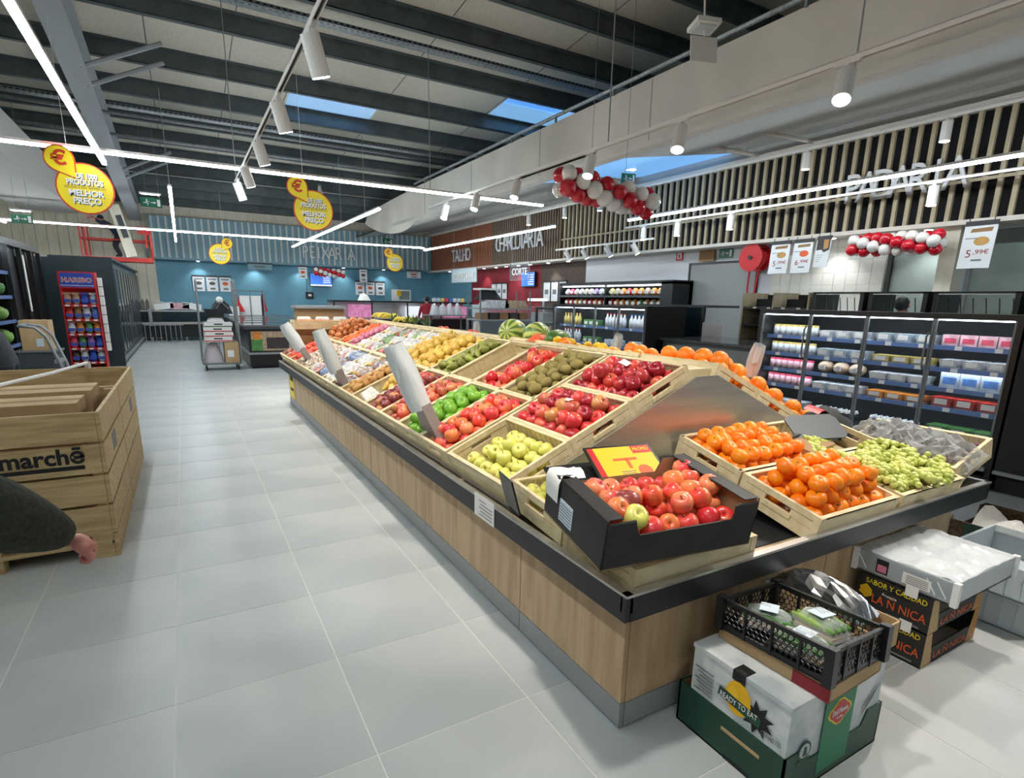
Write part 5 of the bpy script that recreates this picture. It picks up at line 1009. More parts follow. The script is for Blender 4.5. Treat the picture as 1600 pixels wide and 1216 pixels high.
t = carton(-1.98, -1.66, 10.08, 10.42, .726, 1.13, 'brown carton on a grey tub behind the hand truck'); MB().b(.0, .08, -.1725, -.171, .05, .16).build('print_label', 'paper_blue', t)
# ================================================================ AISLE END AND BACK
# roll cage with cartons
rc = thing('roll_cage', 'tall grey roll cage loaded with cartons in the aisle', 'roll cage', (.6, 13.4, 0)); cw, cd = .36, .34
MB().b(-cw, cw, -cd, cd, .12, .15).build('deck', 'grey', rc)
for sx in (-1, 1):
    for sy in (-1, 1):
        wv = MB().cyl((sx*.3-.015, sy*.28, .05), (sx*.3+.015, sy*.28, .05), .05, 10).build('caster', 'black_matt', rc); MB().b(sx*.3-.02, sx*.3+.02, sy*.28-.02, sy*.28+.02, .07, .12).build('fork', 'galv', wv)
for sx in (-1, 1):
    X = sx*cw
    MB().tube([(X, -cd, .15), (X-sx*.02, -cd, 1.78), (X-sx*.02, -cd+.05, 1.83), (X-sx*.02, cd-.05, 1.83), (X-sx*.02, cd, 1.78), (X, cd, .15)], .016, 6).build('side_frame', 'galv', rc)
    for k in range(3): MB().cyl((X, -cd+.17*(k+1), .15), (X-sx*.02, -cd+.17*(k+1), 1.82), .006, 5).build('bar', 'galv', rc)
    for z in (.5, .95, 1.4): MB().cyl((X, -cd, z), (X, cd, z), .006, 5).build('cross_bar', 'galv', rc)
for k in range(5): MB().cyl((-cw+.12*(k+1), cd, .15), (-cw+.12*(k+1), cd, 1.0), .006, 5).build('bar', 'galv', rc)
ac = carton(.66, .93, 13.1, 13.62, .151, .57, 'brown carton with arrow label at the bottom of the roll cage'); MB().b(-.09, .03, -.262, -.2605, .12, .26).build('arrow_label', 'white', ac)
t = thing('foil_sack', 'crumpled silver sack beside the brown carton in the roll cage', 'sack', (.45, 13.35, .151)); lump(random.Random(31), .4, .42, .4).build('sack', 'film_white', t, True); lump(random.Random(32), .34, .36, .34).build('content', 'pack11', t, True)
for k in range(4):
    t = thing('produce_carton', ['lowest', 'second', 'third', 'topmost'][k]+' flat white carton with red stripe in the roll cage', 'box', (.57+.01*(k % 2), 13.36, .585+.098*k), (0, 0, radians((-2, 3, -1, 2)[k]))); MB().b(-.26, .26, -.22, .22, 0, .095).build('body', 'white', t); MB().b(-.2605, .2605, -.2215, -.22, .01, .03).build('stripe', 'red' if k < 3 else 'leaf', t); MB().b(-.08, .08, -.2225, -.22, .05, .075).build('hand_hole', 'ink', t)
t = thing('plastic_tub', 'black plastic tub with white rags on the roll cage load', 'tub', (.55, 13.36, .98)); MB().add([(-.15, -.13, 0), (.15, -.13, 0), (.15, .13, 0), (-.15, .13, 0), (-.2, -.17, .16), (.2, -.17, .16), (.2, .17, .16), (-.2, .17, .16)], [(0, 3, 2, 1), (0, 1, 5, 4), (1, 2, 6, 5), (2, 3, 7, 6), (3, 0, 4, 7)]).build('shell', 'black', t); lump(random.Random(33), .34, .28, .14).build('rags', 'white', t, True); t.children[-1].location = (0, 0, .1)
t = thing('bag_heap', 'black bag heap with light straps at the top of the roll cage', 'bag', (.68, 13.4, 1.15)); lump(random.Random(34), .42, .4, .26).build('cloth', 'black_matt', t, True); MB().tube([(-.1, -.15, .1), (0, -.18, .24), (.14, -.15, .1)], .012, 6).build('strap', 'grey', t); MB().ball((-.02, -.1, .28), (.07, .06, .07), 8, 6).build('light_roll', 'white', t, True)
# chest freezer island
f = thing('chest_freezer', 'long dark chest freezer with glass lids beyond the display end', 'freezer', (1.68, 13.15, 0)); 
MB().b(-.55, 1.3, 0, 8.2, .06, .84).build('body', 'black', f); MB().b(-.57, 1.32, -.02, 8.22, .30, .345).build('bumper', 'steel_grey', f); MB().b(-.5, 1.25, .05, 8.1, 0, .06).build('plinth', 'black_matt', f); MB().b(-.62, 1.37, -.05, 8.25, .84, .90).build('rim', 'grey_dark', f)
for k in range(6): MB().b(-.58, 1.33, .05+1.36*k, 1.36+1.36*k, .90, .915).build('lid', 'glass_dark', f); MB().b(-.58, 1.33, 1.36*k+.0, 1.36*k+.05, .90, .925).build('lid_rail', 'chrome', f)
MB().b(-.5, .3, -.004, 0, .38, .79).build('end_photo', 'pack9', f); MB().b(-.5, -.28, -.006, -.004, .38, .62).build('photo_green', 'pack7', f); MB().b(-.46, -.3, -.006, -.004, .62, .78).build('photo_dish', 'pack6', f); MB().b(-.2, .25, -.006, -.004, .42, .66).build('photo_dark', 'pack8', f)
tag(MB().b(-.14, .14, -.12, .12, 0, .26).b(-.145, .145, -.125, .125, .26, .28).build('white_box', 'white', loc=(1.35, 19.6, .925)), 'small white box left of the red sided roll cage', 'box')
# second cage with white boxes and red sides
t = thing('roll_cage', 'far roll cage with red fabric sides holding white boxes', 'roll cage', (2.03, 21.9, .0)); MB().b(-.4, .4, -.3, .3, .15, .2).build('deck', 'grey', t)
for sx in (-.34, .34):
    for sy in (-.24, .24): MB().cyl((sx-.02, sy, .075), (sx+.02, sy, .075), .075, 10).build('caster', 'black_matt', t)
for s in (-1, 1): MB().tube([(s*.42, -.3, .1), (s*.42, -.3, 1.7), (s*.42, .3, 1.7), (s*.42, .3, .1)], .018, 6).build('side_frame', 'galv', t); MB().add([(s*.43, -.32, 1.6), (s*.43+s*.02, -.32, 1.0), (s*.2 if s < 0 else s*.52, -.33, 1.0), (s*.43, -.30, 1.5)], [(0, 1, 2, 3)]).build('red_cloth', 'red', t); MB().b(s*.44-.006, s*.44+.006, -.3, .3, .9, 1.6).build('red_side', 'red', t)
MB().tube([(-.42, -.3, 1.7), (.42, -.3, 1.7)], .018, 6).build('top_bar', 'galv', t); MB().cyl((0, -.3, .2), (0, -.3, 1.7), .014, 6).build('post', 'galv', t)
for i in range(2):
    for j in range(4): tag(MB().b(-.16, .16, -.22, .22, 0, .3).b(-.17, .17, -.23, .23, .3, .33).build('foam_box', 'white', loc=(1.85+.35*i, 21.9, .2+.335*j)), '%s white foam box in the %s stack of the far roll cage' % (['lowest', 'second', 'third', 'topmost'][j], ['left', 'right'][i]), 'box')
# fish counter
t = thing('fish_counter', 'long steel and glass fish counter below the blue wall', 'counter', (-.9, 22.2, 0)); MB().b(-1.4, 2.0, .1, .9, .12, .55).build('base', 'black', t); MB().b(-1.4, 2.0, 0, .95, .55, .62).build('shelf_edge', 'steel', t); MB().b(-1.4, 2.0, .1, .95, .62, .96).build('tank', 'glass_dark', t); MB().b(-1.4, 2.0, .05, .95, .96, 1.0).build('top', 'steel', t)
for x in (-1.3, -.1, .9, 1.9): MB().b(x-.03, x+.03, .3, .7, 0, .12).build('leg', 'steel', t)
MB().b(-.12, -.02, -.03, .05, .5, 1.05).build('post', 'steel_grey', t)
for k in range(10): tag(MB().cyl((0, 0, 0), (0, 0, .3), .05, 8).cyl((0, 0, .3), (0, 0, .36), .02, 6).build('bottle', 'glass_dark', smooth=False, loc=(-2.2+.13*k, 22.6, 1.0)), 'dark bottle on the fish counter end, %s in the row' % ['first', 'second', 'third', 'fourth', 'fifth', 'sixth', 'seventh', 'eighth', 'ninth', 'tenth'][k], 'bottle', 'bottles on the fish counter')
for k, (x, z, l) in enumerate(((-.55, 1.0, 'left white carton lying in the heap on the fish counter'), (-.1, 1.0, 'middle white carton in the heap on the fish counter'), (.25, 1.0, 'right white carton in the heap on the fish counter'))): tag(MB().b(-.28, .28, -.15, .15, 0, .2, R(.15*(k-1), 'Y')).b(-.3, .1, -.16, .1, .19, .21, R(.3-.3*k, 'Y')).build('carton_heap', ['white', 'pack11', 'white'][k], loc=(x, 22.6, z+.04)), l, 'box')
t = thing('wash_trolley', 'low steel rail barrier before the left end of the fish counter', 'barrier', (-1.05, 21.4, 0)); MB().b(-.1, 1.0, -.02, .02, .55, .6).build('rail', 'steel_grey', t)
for k in range(8): MB().cyl((-.08+.14*k, 0, 0), (-.08+.14*k, 0, .55), .012, 5).build('upright', 'steel_grey', t)
# wooden sales table
t = thing('sales_table', 'wooden table with thick edge beyond the onion heap', 'table', (2.1, 10.6, 0)); MB().b(-.42, .42, -.3, .3, 1.33, 1.375).build('top', 'steel_grey', t); MB().b(-.38, .38, -.26, .26, 1.15, 1.33).build('apron', 'card_dark', t)
for sx in (-.36, .34):
    for sy in (-.24, .22): MB().b(sx, sx+.04, sy, sy+.04, 0, 1.15).build('leg', 'card_dark', t)
for k in range(3): tag(MB().b(-.1, .1, -.08, .08, 0, .08).b(-.09, .09, -.07, .07, .08, .1).build('white_tub', 'white', loc=(1.75+.3*k, 10.1, 1.1)), '%s white tub hanging before the wooden table' % ['left', 'middle', 'right'][k], 'tub')
sh = thing('tub_shelf', 'narrow shelf carrying white tubs before the wooden table', 'shelf', (2.05, 10.1, 0)); MB().b(-.5, .5, -.12, .12, 1.07, 1.1).build('board', 'card_dark', sh)
for sx in (-.46, .44): MB().b(sx, sx+.03, -.1, .1, 0, 1.07).build('leg', 'card_dark', sh)
# butcher counter
b = thing('butcher_counter', 'long dark glass meat counter at the back right', 'counter', (4.25, 19.0, 0)); L = 5.0
MB().b(0, L, 0, 1.0, 0, .85).build('base', 'black', b); MB().b(0, L, 0, 1.0, 1.40, 1.45).build('top', 'black', b); MB().b(0, L, .85, 1.0, .85, 1.4).build('back', 'steel', b); MB().b(0, L, 0, .9, .85, .9).build('display_bed', 'steel', b)
for k in range(5): MB().b(k*L/4-.02, k*L/4+.02, -.01, .04, .85, 1.42).build('post', 'black', b)
for k in range(4): MB().b(k*L/4+.03, (k+1)*L/4-.03, .0, .012, .88, 1.4).build('pane', 'glass', b)
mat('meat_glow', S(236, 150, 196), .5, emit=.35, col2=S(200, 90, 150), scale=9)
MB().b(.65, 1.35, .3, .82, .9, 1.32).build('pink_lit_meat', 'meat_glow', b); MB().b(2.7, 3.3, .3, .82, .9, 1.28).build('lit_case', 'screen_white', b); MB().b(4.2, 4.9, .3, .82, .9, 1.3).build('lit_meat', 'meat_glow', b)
for k in range(4):
    t = thing('white_bag', 'white bag standing on the butcher counter side table, %s' % ['leftmost', 'second from left', 'third from left', 'rightmost'][k], 'bag', (7.3+.28*k, 17.9, 1.04)); lump(random.Random(60+k), .3, .28, .34).build('film', 'film_white', t, True); lump(random.Random(70+k), .22, .2, .24).build('content', 'white', t, True)
t = thing('side_table', 'grey side table with white bags before the butcher counter', 'table', (7.7, 17.9, 0)); MB().b(-.75, .75, -.3, .3, 1.0, 1.035).build('top', 'steel_grey', t); MB().b(-.7, .7, -.25, .25, .5, .53).build('shelf', 'steel_grey', t)
for sx in (-.7, .66):
    for sy in (-.26, .22): MB().b(sx, sx+.04, sy, sy+.04, 0, 1.0).build('leg', 'grey', t)
for k in range(8): tag(MB().b(-.06, .06, -.05, .05, 0, .12).b(-.05, .05, -.04, .04, .12, .14).build('counter_pack', 'pack%d' % (k % 5), loc=(7.9+.16*k, 19.4, 1.45)), 'small pack on top of the butcher counter, %s in the row' % ['first', 'second', 'third', 'fourth', 'fifth', 'sixth', 'seventh', 'eighth'][k], 'pack', 'packs on the butcher counter')
t = thing('paper_bag_heap', 'white paper heap with leaves on the butcher counter', 'paper', (5.35, 19.4, 1.45)); lump(random.Random(91), .4, .3, .22).build('paper', 'paper', t, True)
# goods rack with trays
r = thing('goods_rack', 'grey goods rack stacked with trays behind the watermelons', 'rack', (6.5, 12.0, 0)); 
for z in (.55, 1.1, 1.36): MB().b(-.65, .75, -.35, .35, z-.03, z).build('shelf', 'steel_grey', r)
for sx in (-.63, .7):
    for sy in (-.33, .3): MB().b(sx, sx+.03, sy, sy+.03, 0, 1.75).build('post', 'grey', r)
for k in range(5): tag(MB().b(-.11, .11, -.12, .12, 0, .12).b(-.1, .1, -.11, .11, .12, .15).build('bakery_tray', 'pack8' if k % 2 else 'card_dark', loc=(6.0+.27*k, 11.85, 1.1)), '%s tray on the rack shelf behind the watermelons' % ['leftmost', 'second', 'third', 'fourth', 'rightmost'][k], 'tray')
for k in range(2): tag(MB().b(-.3, .3, -.2, .2, 0, .1).b(-.28, .28, -.18, .18, .1, .18).build('foil_stack', 'pack0' if k == 0 else 'pack9', loc=(6.35+.5*k, 11.9, 1.361)), ['pale foil stack on top of the goods rack', 'brown stack on top of the goods rack'][k], 'packs')
t = thing('jacket_heap', 'dark and red clothing heaped on the goods rack', 'clothing', (6.25, 12.0, 1.545)); lump(random.Random(41), .6, .4, .26).build('dark_cloth', 'black_matt', t, True); lump(random.Random(42), .4, .3, .3).build('red_cloth', 'shirt_red', t, True); MB().b(-.3, .2, -.2, .2, .22, .26).build('white_folder', 'white', t)
# small showcase between rack and drinks
t = thing('showcase', 'narrow glass showcase left of the drinks refrigerator', 'showcase', (6.0, 8.75, 0)); MB().b(0, .7, 0, .75, 0, .75).build('base', 'black', t); MB().b(0, .7, 0, .75, 1.38, 1.42).build('top', 'black', t)
for x, y in ((0, 0), (.66, 0), (0, .71), (.66, .71)): MB().b(x, x+.04, y, y+.04, .75, 1.38).build('post', 'black', t)
MB().b(.005, .012, .04, .71, .75, 1.38).build('pane', 'glass', t)
for z in (.95, 1.15): MB().b(.05, .65, .03, .72, z, z+.01).build('shelf', 'glass', t)
for k in range(6): tag(MB().b(-.05, .05, -.05, .05, 0, .08).b(-.03, .03, -.03, .03, .08, .1).build('cake_pack', 'pack%d' % (9 if k % 2 else 0), loc=(6.25, 8.9+.2*(k % 3), .762 if k < 3 else .962)), 'small pack in the narrow showcase, %s shelf, %s' % (['lower', 'upper'][k//3], ['nearest', 'middle', 'farthest'][k % 3]), 'pack', 'packs in the showcase')
# grey service counter between the two refrigerators
t = thing('service_counter', 'grey service counter with glossy stone top between the refrigerators', 'counter', (6.2, 4.5, 0)); MB().b(0, 1.0, 0, 1.7, 0, 1.0).build('body', 'grey_dark', t); MB().b(-.06, 1.05, -.05, 1.75, 1.0, 1.035).build('stone_top', 'stone_top', t); MB().b(-.01, 0, .1, 1.6, .5, .95).build('front_panel', 'grey', t)
t = thing('glass_cubicle', 'dark framed glass cubicle on the counter beside the drinks refrigerator', 'glass case', (7.3, 6.45, 0)); MB().b(0, .8, 0, 1.5, 0, .95).build('base', 'granite', t); MB().b(0, .04, 0, .06, .95, 1.5).build('post', 'black', t); MB().b(0, .04, 1.44, 1.5, .95, 1.5).build('post', 'black', t); MB().b(0, .04, .7, .85, .95, 1.5).build('post', 'black', t); MB().b(.01, .02, .06, 1.44, .95, 1.48).build('pane', 'glass_dark', t); MB().b(-.02, .82, -.02, 1.52, 1.48, 1.52).build('top', 'granite', t)
for z in (1.12, 1.3): MB().tube([(.1, .1, z), (.1, .65, z)], .008, 5).build('rack_bar', 'chrome', t)
MB().b(-.02, -.0, .9, 1.4, .97, 1.45).build('grey_panel', 'door_grey', t); MB().b(-.03, -.0, -.42, -.02, .9, 1.25).build('white_bin', 'white_matt', t)
# bread shelf and pastry cases behind the glass door refrigerator
s = thing('bread_shelf', 'open wooden bread shelf with black trays', 'shelf', (7.6, 4.87, 0)); 
for yy in (0, .55, 1.08): MB().b(0, .6, yy, yy+.03, 0, 1.72).build('upright', 'slat_oak', s)
MB().b(.57, .6, .03, 1.08, .0, 1.7).build('back', 'black_matt', s)
for z in (.5, .98, 1.22, 1.48): MB().b(0, .57, .03, .55, z, z+.03).b(0, .57, .58, 1.08, z, z+.03).build('tray', 'black', s)
for k in range(4): MB().b(-.004, 0, .12+.24*k, .18+.24*k, 1.485, 1.51).build('price_label', 'paper', s)
for z, y in ((1.25, .15), (1.25, .7), (1.51, .2), (1.51, .72)): MB().b(.2, .5, y, y+.28, z+.005, z+.12).build('bread_bin', 'black_matt', s)
c = thing('case_counter', 'dark counter carrying the row of glass pastry cases', 'counter', (7.6, 1.0, 0)); MB().b(0, .8, 0, 3.85, 0, 1.40).build('body', 'black_matt', c); MB().b(-.02, .82, 0, 3.85, 1.40, 1.455).build('top', 'black', c)
for k, (y0, y1) in enumerate(((4.15, 4.84), (3.42, 4.09), (2.55, 3.36), (1.7, 2.5))):
    g = thing('pastry_case', ['leftmost low glass pastry case', 'second low glass pastry case from the left', 'third low glass pastry case', 'rightmost low glass pastry case'][k]+' above the refrigerator', 'glass case', (7.62, y0, 1.456)); Lc = y1-y0
    for yy in (0, Lc-.05): MB().b(0, .55, yy, yy+.05, 0, .265).build('end_frame', 'black', g)
    MB().b(0, .55, 0, Lc, .25, .27).build('top', 'black', g); MB().b(-.005, .0, .05, Lc-.05, .02, .25).build('pane', 'glass', g); MB().b(0, .55, .05, Lc-.05, 0, .012).build('tray', 'chrome', g); MB().b(-.012, -.002, .05, Lc-.05, .235, .245).build('trim', 'chrome', g); MB().b(-.012, -.002, .05, Lc-.05, .01, .02).build('trim', 'chrome', g)
    for q in range(6): MB().tube([(.2, .1+q*(Lc-.2)/5, .02), (.2, .1+q*(Lc-.2)/5+.03, .2)], .006, 5).build('wire', 'chrome', g)
# snack cabinet on the white wall
s = thing('snack_cabinet', 'wide black wall cabinet of snacks under the white wall', 'cabinet', (9.0, 8.85, 0)); MB().b(.5, .6, 0, 4.2, 0, 2.0).build('back', 'black_matt', s); MB().b(0, .6, 0, 4.2, 1.95, 2.03).build('top', 'black', s); MB().b(0, .6, 0, .35, 0, 2.0).build('end_block', 'black', s); MB().b(0, .6, 4.15, 4.2, 0, 2.0).build('end_wall', 'black', s); MB().b(0, .5, .35, 4.15, 0, .5).build('base', 'black', s); MB().b(.05, .1, .4, 4.1, 1.92, 1.945).build('lamp', 'led_shelf', s)
for z in (.9, 1.2, 1.45, 1.7): p = MB().b(.02, .5, .35, 4.15, z-.02, z).build('shelf', 'black', s); MB().b(.0, .02, .35, 4.15, z-.04, z+.01).build('price_rail', 'grey_dark', p)
MB().b(.0, .5, 2.22, 2.26, .5, 1.95).build('divider', 'black', s)
SC1 = ['pack6', 'pack6', 'pack9', 'pack6', 'pack6', 'pack5', 'pack6', 'pack9', 'pack2', 'pack0', 'pack1', 'pack10', 'pack0', 'pack9', 'pack0', 'pack11', 'pack3', 'pack11']; SC2 = ['pack6', 'pack9', 'pack6', 'pack7', 'pack6', 'pack9', 'pack6', 'pack6', 'pack5', 'pack5', 'pack5', 'pack6', 'pack5', 'pack5', 'pack9', 'pack6', 'pack5', 'pack5']
ORD2 = ['first', 'second', 'third', 'fourth', 'fifth', 'sixth', 'seventh', 'eighth', 'ninth', 'tenth', 'eleventh', 'twelfth', 'thirteenth', 'fourteenth', 'fifteenth', 'sixteenth', 'seventeenth', 'eighteenth']
for row_, (z, cs) in enumerate(((1.701, SC1), (1.451, SC2))):
    for k, cm in enumerate(cs):
        t = thing('snack_pack', '%s snack pack on the %s snack shelf, %s from the right end' % ({'pack6': 'orange', 'pack9': 'tan', 'pack5': 'red', 'pack2': 'yellow', 'pack0': 'white', 'pack1': 'pale blue', 'pack10': 'violet', 'pack11': 'pink', 'pack3': 'rose', 'pack7': 'green'}[cm], ['upper', 'lower'][row_], ORD2[k]), 'snack', (9.14, 9.32+.205*k, z), group='snacks, %s shelf' % ['upper', 'lower'][row_]); MB().ball((0, 0, .09), (.07, .09, .09), 8, 6).build('bag', cm, t, True); MB().b(-.072, -.05, -.05, .05, .05, .12).build('print_panel', 'paper', t)
t = thing('dairy_stack', 'bright lit scale and boxes left of the snack cabinet', 'scale', (8.4, 12.9, 1.0)); MB().b(-.2, .2, -.3, .3, 0, .25).build('body', 'steel', t); MB().b(-.25, -.22, -.5, .4, .55, .6).build('lamp', 'led_shelf', t); MB().b(-.02, .02, -.02, .02, .25, .6).build('post', 'grey', t)
t = thing('deli_counter', 'grey delicatessen counter below the brown wall', 'counter', (8.0, 12.2, 0)); MB().b(0, .8, 0, 4.3, 0, 1.0).build('body', 'grey_dark', t); MB().b(.3, .8, 0, 4.3, 1.0, 1.03).build('top', 'steel', t); MB().b(0, .02, 0, 4.3, 1.0, 1.4).build('pane', 'glass', t); MB().b(0, .3, 0, 4.3, 1.38, 1.41).build('pane_top', 'glass', t)
# ================================================================ SIGNS, GARLANDS, SAFETY
def euro_sign(x, y, z, k, label, flip=1):
    """pin shaped drop with the euro sign joined to a round yellow disc; x,z = disc centre, k = disc radius"""
    t = thing('price_promise_sign', label, 'hanging sign', (x, y, z)); n = 28
    MB().prism([(k*1.06*cos(2*pi*i/n), k*1.06*sin(2*pi*i/n)) for i in range(n)], .012, R(pi/2, 'X')).build('disc_rim', 'red_rim', t); MB().prism([(k*cos(2*pi*i/n), k*sin(2*pi*i/n)) for i in range(n)], .014, T(0, -.001, 0) @ R(pi/2, 'X')).build('disc', 'yellow', t)
    cx, cz = -flip*k*.78, k*1.13; r = k*.5
    def drop(r):
        a0 = math.atan2(-cz*.5, -cx*.5); pts = [(cx+r*cos(a0+.9+i*(2*pi-1.8)/16), cz+r*sin(a0+.9+i*(2*pi-1.8)/16)) for i in range(17)]; pts.append((cx+(r*1.75)*cos(a0), cz+(r*1.75)*sin(a0))); return pts
    MB().prism(drop(r*1.1), .012, T(0, -.004, 0) @ R(pi/2, 'X')).build('drop_rim', 'red_rim', t); MB().prism(drop(r), .014, T(0, -.006, 0) @ R(pi/2, 'X')).build('drop', 'yellow', t)
    text('\u20ac', r*1.1, 'red_rim', t, (cx, -.023, cz), FY, 'euro_mark', depth=.002, width=r*1.1, bold=.03)
    for s, zz, h, w in (('+ DE 1000', .5, .2, .95), ('PRODUTOS', .24, .22, 1.3), ('DO DIA A DIA, SEMPRE AO', .03, .07, 1.45), ('MELHOR', -.2, .24, 1.25), ('PRE\u00c7O', -.52, .24, 1.0)):
        big = h > .1
        if big: text(s, k*h, 'text_grey', t, (k*.03, -.017, k*zz-k*.035), FY, 'lettering_shadow', width=k*w, depth=.001, bold=.04)
        text(s, k*h, 'white' if big else 'text_grey', t, (0, -.0185, k*zz), FY, width=k*w, depth=.001, bold=.035 if big else 0)
    MB().cyl((cx*.6, 0, cz*.8), (cx*.6, 0, zr(y)-z+.27), .004, 4).build('cord', 'white', t)
euro_sign(-.88, 8.86, 2.74, .275, 'large yellow price promise disc at the upper left'); euro_sign(2.19, 11.0, 3.03, .325, 'yellow price promise disc in the middle of the picture')
euro_sign(1.17, 20.7, 2.80, .30, 'small yellow price promise disc before the left of the blue band', -1); euro_sign(6.9, 20.7, 2.82, .30, 'small yellow price promise disc right of the PEIXARIA letters')
# balloon garlands
bme = {c: MB().lathe([(.001, -.125), (.012, -.12), (.03, -.1), (.075, -.05), (.1, .0), (.097, .03), (.07, .075), (.035, .097), (.001, .103)], 14).mesh('balloon', 'balloon_'+c, True) for c in ('red', 'white')}
def garland(p, q, r, n, label, per=4, scale=1.):
    p, q = Vector(p), Vector(q); t = thing('balloon_garland', label, 'balloons', (p+q)/2); d = (q-p).normalized(); a = d.orthogonal().normalized(); c = d.cross(a)
    for i in range(n):
        o = p+(q-p)*(i/(n-1))-(p+q)/2
        for k in range(per):
            ang = 2*pi*k/per+i*.55; v = a*cos(ang)+c*sin(ang); m = (v).to_track_quat('Z', 'Y').to_matrix().to_4x4(); m.translation = o+v*r*.62
            col = 'red' if (k+ (i//1)*0) % 2 == 0 else 'white'
            put('balloon', bme[col], t, mw=m @ Matrix.Scale(scale*r/.17*random.Random(i*7+k).uniform(.92, 1.05), 4))
    return t
def cords(t, top):
    for s in (-.3, .3): MB().cyl((s*top[0], s*top[1], .1), (s*top[0]+top[2], s*top[1]+top[3], top[4]), .003, 4).build('cord', 'steel_grey', t)
cords(garland((4.5, 6.5, 3.06), (5.95, 6.5, 2.93), .19, 8, 'red and white balloon garland hanging in mid air by the exit sign'), (1, 0, 0, 0, 2.9))
cords(garland((9.0, 5.15, 2.45), (9.0, 4.05, 2.42), .15, 8, 'red and white balloon garland on the bakery front beside the wood post'), (0, 1, .2, 0, .22))
cords(garland((4.45, 22.6, 2.47), (5.45, 22.6, 2.42), .15, 7, 'distant red and white balloon garland over the television'), (1, 0, 0, .3, .25))
# emergency signs
def exit_sign(loc, rot, w, h, label, arrow='\u2192', hang=0, mname='green_sign', lamp=False):
    t = thing('exit_sign' if mname == 'green_sign' else 'fire_sign', label, 'sign', loc, rot); MB().b(-w/2, w/2, -.008, .008, -h/2, h/2).build('panel', mname, t); r = (pi/2, 0, 0)
    if mname == 'green_sign':
        f = MB(); s = h*.32
        f.ball((-w*.2, -.011, s*.85), (s*.2, .002, s*.2), 8, 5); f.tube([(-w*.2, -.011, s*.6), (-w*.24, -.011, -s*.1), (-w*.36, -.011, -s*.2)], s*.13, 5); f.tube([(-w*.24, -.011, -s*.1), (-w*.14, -.011, -s*.35), (-w*.18, -.011, -s*.9)], s*.13, 5); f.tube([(-w*.2, -.011, s*.5), (-w*.08, -.011, s*.1)], s*.1, 5)
        f.build('running_figure', 'white', t); MB().b(w*.28, w*.42, -.011, -.008, -h*.36, h*.36).build('door_mark', 'white', t)
        MB().b(-w*.02, w*.18, -.011, -.008, -h*.04, h*.04).build('arrow', 'white', t); MB().add([(w*.12, -.0095, -h*.14), (w*.12, -.0095, h*.14), (w*.24, -.0095, 0)], [(0, 2, 1)]).build('arrow_head', 'white', t)
    else:
        MB().b(-w*.3, w*.3, -.0095, -.008, -h*.3, h*.3).build('white_field', 'white', t); MB().cyl((0, -.011, -h*.22), (0, -.011, h*.12), w*.1, 8).build('extinguisher_mark', 'red', t); MB().b(-w*.2, 0, -.0115, -.0095, h*.1, h*.17).build('hose_mark', 'red', t)
    if lamp: MB().b(-w*.5, w*.5, -.06, .06, h*.9, h*1.05).build('lamp_body', 'white', t); MB().b(-w*.42, w*.42, -.05, .05, h*.85, h*.9).build('lamp_lens', 'downlight', t)
    if hang: hang = (zr(loc[1])+.27 if loc[0] < 6 else 3.78+(loc[0]-6.06)*.1616)-loc[2]; MB().cyl((w*.4, 0, h/2), (w*.4, 0, hang), .006, 4).build('rod', 'steel_grey', t); MB().cyl((-w*.2, 0, h*1.05), (-w*.2, 0, hang), .004, 4).build('rod', 'steel_grey', t)
exit_sign((7.9, 9.2, 3.93), (0, 0, -.3), .30, .19, 'hanging green exit sign right of the mid air garland', hang=.7, lamp=True); exit_sign((-.4, 15.9, 3.55), (0, 0, 0), .42, .2, 'hanging green exit sign at the left over the aisle', hang=1.5, lamp=True); exit_sign((-2.75, 15.9, 3.0), (0, 0, 0), .36, .18, 'hanging green exit sign at the far left before pale boards', hang=1.9, lamp=True); exit_sign((7.3, 22.7, 3.72), (0, 0, 0), .4, .28, 'distant green exit sign between bulkhead and rust slats', hang=.6)
exit_sign((9.64, 8.1, 2.55), (0, 0, -pi/2), .34, .18, 'green exit sign on the white wall beside the hose reel'); exit_sign((9.64, 9.35, 2.57), (0, 0, -pi/2), .2, .2, 'red fire extinguisher sign on the white wall', mname='red'); exit_sign((9.64, 7.52, 2.68), (0, 0, -pi/2), .22, .2, 'red fire hose sign above the hose reel', mname='red')
# hose reel
t = thing('hose_reel', 'red fire hose reel on the wall beside the grey door', 'hose reel', (9.38, 7.2, 2.4)); MB().cyl((-.13, 0, 0), (.13, 0, 0), .17, 20).build('hose_coil', 'red', t, True)
for x in (-.14, .13): MB().cyl((x, 0, 0), (x+.012, 0, 0), .25, 22).build('disc', 'red', t)
for q in range(5): MB().lathe([(.175, -.1+.045*q), (.195, -.08+.045*q), (.175, -.06+.045*q)], 18).build('hose_turn', 'red', t, True, rot=(0, pi/2, 0))
MB().cyl((-.16, 0, 0), (.262, 0, 0), .04, 10).build('hub', 'black', t); MB().tube([(-.05, -.15, -.1), (-.03, -.1, -.5), (-.05, -.05, -.9)], .018, 6).build('hose_end', 'red', t); MB().tube([(-.05, .05, -.2), (-.03, .08, -.55), (-.05, .02, -.95)], .018, 6).build('hose_end', 'red', t)
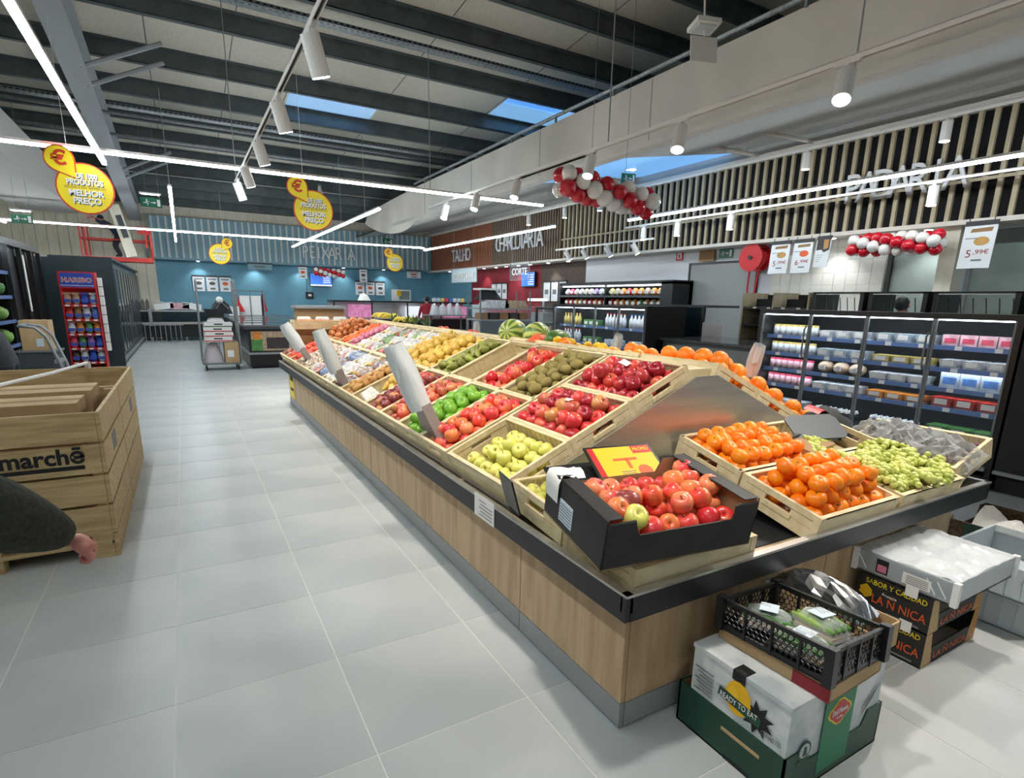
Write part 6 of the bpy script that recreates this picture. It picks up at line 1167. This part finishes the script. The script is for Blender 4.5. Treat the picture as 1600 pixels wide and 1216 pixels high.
# posters on the bakery front
def poster(y, z, w, h, price, label, x=9.12):
    t = thing('price_poster', label, 'poster', (x, y, z), (0, radians(4), -pi/2)); t.rotation_euler = (radians(-4), 0, -pi/2)
    MB().b(-w/2, w/2, -.004, .004, -h, 0).build('sheet', 'poster', t); MB().b(-w/2, w/2, -.01, .01, -.03, .03).build('hanger_bar', 'poster_dark', t)
    for s in (-.4, .35): MB().cyl((w*s, 0, .03), (w*s, 0, .075), .006, 5).build('hook', 'poster_dark', t)
    if price:
        text(price[0], h*.17, 'ink_red', t, (-w*.22, -.007, -h*.68), FY, 'price', depth=.001); text(','+price[1]+'\u20ac', h*.1, 'ink_red', t, (w*.16, -.007, -h*.645), FY, 'price_cents', depth=.001, width=w*.46)
        MB().prism([(-w*.3, -h*.2), (w*.35, -h*.19), (w*.38, -h*.1), (-w*.26, -h*.12)], .002, T(0, -.004, 0) @ R(pi/2, 'X')).build('ribbon_print', 'card_dark', t)
        MB().prism([(w*.1+w*.24*cos(q*.45), -h*.4+h*.1*sin(q*.45)) for q in range(14)], .0015, T(0, -.004, 0) @ R(pi/2, 'X')).build('food_photo', 'pear_brown' if price[0] == '5' else 'orange_print', t); MB().b(-w*.1, w*.22, -.0055, -.004, -h*.84, -h*.80).build('logo_print', 'ink_grey', t)
        MB().b(-w*.42, -w*.05, -.0055, -.004, -h*.34, -h*.32).build('print_line', 'ink_grey', t)
    else:
        MB().prism([(-w*.45, -h*.02), (w*.45, -h*.02), (w*.45, -h*.42), (w*.1, -h*.5), (-w*.1, -h*.4), (-w*.45, -h*.42)], .002, T(0, -.004, 0) @ R(pi/2, 'X')).build('dark_photo', 'poster_dark', t); MB().prism([(0, -h*.06), (w*.36, -h*.06), (w*.36, -h*.36), (w*.05, -h*.4)], .003, T(0, -.0045, 0) @ R(pi/2, 'X')).build('food_photo', 'pear_brown', t)
        for k in range(4): MB().b(-w*.4, w*.1-.02*k, -.0055, -.004, -h*(.58+.07*k)-.006, -h*(.58+.07*k)).build('print_line', 'ink_grey', t)
poster(6.5, 2.6, .36, .52, ('5', '99'), 'white hanging poster priced 5,99 beside the hose reel'); poster(6.08, 2.6, .34, .52, ('6', '99'), 'white hanging poster priced 6,99'); poster(5.73, 2.62, .24, .46, None, 'hanging poster with dark food photo right of the 6,99 poster'); poster(3.62, 2.63, .36, .57, ('5', '99'), 'large hanging poster priced 5,99 at the right edge')
# glass hanging signs over the meat counters
def glass_sign(y0, y1, z0, z1, s, label):
    t = thing('counter_sign', label, 'hanging sign', (8.6, (y0+y1)/2, (z0+z1)/2)); w, hh = (y1-y0)/2, (z1-z0)/2
    MB().b(-.006, .006, -w, w, -hh, hh).build('glass_plate', 'glass', t); MB().b(-.01, .01, -w, w, -hh-.015, -hh).b(-.01, .01, -w, w, hh, hh+.015).b(-.01, .01, -w-.015, -w, -hh, hh).b(-.01, .01, w, w+.015, -hh, hh).build('frame', 'steel_grey', t)
    text(s, .19, 'white', t, (-.012, 0, -.02), FX, width=w*1.6, depth=.004, bold=.02)
    for q in (-.8, .8): MB().cyl((0, w*q, hh), (0, w*q, 4.22-(z0+z1)/2), .006, 4).build('rod', 'steel_grey', t)
glass_sign(17.35, 19.4, 2.14, 2.6, 'CORTE CARNE', 'hanging glass sign reading CORTE CARNE'); glass_sign(14.0, 15.08, 2.14, 2.62, 'CORTE', 'hanging glass sign reading CORTE')
# televisions and wall posters
t = thing('television', 'television on the blue wall showing a blue picture', 'television', (4.75, YB-.08, 2.18)); MB().b(-.42, .42, -.02, .04, -.24, .26).build('case', 'black', t); MB().b(-.4, .4, -.024, -.02, -.22, .24).build('screen', 'screen', t)
for k in range(4): MB().b(.08, .34, -.028, -.024, -.1+.07*k, -.07+.07*k).build('price_rows', 'screen_white', t)
MB().b(-.4, .4, -.028, -.024, -.22, -.17).build('caption_bar', 'screen_white', t)
t = thing('television', 'television with blue price list on the red wall', 'television', (XW-.08, 15.6, 2.2)); MB().b(-.03, .04, -.4, .42, -.22, .24).build('case', 'black', t); MB().b(-.034, -.03, -.38, .4, -.2, .22).build('screen', 'screen', t)
for k in range(5): MB().b(-.038, -.034, -.34, .0, -.15+.07*k, -.125+.07*k).build('price_rows', 'screen_white', t)
def wall_poster(x, z, label, w=.36, h=.5, y=YB-.03, m='poster'):
    t = thing('wall_poster', label, 'poster', (x, y, z)); MB().b(-w/2, w/2, -.01, 0, 0, h).build('sheet', m, t); MB().b(-w/2-.02, w/2+.02, -.02, 0, h, h+.05).build('hanger_bar', 'poster_dark', t); MB().ball((0, -.011, h*.55), (w*.28, .003, h*.12), 8, 5).build('food_photo', 'text_grey' if int(x*10) % 2 else 'orange_print', t); MB().b(-w*.35, w*.35, -.012, -.01, h*.8, h*.88).build('print_line', 'ink_grey', t); MB().b(-w*.2, w*.25, -.012, -.01, h*.12, h*.25).build('price_print', 'ink_grey', t)
for k, l in enumerate(('left', 'middle', 'right')): wall_poster(.56+.42*k, 1.66, l+' of three posters on the blue wall behind the roll cage'); wall_poster(6.27+.42*k, 1.66, l+' of three posters on the blue wall behind the butcher counter')
wall_poster(4.02, 2.2, 'narrow dark poster hanging left of the television', .3, .42, YB-.5); wall_poster(6.3, 2.15, 'narrow poster hanging right of the balloons and television', .3, .48, YB-.5); wall_poster(2.55, 2.45, 'wide pale plate hanging under the blue band left of the television', .8, .2, YB-.5, 'band_blue'); wall_poster(8.4, 2.38, 'wide white plate hanging under the blue band on the right', .6, .26, YB-.5)
t = thing('wall_telephone', 'dark box on the blue wall under the television', 'wall box', (4.3, YB-.06, 1.48)); MB().b(-.14, .14, -.03, .06, 0, .24).build('case', 'black', t); MB().b(-.06, .06, -.034, -.03, .08, .16).build('display', 'paper', t); MB().cyl((-.1, .02, .24), (-.1, .02, 1.0), .01, 5).build('cable', 'grey', t)
t = thing('service_window', 'white framed hatch in the blue wall behind the butcher counter', 'window', (8.0, YB-.02, 1.45)); MB().b(-.42, .42, -.03, 0, 0, .46).build('frame', 'white', t); MB().b(-.1, .36, -.035, -.03, .05, .4).build('pane', 'glass_room', t); MB().b(-.2, -.02, -.06, -.035, .2, .42).build('yellow_notice', 'yellow_deep', t)
for k in range(3):
    t = thing('wall_poster', ['left', 'middle', 'right'][k]+' of three tall posters on the red wall', 'poster', (XW-.04, 18.0-.38*k, 1.6)); MB().b(-.01, 0, -.16, .16, 0, .5).build('sheet', 'poster', t); MB().b(-.02, 0, -.17, .17, .5, .54).build('hanger_bar', 'poster_dark', t); MB().b(-.012, -.01, -.1, .1, .2, .32).build('print_block', 'ink_grey', t)
    t = thing('wall_poster', ['left', 'middle', 'right'][k]+' of three tall posters on the brown wall', 'poster', (XW-.04, 14.6-.42*k, 1.55)); MB().b(-.01, 0, -.17, .17, 0, .55).build('sheet', 'poster', t); MB().b(-.02, 0, -.18, .18, .55, .59).build('hanger_bar', 'poster_dark', t); MB().b(-.012, -.01, -.1, .1, .2, .34).build('print_block', 'ink_grey', t)
# white plate and ceiling sensor under the roof
t = thing('blank_plate', 'blank white square plate hanging under the roof at the top', 'sign', (5.25, 5.0, 4.26), (radians(-8), 0, radians(-18))); MB().b(-.16, .16, -.006, .006, -.13, .13).build('plate', 'white_matt', t); MB().cyl((0, 0, .13), (0, 0, 1.7), .012, 5).build('rod', 'white_matt', t); MB().b(-.14, .14, -.12, .12, .22, .27).build('lamp_body', 'white_matt', t); MB().b(-.1, .1, -.08, .08, .205, .22).build('lamp_lens', 'letter_pale', t)
for k, (x, y, l) in enumerate(((.2, 9.3, 'white siren horn under a purlin right of the knee braces'), (3.9, 18.5, 'small pale siren under the far purlins'))): t = thing('siren', l, 'siren', (x, y, 6.367-.083*y-.04)); MB().lathe([(.04, .0), (.05, -.1), (.09, -.22), (.1, -.24)], 12).build('horn', 'white_matt', t, True); MB().b(-.05, .05, -.05, .05, -.02, .03).build('bracket', 'grey', t)
# ================================================================ PEOPLE AND LIFT
def skin_mesh(name, chains, mats, regions, root=0, levels=1):
    """chains: list of [(x,y,z,r), ...]; first point shared by coordinates. regions(p) -> material index"""
    vs, es, rs, idx = [], [], [], {}
    for ch in chains:
        prev = None
        for (x, y, z, r) in ch:
            k = (round(x, 4), round(y, 4), round(z, 4))
            if k not in idx: idx[k] = len(vs); vs.append((x, y, z)); rs.append(r)
            if prev is not None: es.append((prev, idx[k]))
            prev = idx[k]
    me = bpy.data.meshes.new(name+'_skeleton'); me.from_pydata(vs, es, [])
    ob = bpy.data.objects.new(name+'_skeleton', me)
    sk = ob.modifiers.new('skin', 'SKIN'); sk.use_smooth_shade = True; ob.modifiers.new('sub', 'SUBSURF').levels = levels
    for i, d in enumerate(me.skin_vertices[0].data):
        rr = rs[i] if isinstance(rs[i], tuple) else (rs[i], rs[i]); d.radius = rr; d.use_root = (i == root)
    out = bake(ob); bpy.data.objects.remove(ob); bpy.data.meshes.remove(me); out.name = name
    out.materials.clear()
    for m in mats: out.materials.append(M[m])
    for p in out.polygons: p.material_index = regions(p.center); p.use_smooth = True
    return out
def hand(t, P, d, n, s=1., nm='hand', side=1):
    """closed hand at wrist P, forearm direction d, back-of-hand normal n: palm, four curled fingers, thumb at the side"""
    d, n = Vector(d).normalized(), Vector(n); n = (n-d*n.dot(d)).normalized(); x = d.cross(n); P = Vector(P)
    L = lambda a, b, c, r: tuple(P+x*a*s+d*b*s+n*c*s)+(r*s,)
    w = L(0, 0, 0, .026); pm = L(0, .045, 0, .034)
    ch = [[w, pm, L(0, .075, 0, .032)]]
    for i, a in enumerate((-.030, -.010, .010, .030)):
        ln = (.85, 1., .95, .75)[i]
        ch.append([pm, L(a, .085, .004, .0125), L(a, .085+.034*ln, -.012, .0105), L(a, .085+.030*ln, -.04*ln, .0095), L(a, .085+.004, -.05*ln, .0085)])
    ch.append([pm, L(.034*side, .04, -.01, .013), L(.046*side, .066, -.03, .0115), L(.034*side, .09, -.045, .009)])
    me = skin_mesh('hand', ch, ['skin'], lambda p: 0, levels=1); return put(nm, me, t)
# --- person near the left edge: only the sleeve and hand reach into the picture
t = thing('person', 'person at the left edge in a dark green fleece sleeve reaching down', 'person', (-.95, 1.75, 0))
O = Vector((-.95, 1.75, 0)); l = lambda x, y, z, r: (x-O.x, y-O.y, z-O.z, r)
EL, WR = (-.56, 1.86, .985), (-.372, 2.06, .785)
pel = l(-.98, 1.55, .95, (.16, .13))
ch = [[pel, l(-.97, 1.6, 1.15, (.15, .12)), l(-.95, 1.66, 1.36, (.17, .12)), l(-.94, 1.69, 1.48, .06), l(-.93, 1.73, 1.56, .055), l(-.92, 1.76, 1.66, (.08, .1)), l(-.92, 1.77, 1.74, .06)],
      [l(-.95, 1.66, 1.36, (.17, .12)), l(-.80, 1.72, 1.36, .085), l(-.66, 1.80, 1.12, .078), l(*EL, .125), l(-.47, 1.95, .895, .1), l(-.41, 2.02, .825, .07), l(*WR, .04)],
      [l(-.95, 1.66, 1.36, (.17, .12)), l(-1.12, 1.62, 1.36, .085), l(-1.2, 1.6, 1.1, .06), l(-1.18, 1.72, .88, .045)],
      [pel, l(-.88, 1.55, .85, .1), l(-.87, 1.6, .48, .075), l(-.87, 1.55, .1, .05), l(-.86, 1.68, .04, .045)], [pel, l(-1.08, 1.53, .85, .1), l(-1.1, 1.5, .48, .075), l(-1.1, 1.42, .1, .05), l(-1.1, 1.55, .04, .045)]]
def reg(p):
    if p.z > 1.52: return 2
    if p.z < .9 and p.x < .2 and p.y < .2 and not (p.x < -.15 and p.z > .8): return 1
    return 0
put('body', skin_mesh('body', ch, ['fleece_green', 'trousers_dark', 'skin'], reg, levels=2), t)
hand(t, Vector(WR)-O+Vector((.0, .0, -.005)), (.5, .3, -.75), (.6, -.3, .35), .85, side=-1)
hand(t, (-.23, -.03, .88), (.05, .3, -.6), (-1, 0, 0), .95)
MB().ball((.03, .01, 1.73), (.095, .11, .09), 12, 8).build('hair', 'hair_dark', t, True)
# face is out of the picture but present
MB().ball((.03, .115, 1.66), (.014, .02, .02), 6, 5).build('nose', 'skin', t, True); MB().b(.005, .055, .098, .106, 1.605, 1.613).build('mouth', 'ink_red', t)
for s in (-1, 1): MB().ball((.03+s*.033, .1, 1.685), (.012, .008, .009), 6, 5).build('eye', 'ink', t, True); MB().ball((.03+s*.09, .01, 1.665), (.014, .022, .032), 6, 5).build('ear', 'skin', t, True)
# --- person behind the pallet boxes in a charcoal jacket, bending to the cabinet
t = thing('person', 'person in a charcoal jacket bending at the far left behind the pallet boxes', 'person', (-1.6, 7.3, 0)); pel = (0, 0, .95, (.17, .15))
ch = [[pel, (-.12, 0, 1.12, (.19, .16)), (-.30, 0, 1.27, (.19, .15)), (-.44, 0, 1.36, .07), (-.52, 0, 1.42, (.09, .1)), (-.6, 0, 1.46, .07)], [(-.30, 0, 1.27, (.19, .15)), (-.32, .2, 1.25, .08), (-.48, .24, 1.05, .06), (-.68, .16, 1.0, .04)], [(-.30, 0, 1.27, (.19, .15)), (-.32, -.2, 1.25, .08), (-.48, -.24, 1.05, .06), (-.68, -.16, 1.0, .04)], [pel, (0, .1, .85, .11), (.03, .1, .48, .075), (.05, .1, .1, .05), (-.07, .1, .04, .045)], [pel, (0, -.1, .85, .11), (.03, -.1, .48, .075), (.05, -.1, .1, .05), (-.07, -.1, .04, .045)]]
put('body', skin_mesh('body', ch, ['jacket_charcoal', 'trousers_dark', 'skin'], lambda p: 2 if p.x < -.46 and p.z > 1.33 or p.x < -.62 else (1 if p.z < .8 else 0), levels=2), t)
MB().ball((-.53, 0, 1.46), (.1, .1, .09), 10, 7).build('hair', 'hair_dark', t, True); hand(t, (-.68, .16, 1.0), (-1, -.3, -.3), (0, 0, 1), 1.); hand(t, (-.68, -.16, 1.0), (-1, .3, -.3), (0, 0, 1), 1., side=-1)
# --- scissor lift with worker near the back wall
YL = 21.4
f = thing('scissor_lift', 'red scissor lift basket raised in front of the pale boards', 'lift', (-1.55, YL, 0)); x0, x1, zf, zt = -.85, .88, 2.58, 3.47
MB().b(x0, x1, -.35, .35, zf-.12, zf).build('platform', 'red_lift', f); MB().b(x0+.02, x1-.02, -.33, .33, zf, zf+.01).build('deck', 'lift_grey', f); MB().b(-2.6, x0, -.3, .3, zf-.12, zf-.04).build('rear_deck', 'lift_grey', f)
for yy in (-.35, .35):
    for z in (zf+.5, zt): MB().cyl((x0, yy, z), (x1, yy, z), .022, 6).build('guard_rail', 'red_lift', f)
    for x in (x0, x0+.12, x1-.12, x1): MB().cyl((x, yy, zf), (x, yy, zt), .022, 6).build('post', 'red_lift', f)
for x in (x0, x1):
    for z in (zf+.5, zt): MB().cyl((x, -.35, z), (x, .35, z), .022, 6).build('end_rail', 'red_lift', f)
MB().b(x1-.3, x1-.02, -.42, -.3, zt-.2, zt+.02).build('control_box', 'red_lift', f); MB().b(x1-.16, x1-.06, -.45, -.33, zf+.05, zf+.3).build('battery_box', 'black', f)
for k in range(4):
    z0, z1 = .45+.45*k, .9+.45*k
    for s in (1, -1): MB().cyl((s*.6-1.9, 0, z0), (-s*.6-1.9, 0, z1), .03, 6).build('scissor_arm', 'grey', f)
MB().b(-2.75, -1.15, -.35, .35, .12, .45).build('chassis', 'red_lift', f)
for sx in (-2.5, -1.4):
    for sy in (-.38, .38): MB().cyl((sx, sy-.05, .14), (sx, sy+.05, .14), .14, 12).build('wheel', 'black_matt', f)
t = thing('panel_board', 'tall pale board with dark window leaning on the lift basket', 'board', (-1.18, YL-.45, 2.6), (radians(-4), radians(-12), 0)); MB().b(-.14, .14, -.02, .02, 0, 1.5).build('sheet', 'wall_wood', t); MB().b(-.05, .1, -.026, -.02, .55, 1.2).build('dark_inset', 'grey_dark', t)
t = thing('person', 'worker in dark blue clothes standing in the red lift basket', 'person', (-1.62, YL, zf)); pel = (.12, 0, .66, (.14, .11))
ch = [[pel, (.05, 0, .80, (.14, .1)), (-.08, 0, .94, (.16, .11)), (-.17, 0, 1.01, .05), (-.21, 0, 1.04, .055), (-.28, -.01, 1.09, (.075, .085)), (-.33, -.01, 1.12, .05)], [(-.08, 0, .94, (.16, .11)), (-.1, -.17, .95, .06), (-.28, -.26, .98, .05), (-.44, -.2, 1.08, .035)], [(-.08, 0, .94, (.16, .11)), (-.1, .17, .95, .06), (-.28, .26, 1.0, .05), (-.42, .2, 1.14, .035)], [pel, (.12, .09, .6, .085), (.02, .1, .36, .065), (.14, .1, .08, .045), (.04, .1, .03, .04)], [pel, (.12, -.09, .6, .085), (0, -.1, .36, .065), (.1, -.1, .08, .045), (0, -.1, .03, .04)]]
put('body', skin_mesh('body', ch, ['work_blue', 'trousers_dark', 'skin'], lambda p: 2 if p.x < -.19 and abs(p.y) < .12 or p.x < -.36 else (1 if p.z < .62 else 0), levels=2), t); MB().ball((-.26, 0, 1.13), (.085, .085, .08), 10, 7).build('cap', 'work_blue', t, True)
hand(t, (-.44, -.2, 1.08), (-1, 0, .4), (0, 0, 1)); hand(t, (-.42, .2, 1.14), (-1, 0, .4), (0, 0, 1), side=-1)
# --- staff behind the counters
def staff(x, y, label, top, face=pi, hair='hair_dark', h=1.):
    t = thing('person', label, 'person', (x, y, 0), (0, 0, face)); k = h; pel = (0, 0, .95*k, (.15, .11))
    ch = [[pel, (0, 0, 1.12*k, (.15, .11)), (0, 0, 1.36*k, (.17, .12)), (0, 0, 1.48*k, .05), (0, 0, 1.54*k, .055), (0, .01, 1.63*k, (.075, .09)), (0, .01, 1.70*k, .055)]]
    for s in (-1, 1): ch.append([(0, 0, 1.36*k, (.17, .12)), (s*.19, 0, 1.36*k, .065), (s*.25, .04, 1.1*k, .05), (s*.2, .24, .98*k, .035)]); ch.append([pel, (s*.09, 0, .85*k, .095), (s*.1, .02, .48*k, .07), (s*.1, -.02, .1*k, .048), (s*.1, .1, .04, .045)])
    put('body', skin_mesh('body', ch, [top, 'trousers_dark', 'skin'], lambda p: 2 if p.z > 1.5*k or p.y > .17 and p.z > .8 else (1 if p.z < .88*k else 0), levels=2), t)
    MB().ball((0, -.02, 1.65*k), (.092, .105, .1), 12, 8).build('hair', hair, t, True); MB().ball((0, .115, 1.62*k), (.014, .02, .022), 6, 5).build('nose', 'skin', t, True); MB().b(-.025, .025, .1, .108, 1.565*k, 1.572*k).build('mouth', 'ink_red', t)
    for s in (-1, 1): MB().ball((s*.032, .098, 1.645*k), (.012, .008, .009), 6, 5).build('eye', 'ink', t, True); MB().ball((s*.088, .0, 1.625*k), (.014, .022, .032), 6, 5).build('ear', 'skin', t, True); hand(t, (s*.2, .24, .98*k), (0, 1, -.2), (0, 0, 1), side=-s)
staff(7.2, 18.35, 'dark haired person standing with back turned before the butcher counter', 'shirt_red', 0, h=.94); staff(8.7, 4.2, 'person in a red top with dark cap seen over the pastry cases', 'shirt_red', -pi/2, h=.965)
bpy.data.scenes.remove(_side)
